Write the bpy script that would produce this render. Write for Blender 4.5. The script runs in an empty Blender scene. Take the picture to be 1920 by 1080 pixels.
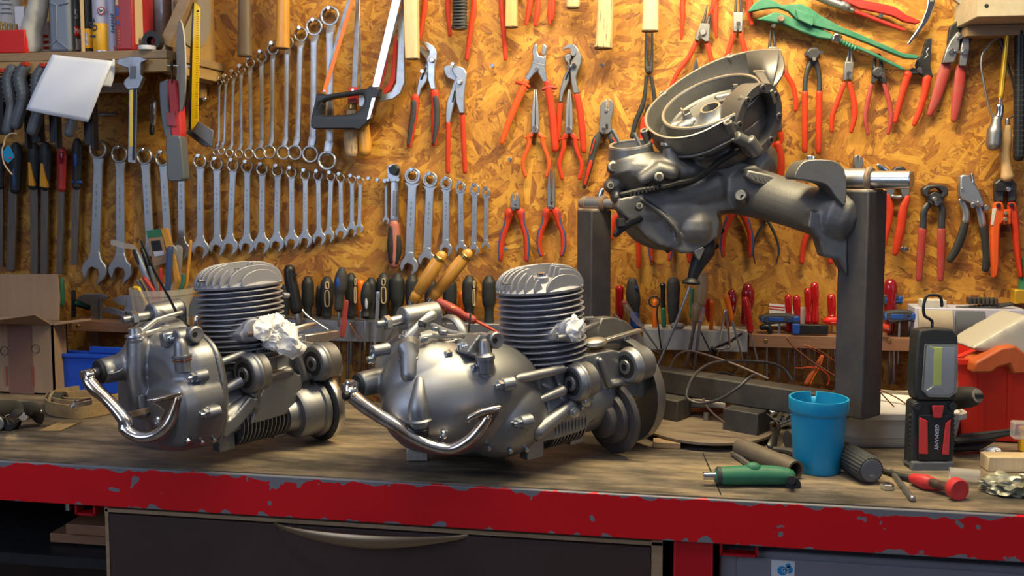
import bpy,bmesh,math,random
from mathutils import Vector,Matrix,Quaternion,noise
S=bpy.context.scene
COL=S.collection
R=math.radians
random.seed(7)
# camera
F=1800.0
YAW,PITCH=R(9.36),R(4.5)
CAM=Vector((0,0,1.4))
PPY=328+F*math.tan(PITCH)
cd=bpy.data.cameras.new('camera');cam=bpy.data.objects.new('camera',cd);COL.objects.link(cam)
cd.sensor_width=36;cd.lens=36*F/1920;cd.shift_y=-(540-PPY)/1920
cd.clip_start=.02;cd.clip_end=50
cam.location=CAM;cam.rotation_euler=(math.pi/2-PITCH,0,YAW)
cd.dof.use_dof=True;cd.dof.focus_distance=1.74;cd.dof.aperture_fstop=5.0
S.camera=cam
S.view_settings.view_transform='Standard';S.view_settings.look='None'
S.view_settings.gamma=1;S.view_settings.use_curve_mapping=False
S.view_settings.exposure=0.0
# world and lamps
wd=bpy.data.worlds.new('world');S.world=wd;wd.use_nodes=True
nt=wd.node_tree;bgn=nt.nodes['Background']
tc=nt.nodes.new('ShaderNodeTexCoord');sx=nt.nodes.new('ShaderNodeSeparateXYZ')
nt.links.new(tc.outputs['Generated'],sx.inputs[0])
cr=nt.nodes.new('ShaderNodeValToRGB');nt.links.new(sx.outputs['Z'],cr.inputs[0])
cr.color_ramp.elements[0].position=.0;cr.color_ramp.elements[0].color=(.035,.032,.035,1)
cr.color_ramp.elements[1].position=.9;cr.color_ramp.elements[1].color=(.30,.32,.38,1)
e=cr.color_ramp.elements.new(.25);e.color=(.10,.105,.13,1)
nt.links.new(cr.outputs[0],bgn.inputs[0]);bgn.inputs[1].default_value=1.0
def lamp(name,loc,target,sx_,sy_,power,col,spread=180):
 l=bpy.data.lights.new(name,'AREA');l.shape='RECTANGLE';l.size=sx_;l.size_y=sy_
 l.energy=power;l.color=col;l.spread=R(spread)
 o=bpy.data.objects.new(name,l);COL.objects.link(o);o.location=loc
 o.rotation_euler=(Vector(target)-Vector(loc)).to_track_quat('-Z','Y').to_euler()
 return o
lamp('bench_tube_lamp',(.06,1.62,2.25),(.08,2.05,1.15),1.0,.10,36,(1,.83,.46))
lamp('ceiling_tube_lamp',(-.35,.75,2.75),(.0,1.7,.9),1.3,.25,9,(1,.93,.84))
lamp('window_daylight',(-1.9,-.9,2.1),(.1,1.8,.95),1.6,1.2,25,(.64,.77,1.0))
lamp('doorway_daylight',(2.6,-1.0,1.8),(.2,1.8,.95),1.2,1.6,10,(.64,.77,1.0))
# measuring
RC=cam.rotation_euler.to_matrix()
def ray(px,py):return RC@Vector(((px-960)/F,-(py-PPY)/F,-1))
def onY(px,py,y):d=ray(px,py);return CAM+d*((y-CAM.y)/d.y)
def onZ(px,py,z):d=ray(px,py);return CAM+d*((z-CAM.z)/d.z)
def onD(px,py,d):return CAM+ray(px,py)*d
WY=2.20
BZ=.90
def bench(px,py):return onZ(px,py,BZ)
# object helpers
def tag(o,label=None,cat=None,group=None,kind=None):
 if label:o['label']=label
 if cat:o['category']=cat
 if group:o['group']=group
 if kind:o['kind']=kind
 return o
def thing(name,loc,label,cat,group=None):
 o=bpy.data.objects.new(name,None);COL.objects.link(o);o.location=loc
 o.empty_display_size=.02
 return tag(o,label,cat,group)
def wloc(o):
 v=Vector((0,0,0))
 while o:v+=Vector(o.location);o=o.parent
 return v
def crom(pts,n=6,closed=False):
 """Catmull-Rom through tuples of any length"""
 P=[tuple(map(float,p))for p in pts];out=[]
 m=len(P);segs=m if closed else m-1
 for i in range(segs):
  if closed:a,b,c,d=P[(i-1)%m],P[i],P[(i+1)%m],P[(i+2)%m]
  else:a,b,c,d=P[max(i-1,0)],P[i],P[i+1],P[min(i+2,m-1)]
  for k in range(n):
   t=k/n
   out.append(tuple(.5*((2*q1)+(-q0+q2)*t+(2*q0-5*q1+4*q2-q3)*t*t+(-q0+3*q1-3*q2+q3)*t**3)for q0,q1,q2,q3 in zip(a,b,c,d)))
 if not closed:out.append(P[-1])
 return out
class MB:
 def __init__(s):s.v=[];s.f=[];s.mi=[];s.cm=0
 def add(s,vs,fs):
  o=len(s.v);s.v+=[Vector(v)for v in vs]
  s.f+=[tuple(o+i for i in f)for f in fs];s.mi+=[s.cm]*len(fs);return s
 def box(s,c,d,M=None):
  c=Vector(c);x,y,z=d[0]/2,d[1]/2,d[2]/2
  vs=[Vector((i*x,j*y,k*z))for i in(-1,1)for j in(-1,1)for k in(-1,1)]
  if M is not None:vs=[M@v for v in vs]
  return s.add([c+v for v in vs],[(0,1,3,2),(4,6,7,5),(0,4,5,1),(2,3,7,6),(0,2,6,4),(1,5,7,3)])
 def beam(s,a,b,w,h,up=(0,0,1)):
  a=Vector(a);b=Vector(b);t=(b-a);L=t.length;t.normalize();u=Vector(up)
  sd=t.cross(u).normalized();u=sd.cross(t)
  M=Matrix((t,sd,u)).transposed()
  return s.box((a+b)/2,(L,w,h),M)
 def prism(s,base,off):
  """base: ring of 3D points, off: extrusion vector"""
  n=len(base);off=Vector(off)
  vs=[Vector(p)for p in base]+[Vector(p)+off for p in base]
  fs=[tuple(range(n))[::-1],tuple(range(n,2*n))]+[(i,(i+1)%n,n+(i+1)%n,n+i)for i in range(n)]
  return s.add(vs,fs)
 def rings(s,rs,cap0=True,cap1=True,close=True):
  n=len(rs[0]);vs=[p for r in rs for p in r];fs=[]
  for k in range(len(rs)-1):
   for i in range(n if close else n-1):
    j=(i+1)%n;fs.append((k*n+i,k*n+j,(k+1)*n+j,(k+1)*n+i))
  if cap0:fs.append(tuple(range(n))[::-1])
  if cap1:fs.append(tuple(range((len(rs)-1)*n,len(rs)*n)))
  return s.add(vs,fs)
 def lathe(s,o,ax,prof,n=24,cap0=True,cap1=True,sx=1,ref=None):
  """prof: (distance along axis, radius)"""
  o=Vector(o);ax=Vector(ax).normalized()
  r=Vector(ref)if ref else(Vector((0,0,1))if abs(ax.z)<.9 else Vector((1,0,0)))
  u=(r-ax*r.dot(ax)).normalized();w=ax.cross(u)
  rs=[[o+ax*h+(u*math.cos(2*math.pi*i/n)*sx+w*math.sin(2*math.pi*i/n))*q for i in range(n)]for h,q in prof]
  return s.rings(rs,cap0,cap1)
 def cyl(s,a,b,r,r2=None,n=20,bev=.12):
  a=Vector(a);b=Vector(b);L=(b-a).length;r2=r if r2 is None else r2
  e=min(r,r2)*bev
  return s.lathe(a,b-a,[(0,r-e),(e,r),(L-e,r2),(L,r2-e)],n)
 def ball(s,c,r,n=16,M=None):
  if not hasattr(r,'__len__'):r=(r,r,r)
  rs=[]
  for k in range(1,n//2):
   t=math.pi*k/(n//2)
   ring=[]
   for i in range(n):
    p=Vector((r[0]*math.sin(t)*math.cos(2*math.pi*i/n),r[1]*math.sin(t)*math.sin(2*math.pi*i/n),-r[2]*math.cos(t)))
    ring.append(Vector(c)+(M@p if M is not None else p))
   rs.append(ring)
  return s.rings(rs)
 def tube(s,pts,rad,up=(0,1,0),flat=1.0,n=12,cap=True,sq=0):
  """sweep; rad list or number (half width); flat: thickness/width; rounded ends"""
  P=[Vector(p)for p in pts];m=len(P)
  rr=list(rad)if hasattr(rad,'__len__')else[rad]*m
  T=[(P[min(i+1,m-1)]-P[max(i-1,0)]).normalized()for i in range(m)]
  up=Vector(up);U=[];prev=None
  for t in T:
   q=up if prev is None else prev
   u=q-t*q.dot(t)
   if u.length<1e-4:u=Vector((1,0,.3))-t*Vector((1,0,.3)).dot(t)
   u.normalize();U.append(u)
   if up.length<.5 or True:prev=up if abs(t.dot(up))<.93 else u
  rs=[]
  def ring(c,t,u,r):
   sd=t.cross(u);o=[]
   for i in range(n):
    a=2*math.pi*(i+.5)/n;ca,sa=math.cos(a),math.sin(a)
    if sq:k=(abs(ca)**sq+abs(sa)**sq)**(-1/sq);ca*=k;sa*=k
    o.append(c+sd*(ca*r)+u*(sa*r*flat))
   return o
  if cap:
   for q in(.35,.75):rs.append(ring(P[0]-T[0]*rr[0]*.8*math.sqrt(1-q*q),T[0],U[0],rr[0]*q))
  for i in range(m):rs.append(ring(P[i],T[i],U[i],rr[i]))
  if cap:
   for q in(.75,.35):rs.append(ring(P[-1]+T[-1]*rr[-1]*.8*math.sqrt(1-q*q),T[-1],U[-1],rr[-1]*q))
  return s.rings(rs)
 def torus(s,c,ax,R0,r,n=32,m=10,flat=1):
  c=Vector(c);ax=Vector(ax).normalized();q=Vector((0,0,1))if abs(ax.z)<.9 else Vector((1,0,0))
  u=(q-ax*q.dot(ax)).normalized();w=ax.cross(u);vs=[];fs=[]
  for i in range(n):
   d=u*math.cos(2*math.pi*i/n)+w*math.sin(2*math.pi*i/n)
   for j in range(m):
    b=2*math.pi*j/m;vs.append(c+d*(R0+r*math.cos(b))+ax*r*flat*math.sin(b))
  for i in range(n):
   for j in range(m):
    a,b2=(i+1)%n,(j+1)%m;fs.append((i*m+j,a*m+j,a*m+b2,i*m+b2))
  return s.add(vs,fs)
 def build(s,name,mat,parent=None,bev=0,seg=2,ang=38,smooth=True,label=None,vox=0,sm=0,sub=0,kind=None,cat=None,group=None):
  base=wloc(parent)if parent else Vector((0,0,0))
  if parent is None and s.v:
   lo=Vector((min(v.x for v in s.v)+max(v.x for v in s.v),min(v.y for v in s.v)+max(v.y for v in s.v),0))/2
   lo.z=min(v.z for v in s.v);base=lo
  me=bpy.data.meshes.new(name);me.from_pydata([tuple(v-base)for v in s.v],[],s.f)
  mats=mat if isinstance(mat,(list,tuple))else[mat]
  for m in mats:me.materials.append(m)
  if len(mats)>1:
   for p,i in zip(me.polygons,s.mi):p.material_index=i
  bm=bmesh.new();bm.from_mesh(me);bmesh.ops.recalc_face_normals(bm,faces=bm.faces);bm.to_mesh(me);bm.free()
  if smooth:
   for p in me.polygons:p.use_smooth=True
   if not vox and not sub:me.set_sharp_from_angle(angle=R(ang))
  o=bpy.data.objects.new(name,me);COL.objects.link(o)
  if parent:o.parent=parent
  else:o.location=base
  if vox:
   m=o.modifiers.new('r','REMESH');m.mode='VOXEL';m.voxel_size=vox;m.use_smooth_shade=True
   if sm:m=o.modifiers.new('s','SMOOTH');m.factor=.5;m.iterations=sm
  if bev:
   m=o.modifiers.new('b','BEVEL');m.width=bev;m.segments=seg;m.limit_method='ANGLE';m.angle_limit=R(35);m.harden_normals=False
  if sub:
   m=o.modifiers.new('u','SUBSURF');m.levels=sub;m.render_levels=sub
  tag(o,label,cat,group,kind)
  return o
def text_mesh(body,size,depth,name,mat,parent,origin,xdir,ydir,label=None):
 cu=bpy.data.curves.new('t','FONT');cu.body=body;cu.size=size;cu.extrude=depth;cu.resolution_u=2
 cu.align_x='CENTER';cu.align_y='CENTER'
 t=bpy.data.objects.new('t',cu);COL.objects.link(t)
 dg=bpy.context.evaluated_depsgraph_get();me0=t.evaluated_get(dg).to_mesh()
 x=Vector(xdir).normalized();y=Vector(ydir).normalized();z=x.cross(y)
 b=MB();b.add([Vector(origin)+x*v.co.x+y*v.co.y+z*v.co.z for v in me0.vertices],[tuple(p.vertices)for p in me0.polygons])
 t.evaluated_get(dg).to_mesh_clear();bpy.data.objects.remove(t)
 return b.build(name,mat,parent,smooth=False,label=label)
# materials
def mat(name,col,rough=.5,metal=0.0,var=0.0,vscale=40,vcol=None,bump=0.0,bscale=200,trans=0,coat=0,alpha=1,spec=.5,ior=1.45,emit=0,stretch=None,thr=None):
 m=bpy.data.materials.new(name);m.use_nodes=True;n=m.node_tree;b=n.nodes['Principled BSDF']
 b.inputs['Base Color'].default_value=(*col,1);b.inputs['Roughness'].default_value=rough
 b.inputs['Metallic'].default_value=metal;b.inputs['Transmission Weight'].default_value=trans
 b.inputs['Coat Weight'].default_value=coat;b.inputs['Alpha'].default_value=alpha
 b.inputs['Specular IOR Level'].default_value=spec;b.inputs['IOR'].default_value=ior
 if emit:b.inputs['Emission Color'].default_value=(*col,1);b.inputs['Emission Strength'].default_value=emit
 if var or bump:
  t=n.nodes.new('ShaderNodeTexCoord');mp=n.nodes.new('ShaderNodeMapping');n.links.new(t.outputs['Object'],mp.inputs[0])
  if stretch:mp.inputs['Scale'].default_value=stretch
 if var:
  a=n.nodes.new('ShaderNodeTexNoise');a.inputs['Scale'].default_value=vscale;a.inputs['Detail'].default_value=6;a.inputs['Roughness'].default_value=.65
  n.links.new(mp.outputs[0],a.inputs[0])
  r=n.nodes.new('ShaderNodeValToRGB');lo,hi=thr or(.38,.66)
  r.color_ramp.elements[0].position=lo;r.color_ramp.elements[1].position=hi
  c2=vcol or tuple(c*.35 for c in col)
  r.color_ramp.elements[0].color=(*col,1);r.color_ramp.elements[1].color=tuple(c*(1-var)+d*var for c,d in zip(col,c2))+(1,)
  n.links.new(a.outputs[0],r.inputs[0]);n.links.new(r.outputs[0],b.inputs['Base Color'])
  mr=n.nodes.new('ShaderNodeMapRange');mr.inputs['To Min'].default_value=max(rough-.06,.02);mr.inputs['To Max'].default_value=min(rough+.16,1)
  n.links.new(a.outputs[0],mr.inputs[0]);n.links.new(mr.outputs[0],b.inputs['Roughness'])
 if bump:
  a2=n.nodes.new('ShaderNodeTexNoise');a2.inputs['Scale'].default_value=bscale;a2.inputs['Detail'].default_value=4
  n.links.new(mp.outputs[0],a2.inputs[0])
  bp=n.nodes.new('ShaderNodeBump');bp.inputs['Strength'].default_value=bump;bp.inputs['Distance'].default_value=.002
  n.links.new(a2.outputs[0],bp.inputs['Height']);n.links.new(bp.outputs[0],b.inputs['Normal'])
 return m
M={}
def mk(k,*a,**kw):M[k]=mat(k,*a,**kw)
mk('wrench',(.50,.51,.54),.34,.92,.35,30,(.22,.22,.24))
mk('chrome',(.78,.78,.80),.12,1,.3,20,(.35,.3,.25))
mk('chrome_worn',(.72,.70,.68),.13,1,.8,28,(.42,.26,.13),thr=(.42,.62))
mk('bright',(.62,.63,.66),.25,.95,.2,60)
mk('zinc',(.66,.70,.74),.22,1)
mk('steel',(.34,.34,.36),.38,.9,.4,40)
mk('darksteel',(.085,.085,.095),.42,.75,.4,40)
mk('blacksteel',(.03,.03,.035),.45,.5,.3,30)
mk('filesteel',(.13,.12,.12),.45,.75,.7,50,(.25,.18,.12),stretch=(3,3,.3))
mk('rust',(.17,.10,.07),.65,.35,.8,45,(.30,.27,.24))
mk('alu',(.30,.305,.33),.43,.9,.35,16,(.20,.20,.225),bump=.10,bscale=350)
mk('alu_smooth',(.30,.305,.33),.41,.95,.35,9,(.22,.22,.24),bump=.04,bscale=90)
mk('alu_fin',(.36,.365,.42),.5,.6,.25,25,(.25,.25,.30),bump=.10,bscale=400)
mk('alu_dark',(.19,.188,.195),.47,.8,.55,14,(.13,.125,.12),bump=.15,bscale=250)
mk('alu_edge',(.62,.60,.56),.32,.9,.2,30)
mk('castiron',(.05,.048,.05),.55,.45,.5,25,(.12,.10,.085),bump=.1,bscale=200)
mk('postpaint',(.062,.060,.070),.50,.35,.45,18,(.13,.11,.10),bump=.06,bscale=150)
mk('redgrip',(.50,.036,.010),.45,0,.25,30,spec=.4)
mk('orangegrip',(.60,.085,.012),.40,0,.15,30)
mk('dullred',(.33,.03,.028),.5,0,.4,30,(.22,.10,.08))
mk('yellowgrip',(.80,.34,.02),.4)
mk('bluegrip',(.035,.07,.19),.45)
mk('greygrip',(.040,.040,.045),.6,0,.2,60)
mk('blackgrip',(.016,.018,.020),.5,0,.3,50,(.03,.03,.032))
mk('blackplastic',(.012,.012,.014),.35)
mk('cream',(.55,.40,.24),.5)
mk('blueplastic',(.015,.07,.33),.35,0,.1,10)
mk('bluebox',(.008,.07,.50),.42,0,.1,10)
mk('cyan',(.006,.24,.48),.38,0,.18,12,(.004,.17,.36))
mk('redplastic',(.70,.015,.008),.35,0,.1,20)
mk('redclear',(.40,.006,.008),.14,0,.1,20,coat=.6)
mk('darkredclear',(.22,.006,.012),.16,coat=.6)
mk('pinkgrip',(.40,.13,.10),.5)
mk('orangeplastic',(.85,.16,.01),.35)
mk('crate',(.62,.022,.010),.42,0,.2,8,(.55,.02,.01))
mk('crateorange',(.42,.085,.02),.5,0,.3,18)
mk('greenpaint',(.028,.17,.105),.42,.1,.5,40,(.10,.24,.17))
mk('greengrip',(.025,.15,.085),.5,0,.2,30)
mk('redpaint',(.46,.02,.02),.4,.1,.5,50,(.30,.05,.04))
mk('whiteplastic',(.55,.53,.50),.5,0,.5,10,(.38,.34,.29),thr=(.45,.7))
mk('white',(.78,.78,.80),.6)
mk('paper',(.84,.85,.92),.7,bump=.1,bscale=20)
mk('tissue',(.84,.84,.86),.8,bump=.2,bscale=120)
mk('clear',(.80,.80,.78),.12,trans=.85,alpha=.55)
mk('clearpink',(.70,.60,.62),.12,trans=.7,alpha=.8)
mk('frost',(.68,.66,.62),.3,trans=.35,alpha=.42)
mk('bag',(.48,.45,.40),.35,trans=.15,alpha=.93,bump=.5,bscale=25)
mk('yellow',(.82,.52,.01),.4)
mk('canyellow',(.80,.42,.03),.35)
mk('bottlegrey',(.20,.23,.29),.42)
mk('lav',(.45,.45,.58),.4)
mk('oilred',(.34,.025,.03),.35)
mk('lampred',(.50,.03,.035),.5)
mk('lamplime',(.62,.75,.06),.5)
mk('label_grey',(.10,.12,.13),.6)
mk('beige',(.42,.36,.27),.6,0,.3,20)
mk('stone',(.48,.44,.36),.85,0,.3,60,bump=.2)
mk('discgrey',(.27,.235,.20),.8,bump=.1)
mk('strap',(.34,.23,.11),.85,0,.6,90,(.20,.13,.06),bump=.6,bscale=500)
mk('strapdark',(.045,.04,.03),.85,bump=.5,bscale=400)
mk('copper',(.60,.22,.10),.3,1)
mk('cable',(.03,.03,.034),.45)
mk('wire',(.15,.10,.09),.5)
mk('lead',(.50,.47,.42),.45,.7,.4,60,bump=.3,bscale=150)
mk('black',(.006,.006,.007),.6)
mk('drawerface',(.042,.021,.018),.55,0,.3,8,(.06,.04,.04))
mk('grey_cab',(.20,.20,.235),.5,0,.2,12)
mk('greydrawer',(.10,.11,.125),.35)
mk('redenamel',(.44,.005,.012),.3,0,.2,6)
mk('brass',(.45,.30,.10),.3,.9)
mk('brasshandle',(.30,.22,.14),.38,.85)
mk('gold',(.72,.42,.04),.3,.6)
mk('glassled',(.55,.57,.60),.08,trans=.75,alpha=.45)
mk('reflector',(.48,.50,.54),.25,.8)
mk('meshbrown',(.12,.05,.02),.6)
mk('sticker',(.62,.64,.70),.5)
mk('stickerblue',(.02,.25,.55),.5)
def woodmat(k,c1,c2,sc=18,stretch=(1,1,12),rough=.55,dark=None):
 m=bpy.data.materials.new(k);m.use_nodes=True;n=m.node_tree;b=n.nodes['Principled BSDF']
 t=n.nodes.new('ShaderNodeTexCoord');mp=n.nodes.new('ShaderNodeMapping');n.links.new(t.outputs['Object'],mp.inputs[0]);mp.inputs['Scale'].default_value=stretch
 a=n.nodes.new('ShaderNodeTexNoise');a.inputs['Scale'].default_value=sc;a.inputs['Detail'].default_value=8;a.inputs['Roughness'].default_value=.7;n.links.new(mp.outputs[0],a.inputs[0])
 r=n.nodes.new('ShaderNodeValToRGB');r.color_ramp.elements[0].position=.3;r.color_ramp.elements[1].position=.7
 r.color_ramp.elements[0].color=(*c1,1);r.color_ramp.elements[1].color=(*c2,1)
 if dark:q=r.color_ramp.elements.new(.56);q.color=(*c1,1);q=r.color_ramp.elements.new(.60);q.color=(*dark,1);r.color_ramp.elements[-1].color=(*dark,1)
 n.links.new(a.outputs[0],r.inputs[0]);n.links.new(r.outputs[0],b.inputs['Base Color']);b.inputs['Roughness'].default_value=rough
 bp=n.nodes.new('ShaderNodeBump');bp.inputs['Strength'].default_value=.15;bp.inputs['Distance'].default_value=.001
 n.links.new(a.outputs[0],bp.inputs['Height']);n.links.new(bp.outputs[0],b.inputs['Normal'])
 M[k]=m
woodmat('handlewood',(.54,.34,.15),(.42,.23,.08),stretch=(12,12,1))
woodmat('handlepale',(.62,.48,.30),(.52,.37,.20),stretch=(12,12,1))
woodmat('handleworn',(.52,.35,.19),(.30,.18,.08),stretch=(14,14,1.1),dark=(.05,.045,.05))
woodmat('handledark',(.13,.09,.06),(.05,.035,.03),stretch=(9,9,1),dark=(.20,.13,.07))
woodmat('honey',(.62,.31,.055),(.48,.21,.03),sc=10,stretch=(6,6,2),rough=.3)
woodmat('honeypale',(.50,.34,.18),(.38,.22,.09),sc=10,stretch=(6,6,2),rough=.4)
woodmat('ply',(.42,.27,.13),(.26,.155,.07),sc=14,stretch=(1,1,22))
woodmat('plyface',(.46,.29,.11),(.38,.22,.08),sc=8,stretch=(1,1,3))
woodmat('strip',(.28,.14,.075),(.20,.09,.05),sc=14,stretch=(1,6,10))
woodmat('board',(.36,.24,.14),(.22,.14,.08),sc=12,stretch=(1,6,6))
woodmat('endgrain',(.50,.28,.11),(.30,.15,.05),sc=30,stretch=(1,1,1))
woodmat('cardboard',(.34,.22,.14),(.28,.175,.105),sc=6,stretch=(8,8,1),rough=.8)
woodmat('plate_wood',(.20,.15,.105),(.11,.08,.06),sc=10,stretch=(1,4,4),rough=.7)
mk('end_dark',(.10,.06,.035),.8)
# wall of chipboard
def chipboard():
 m=bpy.data.materials.new('chipboard');m.use_nodes=True;n=m.node_tree;L=n.links;N=n.nodes.new;b=n.nodes['Principled BSDF']
 tc=N('ShaderNodeTexCoord')
 def layer(off,cell,sx,sz,seed):
  mp=N('ShaderNodeMapping');mp.inputs['Location'].default_value=off;L.new(tc.outputs['Object'],mp.inputs[0])
  wn=N('ShaderNodeTexNoise');wn.inputs['Scale'].default_value=9;L.new(mp.outputs[0],wn.inputs[0])
  ad=N('ShaderNodeMixRGB');ad.blend_type='ADD';ad.inputs[0].default_value=.10;L.new(mp.outputs[0],ad.inputs[1]);L.new(wn.outputs['Color'],ad.inputs[2])
  v=N('ShaderNodeTexVoronoi');v.inputs['Scale'].default_value=cell;L.new(ad.outputs[0],v.inputs['Vector'])
  s=N('ShaderNodeSeparateColor');L.new(v.outputs['Color'],s.inputs[0])
  mu=N('ShaderNodeMath');mu.operation='MULTIPLY';mu.inputs[1].default_value=seed;L.new(s.outputs[0],mu.inputs[0])
  vr=N('ShaderNodeVectorRotate');vr.rotation_type='Y_AXIS';L.new(mp.outputs[0],vr.inputs['Vector']);L.new(mu.outputs[0],vr.inputs['Angle'])
  sc=N('ShaderNodeMapping');sc.inputs['Scale'].default_value=(sx,1,sz);L.new(vr.outputs[0],sc.inputs[0])
  f=N('ShaderNodeTexVoronoi');f.inputs['Scale'].default_value=1;L.new(sc.outputs[0],f.inputs['Vector'])
  g=N('ShaderNodeTexNoise');g.inputs['Scale'].default_value=3.2;g.inputs['Detail'].default_value=9;g.inputs['Roughness'].default_value=.72;L.new(sc.outputs[0],g.inputs[0])
  fs=N('ShaderNodeSeparateColor');L.new(f.outputs['Color'],fs.inputs[0])
  return fs.outputs[0],fs.outputs[1],g.outputs[0],f.outputs['Distance']
 a=layer((3.1,0,1.7),10,17,60,6.5)
 c=layer((7.7,0,5.2),15,26,90,9.1)
 d=layer((1.3,0,8.8),26,60,230,12.0)
 def math_(op,x,y):
  q=N('ShaderNodeMath');q.operation=op
  for i,z in enumerate((x,y)):
   if isinstance(z,(int,float)):q.inputs[i].default_value=z
   else:L.new(z,q.inputs[i])
  return q.outputs[0]
 sel=math_('GREATER_THAN',a[1],.42);sel2=math_('GREATER_THAN',c[1],.55)
 def mix(f,x,y):
  q=N('ShaderNodeMix');q.data_type='FLOAT';L.new(f,q.inputs[0]);L.new(x,q.inputs[2]);L.new(y,q.inputs[3]);return q.outputs[0]
 t1=mix(sel2,d[0],c[0]);tone=mix(sel,t1,a[0])
 g1=mix(sel2,d[2],c[2]);grain=mix(sel,g1,a[2])
 big=N('ShaderNodeTexNoise');big.inputs['Scale'].default_value=5;big.inputs['Detail'].default_value=3;L.new(tc.outputs['Object'],big.inputs[0])
 v=math_('ADD',math_('MULTIPLY',tone,.36),math_('MULTIPLY',grain,.60))
 v=math_('ADD',v,math_('MULTIPLY',math_('SUBTRACT',big.outputs[0],.5),.35))
 r=N('ShaderNodeValToRGB');L.new(v,r.inputs[0]);E_=r.color_ramp.elements
 E_[0].position=.20;E_[0].color=(.10,.030,.006,1);E_[1].position=.88;E_[1].color=(.70,.43,.085,1)
 for p,cc in((.34,(.27,.096,.013)),(.48,(.40,.166,.021)),(.64,(.54,.262,.032))):
  q=E_.new(p);q.color=(*cc,1)
 fn=N('ShaderNodeTexNoise');fn.inputs['Scale'].default_value=55;fn.inputs['Detail'].default_value=6;fn.inputs['Roughness'].default_value=.7
 mm=N('ShaderNodeMapping');mm.inputs['Scale'].default_value=(.6,1,1.7);L.new(tc.outputs['Object'],mm.inputs[0]);L.new(mm.outputs[0],fn.inputs[0])
 dk=math_('MAXIMUM',math_('MULTIPLY',math_('LESS_THAN',fn.outputs[0],.35),.8),math_('MULTIPLY',math_('LESS_THAN',grain,.345),.62))
 mx=N('ShaderNodeMixRGB');L.new(dk,mx.inputs[0]);L.new(r.outputs[0],mx.inputs[1]);mx.inputs[2].default_value=(.05,.018,.008,1)
 gn=N('ShaderNodeTexNoise');gn.inputs['Scale'].default_value=3.2;gn.inputs['Detail'].default_value=6
 gm=N('ShaderNodeMapping');gm.inputs['Location'].default_value=(4.4,0,2.2);L.new(tc.outputs['Object'],gm.inputs[0]);L.new(gm.outputs[0],gn.inputs[0])
 gr=N('ShaderNodeMapRange');gr.inputs['From Min'].default_value=.55;gr.inputs['From Max'].default_value=.70;gr.inputs['To Max'].default_value=.35;L.new(gn.outputs[0],gr.inputs[0])
 m2=N('ShaderNodeMixRGB');L.new(gr.outputs[0],m2.inputs[0]);L.new(mx.outputs[0],m2.inputs[1]);m2.inputs[2].default_value=(.14,.075,.045,1)
 L.new(m2.outputs[0],b.inputs['Base Color']);b.inputs['Roughness'].default_value=.55
 bp=N('ShaderNodeBump');bp.inputs['Strength'].default_value=.7;bp.inputs['Distance'].default_value=.002;L.new(v,bp.inputs['Height']);L.new(bp.outputs[0],b.inputs['Normal'])
 M['osb']=m
chipboard()
b=MB().box((0,WY+.009,1.35),(5,.018,2.7));b.build('wall_back',M['osb'],kind='structure',smooth=False)
mk('concrete',(.16,.155,.15),.8,0,.4,6,bump=.2,bscale=60)
b=MB().box((0,.2,-.03),(5,4.036,.06));b.build('floor',M['concrete'],kind='structure',smooth=False)
# work bench
FY=bench(960,913.5).y
BY=FY+.52
def benchtop_mat():
 m=bpy.data.materials.new('benchtop');m.use_nodes=True;n=m.node_tree;L=n.links;N=n.nodes.new;b=n.nodes['Principled BSDF']
 tc=N('ShaderNodeTexCoord');mp=N('ShaderNodeMapping');mp.inputs['Scale'].default_value=(.6,2.0,1);L.new(tc.outputs['Object'],mp.inputs[0])
 a=N('ShaderNodeTexNoise');a.inputs['Scale'].default_value=5;a.inputs['Detail'].default_value=9;a.inputs['Roughness'].default_value=.68;L.new(mp.outputs[0],a.inputs[0])
 r=N('ShaderNodeValToRGB');L.new(a.outputs[0],r.inputs[0]);e=r.color_ramp.elements
 e[0].position=.36;e[0].color=(.055,.045,.036,1);e[1].position=.68;e[1].color=(.31,.24,.155,1)
 for p,cc in((.45,(.11,.09,.072)),(.52,(.20,.155,.11)),(.60,(.27,.205,.13))):q=e.new(p);q.color=(*cc,1)
 g=N('ShaderNodeTexNoise');g.inputs['Scale'].default_value=16;g.inputs['Detail'].default_value=8
 m2=N('ShaderNodeMapping');m2.inputs['Scale'].default_value=(1,4,1);L.new(tc.outputs['Object'],m2.inputs[0]);L.new(m2.outputs[0],g.inputs[0])
 gr=N('ShaderNodeMapRange');gr.inputs['From Min'].default_value=.35;gr.inputs['From Max'].default_value=.65;gr.inputs['To Min'].default_value=.65;gr.inputs['To Max'].default_value=1.15;L.new(g.outputs[0],gr.inputs[0])
 mx=N('ShaderNodeMixRGB');mx.blend_type='MULTIPLY';mx.inputs[0].default_value=1;L.new(r.outputs[0],mx.inputs[1]);L.new(gr.outputs[0],mx.inputs[2])
 L.new(mx.outputs[0],b.inputs['Base Color']);b.inputs['Roughness'].default_value=.5
 bp=N('ShaderNodeBump');bp.inputs['Strength'].default_value=.12;bp.inputs['Distance'].default_value=.001;L.new(g.outputs[0],bp.inputs['Height']);L.new(bp.outputs[0],b.inputs['Normal'])
 M['benchtop']=m
benchtop_mat()
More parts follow.
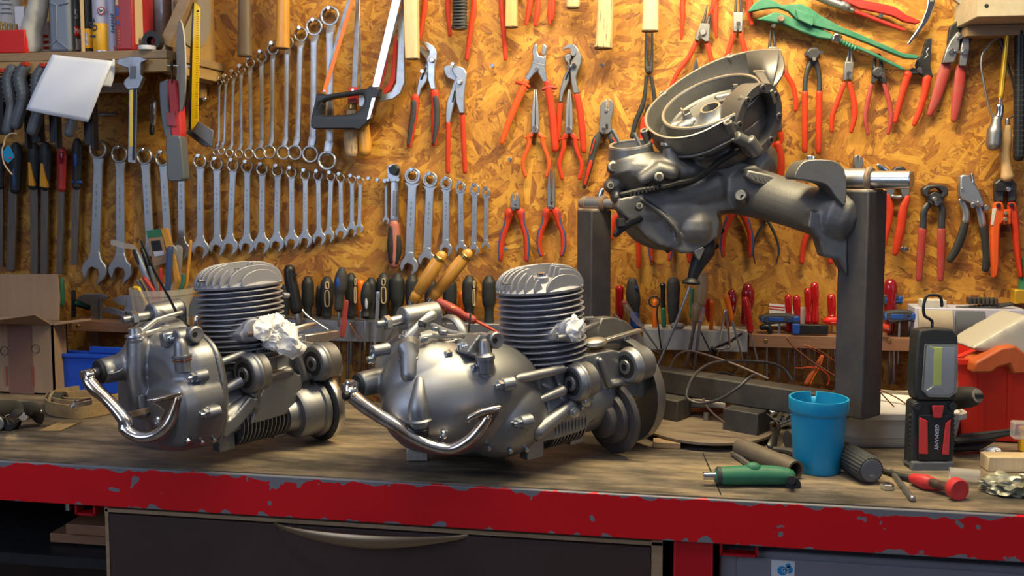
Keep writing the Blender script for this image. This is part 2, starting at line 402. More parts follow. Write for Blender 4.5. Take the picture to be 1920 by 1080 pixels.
def chipped_red(zt,zb):
 """red enamel with chips to grey metal along both edges"""
 m=bpy.data.materials.new('chipped_red');m.use_nodes=True;n=m.node_tree;L=n.links;N=n.nodes.new;b=n.nodes['Principled BSDF']
 tc=N('ShaderNodeTexCoord');sp=N('ShaderNodeSeparateXYZ');L.new(tc.outputs['Object'],sp.inputs[0])
 a=N('ShaderNodeTexNoise');a.inputs['Scale'].default_value=26;a.inputs['Detail'].default_value=5;L.new(tc.outputs['Object'],a.inputs[0])
 c=N('ShaderNodeTexNoise');c.inputs['Scale'].default_value=4;c.inputs['Detail'].default_value=2;L.new(tc.outputs['Object'],c.inputs[0])
 def ma(op,x,y):
  q=N('ShaderNodeMath');q.operation=op
  for i,z in enumerate((x,y)):
   if isinstance(z,(int,float)):q.inputs[i].default_value=z
   else:L.new(z,q.inputs[i])
  return q.outputs[0]
 H=zt-zb
 top=ma('SUBTRACT',H,sp.outputs['Z'])
 et=ma('MAXIMUM',ma('SUBTRACT',1,ma('MULTIPLY',top,85)),0)
 eb=ma('MAXIMUM',ma('SUBTRACT',1,ma('MULTIPLY',sp.outputs['Z'],75)),0)
 v=ma('ADD',ma('ADD',a.outputs[0],ma('MULTIPLY',et,.34)),ma('MULTIPLY',eb,.22))
 v=ma('ADD',v,ma('MULTIPLY',ma('SUBTRACT',c.outputs[0],.5),.45))
 f_=N('ShaderNodeTexNoise');f_.inputs['Scale'].default_value=48;f_.inputs['Detail'].default_value=1;L.new(tc.outputs['Object'],f_.inputs[0])
 sv=ma('ADD',f_.outputs[0],ma('MULTIPLY',ma('SUBTRACT',c.outputs[0],.5),.5))
 st=ma('MAXIMUM',ma('GREATER_THAN',v,.722),ma('GREATER_THAN',sv,.755))
 mx=N('ShaderNodeMixRGB');L.new(st,mx.inputs[0]);mx.inputs[1].default_value=(.60,.003,.009,1);mx.inputs[2].default_value=(.17,.165,.185,1)
 L.new(mx.outputs[0],b.inputs['Base Color']);b.inputs['Roughness'].default_value=.38
 bp=N('ShaderNodeBump');bp.inputs['Strength'].default_value=.4;bp.inputs['Distance'].default_value=.0008;bp.invert=True;L.new(st,bp.inputs['Height']);L.new(bp.outputs[0],b.inputs['Normal'])
 return m
RZ=BZ-.073
bn=thing('workbench',(0,FY,0),'long workbench with stained wooden top and chipped red steel front rail','workbench')
MB().box((0,(FY+BY)/2+.002,BZ-.0125),(3.6,BY-FY-.004,.025)).build('benchtop',M['benchtop'],bn,smooth=False)
o=MB().box((0,FY+.004,(BZ+RZ)/2-.001),(3.62,.010,BZ-RZ-.002)).build('front_rail',chipped_red(BZ-.002,RZ),None,bev=.002)
loc=Vector(o.location);o.parent=bn;o.location=loc-Vector(bn.location)
o['label']='red steel rail with chipped paint along the bench front'
p=onY(1299,1010,FY+.05);MB().box((p.x,FY+.04,RZ/2),(.062,.062,RZ),None).build('leg',M['redenamel'],bn,bev=.003)
for X in(-1.7,1.7):MB().box((X,FY+.04,RZ/2),(.062,.062,RZ)).build('leg',M['redenamel'],bn,bev=.003)
MB().box((0,BY-.03,.8),(3.6,.04,.06)).build('rear_rail',M['redenamel'],bn)
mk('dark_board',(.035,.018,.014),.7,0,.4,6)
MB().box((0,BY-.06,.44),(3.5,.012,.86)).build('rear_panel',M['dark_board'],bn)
for a_,c_ in(((1318,850),(1352,928)),((1400,838),(1407,842))):
 q,r_=bench(*a_),bench(*c_);MB().beam(q+Vector((0,0,.0002)),r_+Vector((0,0,.0002)),.0022,.0006).build('board_joint',M['black'],bn)
for px in(165,1385):
 a_=onY(px,940 if px<900 else 1008,FY+.03);z=RZ
 w=.035 if px<900 else .055
 b=MB();b.box((a_.x-w/2,FY+.03,z-.012),(.004,.02,.026));b.box((a_.x+w/2,FY+.03,z-.012),(.004,.02,.026));b.box((a_.x,FY+.03,z-.024),(w,.02,.004))
 b.build('bracket',M['redenamel'],bn)
 MB().cyl((a_.x-w/2-.022,FY+.03,z+.001),(a_.x-w/2-.022,FY+.03,z-.022),.005).build('bolt',M['zinc'],bn)
x0=onY(196,940,FY+.012).x;x1=onY(1243,1010,FY+.012).x
dc=thing('drawer_cabinet',((x0+x1)/2,FY+.2,0),'dark brown drawer cabinet under the bench with a long bow handle','cabinet')
DT=RZ-.004
MB().box(((x0+x1)/2,FY+.25,DT/2),(x1-x0,.44,DT),None).build('carcass',M['plyface'],dc,bev=.001)
b=MB();b.box(((x0+x1)/2,FY+.018,DT-.006),(x1-x0,.016,.007));b.box((x0+.004,FY+.018,DT/2),(.007,.016,DT));b.box((x1-.009,FY+.018,DT/2),(.018,.016,DT))
b.build('frame_edge',M['board'],dc,bev=.001)
xa,xb=x0+.010,x1-.019
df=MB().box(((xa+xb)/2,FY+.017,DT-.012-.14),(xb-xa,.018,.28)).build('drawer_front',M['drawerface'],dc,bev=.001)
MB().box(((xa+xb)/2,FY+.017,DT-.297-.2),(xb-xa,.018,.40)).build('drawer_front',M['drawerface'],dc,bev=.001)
ha,hb=onY(507,990,FY-.01),onY(872,1012,FY-.01);n_=24;pts=[];rr=[]
for i in range(n_+1):
 t=i/n_;bow=math.sin(math.pi*t)
 pts.append(ha.lerp(hb,t)+Vector((0,.018-.036*bow**.7,-.006*bow)));rr.append(.0035+.0075*bow**1.3)
MB().tube(pts,rr,up=(0,1,0),flat=.35,n=12).build('handle',M['brasshandle'],df,label='long curved metal bow handle')
p=onY(1350,1040,FY+.03);q_=onY(1352,1030,FY+.03)
gt=onY(1400,1036,FY+.03).z
gc=thing('metal_cabinet',(p.x+.5,FY+.2,0),'grey metal cabinet under the right end of the bench with a round safety sticker','cabinet')
MB().box((p.x+.55,FY+.24,gt/2),(1.1,.40,gt)).build('body',M['grey_cab'],gc,bev=.004)
d=onY(1382,1045,FY+.04)
MB().box((d.x+.5,FY+.0385,gt-.16),(1.0,.004,.30)).build('door',M['grey_cab'],gc,bev=.002)
s0=onY(1468,1066,FY+.036)
st_=MB().box((s0.x,FY+.0357,s0.z),(.036,.0012,.026)).build('sticker',M['sticker'],gc,bev=.0005,label='white sticker with a blue safety mark')
b=MB();b.lathe((s0.x-.001,FY+.0345,s0.z-.003),(0,1,0),[(0,.0075),(.0008,.0075)],20);b.lathe((s0.x+.009,FY+.0345,s0.z-.001),(0,1,0),[(0,.006),(.0008,.006)],20)
b.lathe((s0.x+.008,FY+.0345,s0.z+.006),(0,1,0),[(0,.0035),(.0008,.0035)],16)
b.build('blue_mark',M['stickerblue'],st_)
text_mesh('GS',.010,.0003,'lettering',M['sticker'],st_,(s0.x+.003,FY+.034,s0.z-.002),(1,0,0),(0,0,1))
wp=MB();wp.box((-1.03,FY+.24,.745),(.14,.30,.020));wp.box((-1.06,FY+.24,.722),(.16,.28,.018))
wp.build('wood_offcut',M['strip'],label='stack of dim wooden offcuts in the dark under the left end of the bench',cat='wood',bev=.002)
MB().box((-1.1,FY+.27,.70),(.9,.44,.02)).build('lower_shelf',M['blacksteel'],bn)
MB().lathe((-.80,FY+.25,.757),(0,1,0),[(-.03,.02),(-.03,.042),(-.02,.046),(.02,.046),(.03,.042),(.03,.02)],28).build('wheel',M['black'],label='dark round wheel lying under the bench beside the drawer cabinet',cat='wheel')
# tools hanging on the wall
class Z:
 """a measuring frame: origin and scale of an enlarged view of the wall"""
 def __init__(s,ox,oy,k):s.o=(ox,oy);s.k=k
 def __call__(s,x,y,off):return onY(s.o[0]+x/s.k,s.o[1]+y/s.k,WY-off)
 def len(s,w,off=.02):return(s(w,0,off)-s(0,0,off)).length*.985
P1=Z(0,0,1)
SCREWS=[]
def prim(b,z,p):
 k=p[0]
 if k=='P':
  _,pts,t0,t1=p[:4]
  if len(p)>4 and p[4]:pts=crom(pts,p[4],closed=True)
  ring=[z(x,y,(t0+t1)/2)for x,y in pts]
  base=[Vector((q.x,WY-t0,q.z))for q in ring]
  b.prism(base,(0,t0-t1,0))
 elif k=='H':
  _,pts,off,fl=p[:4];sq=p[4]if len(p)>4 else 0
  cp=crom(pts,5)
  V=[z(x,y,off)for x,y,w in cp];W=[z.len(w,off)/2 for x,y,w in cp]
  V[0]=V[0].lerp(V[1],0);b.tube(V,W,up=(0,1,0),flat=fl,n=12,sq=sq)
 elif k=='D':
  _,x,y,r,t0,t1=p[:6];c=z(x,y,t1);rr=z.len(r,t1)
  a=Vector((c.x,WY-t0,c.z));e=Vector((c.x,WY-t1,c.z));b.cyl(a,e,rr,n=18,bev=.25)
 elif k=='S':
  _,x,y,r,off=p[:5];b.ball(z(x,y,off),z.len(r,off),14)
 elif k=='R':
  _,x,y,R0,r,off=p[:6];b.torus(z(x,y,off),(0,1,0),z.len(R0,off),z.len(r,off),28,8)
def tool(name,label,cat,group,z,parts,screw=None):
 first=parts[0][2][0];q=first[1][0]if first[0]in 'PH' else(first[1],first[2])
 r=z(q[0],q[1],0);root=thing(name,(r.x,WY-.004,r.z),label,cat,group)
 for pt in parts:
  nm,mt,prims=pt[:3];o=pt[3]if len(pt)>3 else{}
  b=MB()
  for p in prims:prim(b,z,p)
  ob=b.build(nm,M[mt],root,bev=o.get('bev',.0012 if any(p[0]=='P' for p in prims)else 0),label=o.get('label'))
  for sp in o.get('sub',[]):
   b=MB()
   for p in sp[2]:prim(b,z,p)
   b.build(sp[0],M[sp[1]],ob,bev=.0005 if any(p[0]=='P' for p in sp[2])else 0)
 if screw:SCREWS.append((z,screw))
 return root
# combination wrenches
def ring_end(b,c,R0,ri,t0,t1,dirv):
 """12 point ring: c centre, t0..t1 offsets"""
 n=48;vo=[];vi=[]
 for i in range(n):
  a=2*math.pi*i/n;d=Vector((math.cos(a),0,math.sin(a)))
  vo.append(c+d*R0);k=1+.07*abs(math.cos(6*a))-.03;vi.append(c+d*ri*k)
 def at(L,f,off):return[Vector((c.x+(v.x-c.x)*f,WY-off,c.z+(v.z-c.z)*f))for v in L]
 e=(R0-ri)*.25;fo=(R0-e)/R0;fi=(ri+e)/ri
 loops=[at(vo,fo,t0),at(vo,1,t0+e),at(vo,1,t1-e),at(vo,fo,t1),at(vi,fi,t1),at(vi,1,t1-e),at(vi,1,t0+e),at(vi,fi,t0)]
 vs=[v for l in loops for v in l];fs=[]
 for k in range(8):
  for i in range(n):j=(i+1)%n;fs.append((k*n+i,k*n+j,((k+1)%8)*n+j,((k+1)%8)*n+i))
 b.add(vs,fs)
def jaw_poly(c,ax,r,ang=R(15),slot=.46):
 """outline of an open end; ax unit direction away from the shaft, r half width"""
 sd=Vector((ax.z,0,-ax.x));P=lambda u,v:c+ax*(u*r)+sd*(v*r)
 pts=[(-1.45,-.36),(-1.12,-.46)]
 for a in range(-146,-33,14):t=R(a);pts.append((math.cos(t)*.95,math.sin(t)*1.02))
 ca,sa=math.cos(ang),math.sin(ang)
 def rt(u,v):return(u*ca-v*sa,u*sa+v*ca)
 pts+=[rt(1.0,-.62),rt(.96,-slot),rt(.05,-slot),rt(-.20,-slot*.55),rt(-.20,slot*.55),rt(.05,slot),rt(1.0,slot),rt(1.04,.62)]
 for a in range(46,147,14):t=R(a);pts.append((math.cos(t)*.95,math.sin(t)*1.02))
 pts+=[(-1.12,.46),(-1.45,.36)]
 return[P(u,v)for u,v in pts]
def shaft_poly(a,c,wa,wc,flare_a,flare_c):
 ax=(c-a).normalized();sd=Vector((ax.z,0,-ax.x));L=(c-a).length;o=[]
 prof=[(0,flare_a),(.05,wa*1.15),(.12,wa),(.5,(wa+wc)/2),(.84,wc),(.93,wc*1.12),(1,flare_c)]
 prof=crom(prof,3)
 return[a+ax*(L*t)+sd*(w/2)for t,w in prof]+[a+ax*(L*t)-sd*(w/2)for t,w in reversed(prof)]
def wrench(rx,ry,rr,jx,jy,jw,label,off=.014,kind='combination_wrench',mt='wrench',group='combination wrenches in the lower row',ratchet=False):
 a=P1(rx,ry,off);c=P1(jx,jy,off);k=P1.len(1,off)
 R0=rr*k;r=jw*k/2;th=max(.0035,R0*.42)
 ax=(c-a).normalized()
 root=thing(kind,(a.x,WY-.004,a.z),label,'wrench',group)
 b=MB();ring_end(b,a,R0,R0*(.77 if not ratchet else .64),off-th*.75,off+th*.75,ax);b.build('ring_end',M[mt],root)
 if ratchet:
  b=MB();n=40;R1=R0*.66;ri=R0*.52
  ring_end(b,a,R1,ri,off-th*.6,off+th*.86,ax);b.build('ratchet_ring',M['bright'],root)
 sh=shaft_poly(a+ax*R0*.84,c-ax*r*.80,R0*1.06,R0*1.10,R0*(1.35 if not ratchet else 1.9),r*1.02)
 b=MB();b.prism([Vector((p.x,WY-off+th*.42,p.z))for p in sh],(0,-th*.84,0));b.build('shaft',M[mt],root,bev=th*.26,seg=3)
 b=MB();b.prism([Vector((p.x,WY-off+th*.5,p.z))for p in jaw_poly(c,ax,r)],(0,-th,0));b.build('open_end',M[mt],root,bev=th*.16)
 b=MB()
 for t in(.30,.36,.42,.48,.54):q=a.lerp(c,t);b.box((q.x,WY-off-th*.42,q.z),(R0*.18,.0005,(c-a).length*.035))
 b.build('stamped_lettering',M['steel'],root)
 SCREWS.append((P1,(rx,ry-rr*.62)))
 return root
ORD=['first','second','third','fourth','fifth','sixth','seventh','eighth','ninth','tenth','eleventh','twelfth','thirteenth','fourteenth','fifteenth','sixteenth','seventeenth','eighteenth']
CW=[(185.6,280,16,178,507,46),(225.6,289,15,226.4,507,43),(272,293,14,283,485,38),(305.6,297,13,316,474,34),(340,296,12.3,341,468,31),(376,303,11.7,376,466,32),(407,308,11,407.8,463,29),(437.5,310,10.5,431,461,30),(464,313,10,463,460,28),(492,317.5,10,491,458,29),(521,320.5,9.7,519,456,27),(547,324,9.2,547.5,452,26),(573,328,8.6,572.5,450,24),(597,329.5,8,598.6,446.7,23),(621,331.7,7.5,617,442,20),(639,334,7,640,436,20),(660.5,337,6.6,660,432,19),(676,340,6,673.6,428,15)]
for i,w in enumerate(CW):
 ll=['largest combination wrench, first on the left of the long lower row','second largest combination wrench, right of the largest in the lower row']+['steel combination wrench, %s from the left in the long lower row'%ORD[k]for k in range(2,17)]+['smallest combination wrench, at the right end of the long lower row']
 wrench(*w,ll[i],off=.016 if i%2 else .014)
wrench(724,345,4.2,724,414,12,'tiny combination wrench hanging left of the ratchet handle',group='small wrenches beside the ratchet')
RW=[(774,330,13.5,767.4,498,31),(807,337,12.7,800.6,487,28),(837,344,10.3,836,467,22),(864,351,8.8,865,467,19),(890.6,355,8.3,888.5,469,17),(912,361,7.2,911,461,14)]
for i,w in enumerate(RW):
 ll=['biggest shiny ratchet ring wrench, just right of the ratchet handle']+['shiny ratchet ring wrench, %s from the left of its six'%ORD[k]for k in range(1,5)]+['smallest shiny ratchet ring wrench, at the right end of its row']
 wrench(*w,ll[i],off=.014,kind='ratchet_wrench',mt='bright',group='ratchet ring wrenches',ratchet=True)
# double ring wrenches (upper row)
DR=[(413,155,4.5,406,285,5.5),(425,150,5,416,283,6),(439,142,6,431,287,7),(453.6,132,6.3,448.6,288,7.3),(470,118.6,8,467.5,288,8.5),(491.7,107,9,488,287.5,10.5),(513,92,9.8,506,285,11),(540,80,10.5,532,286,11.5),(565,65,12,554,286,12.5),(590.5,51,14,583,289,14),(620,30.5,16,614.7,301,15.5)]
for i,(x0_,y0_,r0,x1_,y1_,r1)in enumerate(DR):
 k=P1.len(1);off=.030;th=max(.0035,r0*k*.42)
 lb='shortest double ring wrench, at the left end of the upper row' if i==0 else 'longest double ring wrench, at the right end of the upper row' if i==10 else 'offset double ring wrench, %s from the left in the upper row'%ORD[i]
 a=P1(x0_,y0_,off-.012);c=P1(x1_,y1_,off+.004)
 root=thing('ring_wrench',(a.x,WY-.004,a.z),lb,'wrench','double ring wrenches in the upper row')
 for(q,rr,o_)in((a,r0,off-.012),(c,r1,off+.004)):
  b=MB();ring_end(b,Vector((q.x,WY-o_,q.z)),rr*k,rr*k*.77,o_-th*.8,o_+th*.8,None);b.build('ring_end',M['wrench'],root)
 ax=(c-a).normalized();L=(c-a).length;pts=[];rr=[]
 a2=P1(x0_+3.5,y0_,off);c2=P1(x1_+4,y1_,off)
 wd_=r0*k*.50
 for t,o_,w in((r0*k*.85/L,off-.012,.85),(r0*k*1.7/L,off-.002,1.0),(.16,off,.82),(.5,off,.78),(.84,off,.82),(1-r1*k*1.9/L,off,1.0),(1-r1*k*.85/L,off+.003,.9)):
  q=a.lerp(c,t);e_=.0035 if .05<t<.9 else 0
  pts.append((q.x+e_,WY-o_,q.z,wd_*w))
 cp=crom(pts,4)
 MB().tube([p[:3]for p in cp],[p[3]for p in cp],up=(0,1,0),flat=.55,n=12,sq=4).build('shaft',M['wrench'],root)
 SCREWS.append((P1,(x0_,y0_-r0*.62)))
# ratchet handle
z6=Z(700,280,3.857);z4=Z(380,260,3.6)
tool('ratchet','socket ratchet with black and pink soft grip between small and big wrenches','ratchet',None,z4,[('head','bright',[('P',[(1258,190),(1295,170),(1332,190),(1338,240),(1322,285),(1265,285),(1256,240)],.008,.034,3)],{'sub':[('selector','blackplastic',[('D',1293,212,34,.034,.042),('P',[(1255,195),(1300,180),(1325,205),(1300,250),(1265,235)],.034,.044)])]}),('neck','bright',[('H',[(1297,270,50),(1298,400,54),(1296,560,56)],.02,.55,4)],{'sub':[('lettering_plate','steel',[('P',[(1286,350),(1310,350),(1306,520),(1284,520)],.030,.0355)])]}),('grip','pinkgrip',[('H',[(1292,575,64),(1292,680,84),(1290,800,84),(1290,850,66)],.022,.85)],{'sub':[('rubber_inlay','blackgrip',[('H',[(1272,600,30),(1272,720,50),(1275,830,36)],.030,.85),('H',[(1320,660,30),(1322,760,42),(1306,840,26)],.028,.85)])]})],screw=(1240,300))
# hacksaws
zs=Z(380,0,3.6)
hs=tool('hacksaw','hacksaw with black closed handle, chromed frame and orange blade','saw',None,zs,[('handle','blackplastic',[('P',[(780,635),(850,640),(1120,600),(1140,582),(1205,600),(1195,660),(1180,670),(1140,815),(1070,880),(1030,870),(760,872),(742,855),(745,800),(770,690)],.058,.084),],{'bev':.004}),('frame','chrome',[('P',[(1300,-60),(1360,-60),(1200,590),(1150,590)],.062,.078),('P',[(1148,660),(1175,660),(1138,800),(1112,815)],.07,.0855)],{'bev':.001}),('blade','orangeplastic',[('P',[(990,-50),(1040,-50),(832,632),(806,628)],.070,.0715)],{'bev':.0002,'sub':[('blade_tooth_side','steel',[('P',[(990,-50),(1014,-50),(855,470),(836,500),(900,250)],.0716,.0722)]),('pin','bright',[('D',820,615,6,.071,.075)])]})])
def cut(o,loops,z,t0,t1):
 for pts in loops:
  b=MB();prim(b,z,('P',pts,t0,t1,3));c=b.build('cutter',M['black'],None,smooth=False)
  m=o.modifiers.new('h','BOOLEAN');m.object=c;m.solver='EXACT';m.operation='DIFFERENCE'
  if len(o.modifiers)>1:
   while o.modifiers[0]!=m:
    o.modifiers.move(len(o.modifiers)-1,0);m=o.modifiers['h']
  bv=o.modifiers.get('b')
  if bv:bv.show_viewport=False
  bpy.context.view_layer.update();dg=bpy.context.evaluated_depsgraph_get()
  me=bpy.data.meshes.new_from_object(o.evaluated_get(dg));o.modifiers.remove(m);o.data=me
  if bv:bv.show_viewport=True
  bpy.data.objects.remove(c)
hh=[c for c in bpy.data.objects if c.parent==hs and c.name.startswith('handle')][0]
cut(hh,[[(835,680),(1060,640),(1095,655),(1095,700),(1040,765),(840,782),(815,760),(820,710)]],zs,.05,.095)
tool('bow_saw','old grey arched saw frame with red inner arch, wooden handle and long blade','saw',None,zs,[('frame','wrench',[('P',[(1320,-60),(1368,-60),(1366,560),(1340,630),(1290,668),(1190,690),(1185,655),(1280,620),(1310,560),(1325,300)],.036,.050)]),('inner_arch','redpaint',[('P',[(1303,230),(1313,300),(1306,540),(1270,610),(1225,640),(1225,600),(1262,560),(1280,480),(1290,320)],.030,.040)]),('blade','steel',[('P',[(1035,-50),(1065,-50),(1045,590),(1005,590)],.040,.042)]),('blade_clamp','redpaint',[('P',[(993,590),(1048,590),(1045,700),(985,700)],.032,.048)],{'sub':[('pin','zinc',[('D',1012,606,9,.048,.054)])]}),('ferrule','brass',[('H',[(1012,705,56),(1010,735,62)],.04,1)]),('handle','handleworn',[('H',[(1010,745,70),(1000,820,76),(1000,940,90),(1005,1030,84)],.04,.8)])])
tool('keyhole_saw','narrow rusty saw blade with yellow wooden handle behind the hacksaw','saw',None,zs,[('blade','rust',[('P',[(1058,-50),(1064,-50),(1075,620),(1060,620)],.030,.0315)]),('bracket','wrench',[('P',[(1050,600),(1100,610),(1100,720),(1060,720)],.028,.040)]),('handle','honey',[('H',[(1085,740,60),(1088,860,74),(1095,960,86),(1097,1020,84)],.036,.8)])])
# hammer handles coming down from above the picture
def haft(name,label,z,pts,mt,off=.05,fl=.82,sq=2.6,grp='hammer handles hanging at the top'):
 x,y,w=pts[0]
 r=z(x,y,0);root=thing(name,(r.x,WY-.004,r.z),label,'hammer',grp)
 b=MB();prim(b,z,('H',pts,off,fl,sq));b.v=b.v
 cp=crom(pts,5);V=[z(a,c,off)for a,c,d in cp];W=[z.len(d,off)/2 for a,c,d in cp]
 b=MB();b.tube(V,W,up=(0,1,0),flat=fl,n=20,cap=False,sq=sq);h=b.build('handle',M[mt],root,bev=.0015);b=MB();e_=V[-1];b.rings([[e_+Vector((math.cos(2*math.pi*i/24)*W[-1]*.96,math.sin(2*math.pi*i/24)*W[-1]*fl*.96,dz))for i in range(24)]for dz in(.001,-.0016)]);b.build('end_face',M['end_dark'],h)
 return root,h
z5=Z(740,0,3.6);z7=Z(1100,0,3.6);z8=Z(1500,0,3.6);z9=Z(1500,240,3.376);zb=Z(1080,240,3.375)
def head(root,z,x,w,mt='darksteel',y=-175):
 a=z(x-w*1.5,y,.05);c=z(x+w*1.5,y,.05);MB().cyl(a,c,.014,n=16).build('head',M[mt],root,bev=.001)
TOPY=-170
haft('hammer','hammer handle of dark worn wood left of the yellow one',zs,[(283,TOPY,78),(284,0,80),(285,250,86),(286,378,94)],'handledark')
haft('hammer','smooth yellow wooden hammer handle in front of the ring wrenches',zs,[(545,TOPY,82),(544,0,82),(542,200,84),(538,325,92)],'honey',off=.06)
haft('mallet','square pale wooden mallet handle beside the hacksaw',z5,[(112,TOPY,98),(113,0,96),(116,250,94),(120,398,90)],'handlepale',off=.06,sq=8)
haft('hammer','flat pale hammer handle ending between red pliers legs',z5,[(790,TOPY,76),(790,0,78),(790,100,80),(790,184,82)],'handlewood',sq=8)
haft('hammer','worn hammer handle with a short chewed end at the top',z5,[(1205,TOPY,76),(1205,-40,84),(1204,20,92),(1203,52,84)],'handleworn')
haft('hammer','long hammer handle of worn wood with black stains',z5,[(1424,TOPY,104),(1422,0,108),(1415,220,108),(1407,325,118)],'handleworn',off=.055)
haft('hammer','clean white wooden hammer handle hanging over long pliers',z7,[(432,TOPY,108),(432,0,110),(431,120,112),(428,210,118)],'handlepale',off=.06)
rb,h=haft('hammer','hammer with ribbed grey rubber grip between red pliers legs',z5,[(441,TOPY,92),(441,0,90),(440,100,92),(438,196,104)],'greygrip',off=.06)
b=MB()
for i in range(13):
 y=-90+i*22;q=z5(440,y,.06);k=z5.len(96-(0 if i<12 else-8),.06)/2;b.cyl(q+Vector((0,0,.0022)),q-Vector((0,0,.0022)),k*1.04,n=20,bev=.1)
o=b.build('grip_rib',M['greygrip'],h)
for r_,hx,hw in():
 pass
# pliers helper
def grip(mt,pts,off=.018,fl=.62,**k):return('handle',mt,[('H',pts,off,fl)],k)
def pl(name,label,z,parts,cat='pliers',group='pliers on the wall',screw=None):return tool(name,label,cat,group,z,parts,screw)
pl('water_pump_pliers','water pump pliers with grey and red two-tone grips beside the mallet handle',z5,[('upper_jaw','bright',[('P',[(180,285),(215,281),(262,308),(287,345),(290,390),(276,440),(272,540),(282,605),(245,605),(226,535),(226,450),(214,400),(232,372),(236,348),(215,325),(190,300)],.014,.024)],{'bev':.002}),('lower_jaw','wrench',[('P',[(162,300),(168,345),(200,385),(215,410),(200,470),(165,530),(152,600),(143,665),(168,668),(182,600),(218,552),(232,500),(258,430),(255,390),(240,352),(205,330)],.008,.016)],{'bev':.002,'sub':[('slot','black',[('P',[(208,452),(220,458),(186,540),(170,540)],.015,.0165)])]}),('pivot_bolt','bright',[('D',248,403,19,.02,.032)]),grip('redgrip',[(140,655,54),(134,740,56),(118,850,52),(96,985,34)],sub=[('soft_inlay','greygrip',[('H',[(128,690,40),(128,760,40),(110,860,36),(92,975,20)],.0225,.62)])]),grip('redgrip',[(268,620,58),(277,720,58),(276,850,56),(264,975,34)],sub=[('soft_inlay','greygrip',[('H',[(276,660,40),(284,740,42),(280,860,38),(262,965,22)],.0225,.62)])])],screw=(196,500))
pl('water_pump_pliers','water pump pliers with slim plain red grips and grey jaws',z5,[('upper_jaw','wrench',[('P',[(400,445),(440,448),(472,462),(492,500),(484,560),(472,640),(474,765),(440,765),(416,690),(412,600),(404,560),(420,525),(400,500),(388,470)],.014,.026)],{'bev':.002}),('lower_jaw','wrench',[('P',[(330,460),(352,440),(392,442),(420,490),(430,520),(430,600),(410,680),(395,740),(378,830),(347,830),(346,760),(356,680),(386,600),(402,545),(362,530),(340,500)],.008,.018)],{'bev':.002,'sub':[('slot','black',[('P',[(402,610),(413,612),(398,690),(384,690)],.0175,.0185)])]}),('pivot_bolt','bright',[('D',433,552,18,.02,.034)]),grip('redgrip',[(362,835,32),(361,950,34),(359,1080,32),(360,1162,32)]),grip('redgrip',[(457,775,34),(464,900,36),(470,1050,34),(475,1162,32)])],screw=(400,452))
pl('side_cutter','big silver side cutter with flared orange-red insulated handles',z5,[('jaws','bright',[('P',[(935,318),(958,294),(968,310),(963,345),(975,378),(1010,385),(1022,370),(1022,430),(1018,470),(1036,552),(1004,556),(966,486),(945,500),(908,548),(880,530),(926,450),(936,400),(930,350)],.012,.028),('P',[(1000,300),(1015,297),(1030,320),(1024,368),(1006,378),(992,360)],.014,.026)],{'bev':.002,'sub':[('seam','steel',[('P',[(930,420),(1016,440),(1014,448),(930,428)],.028,.0286)])]}),('handle','orangegrip',[('H',[(888,545,44),(874,572,48),(862,605,50),(820,700,48),(772,820,42),(722,965,30)],.024,.6)],{'sub':[('collar','redgrip',[('H',[(822,556,22),(866,566,30),(908,586,22)],.024,1.1),('H',[(842,592,12),(896,612,12)],.024,1.6)])]}),('handle','redgrip',[('H',[(1030,555,48),(1038,585,52),(1042,620,52),(1056,720,50),(1070,850,50),(1082,1010,46)],.024,.6)],{'sub':[('collar','dullred',[('H',[(998,604,22),(1044,588,30),(1088,594,22)],.024,1.1),('H',[(1008,624,12),(1074,618,12)],.024,1.6)])]})],screw=(964,486))
pl('water_pump_pliers','dark water pump pliers with light jaw faces and long red grips',z5,[('upper_jaw','steel',[('P',[(1215,305),(1240,330),(1264,380),(1262,430),(1240,480),(1226,520),(1232,570),(1250,632),(1206,632),(1192,560),(1186,480),(1190,420),(1222,372),(1222,340)],.014,.028)],{'bev':.002,'sub':[('jaw_face','bright',[('P',[(1133,338),(1165,305),(1205,299),(1224,320),(1228,360),(1212,382),(1190,372),(1192,345),(1180,326)],.014,.0285)])]}),('lower_jaw','steel',[('P',[(1145,375),(1185,362),(1202,385),(1185,410),(1188,460),(1182,540),(1145,620),(1132,692),(1108,692),(1116,610),(1140,520),(1164,480),(1172,430),(1150,410)],.008,.018)],{'bev':.002,'sub':[('slot','black',[('P',[(1172,478),(1180,484),(1160,540),(1148,538)],.018,.019)])]}),('pivot_bolt','chrome',[('D',1208,440,17,.02,.036)]),grip('redgrip',[(1118,700,36),(1110,780,36),(1102,900,34),(1094,1000,30)],off=.012),grip('redgrip',[(1230,640,46),(1250,740,46),(1266,880,46),(1276,1020,38)],off=.022)],screw=(1180,470))
def thin(h):return[h[0],(h[1][0],h[1][1],34)]+list(h[2:])
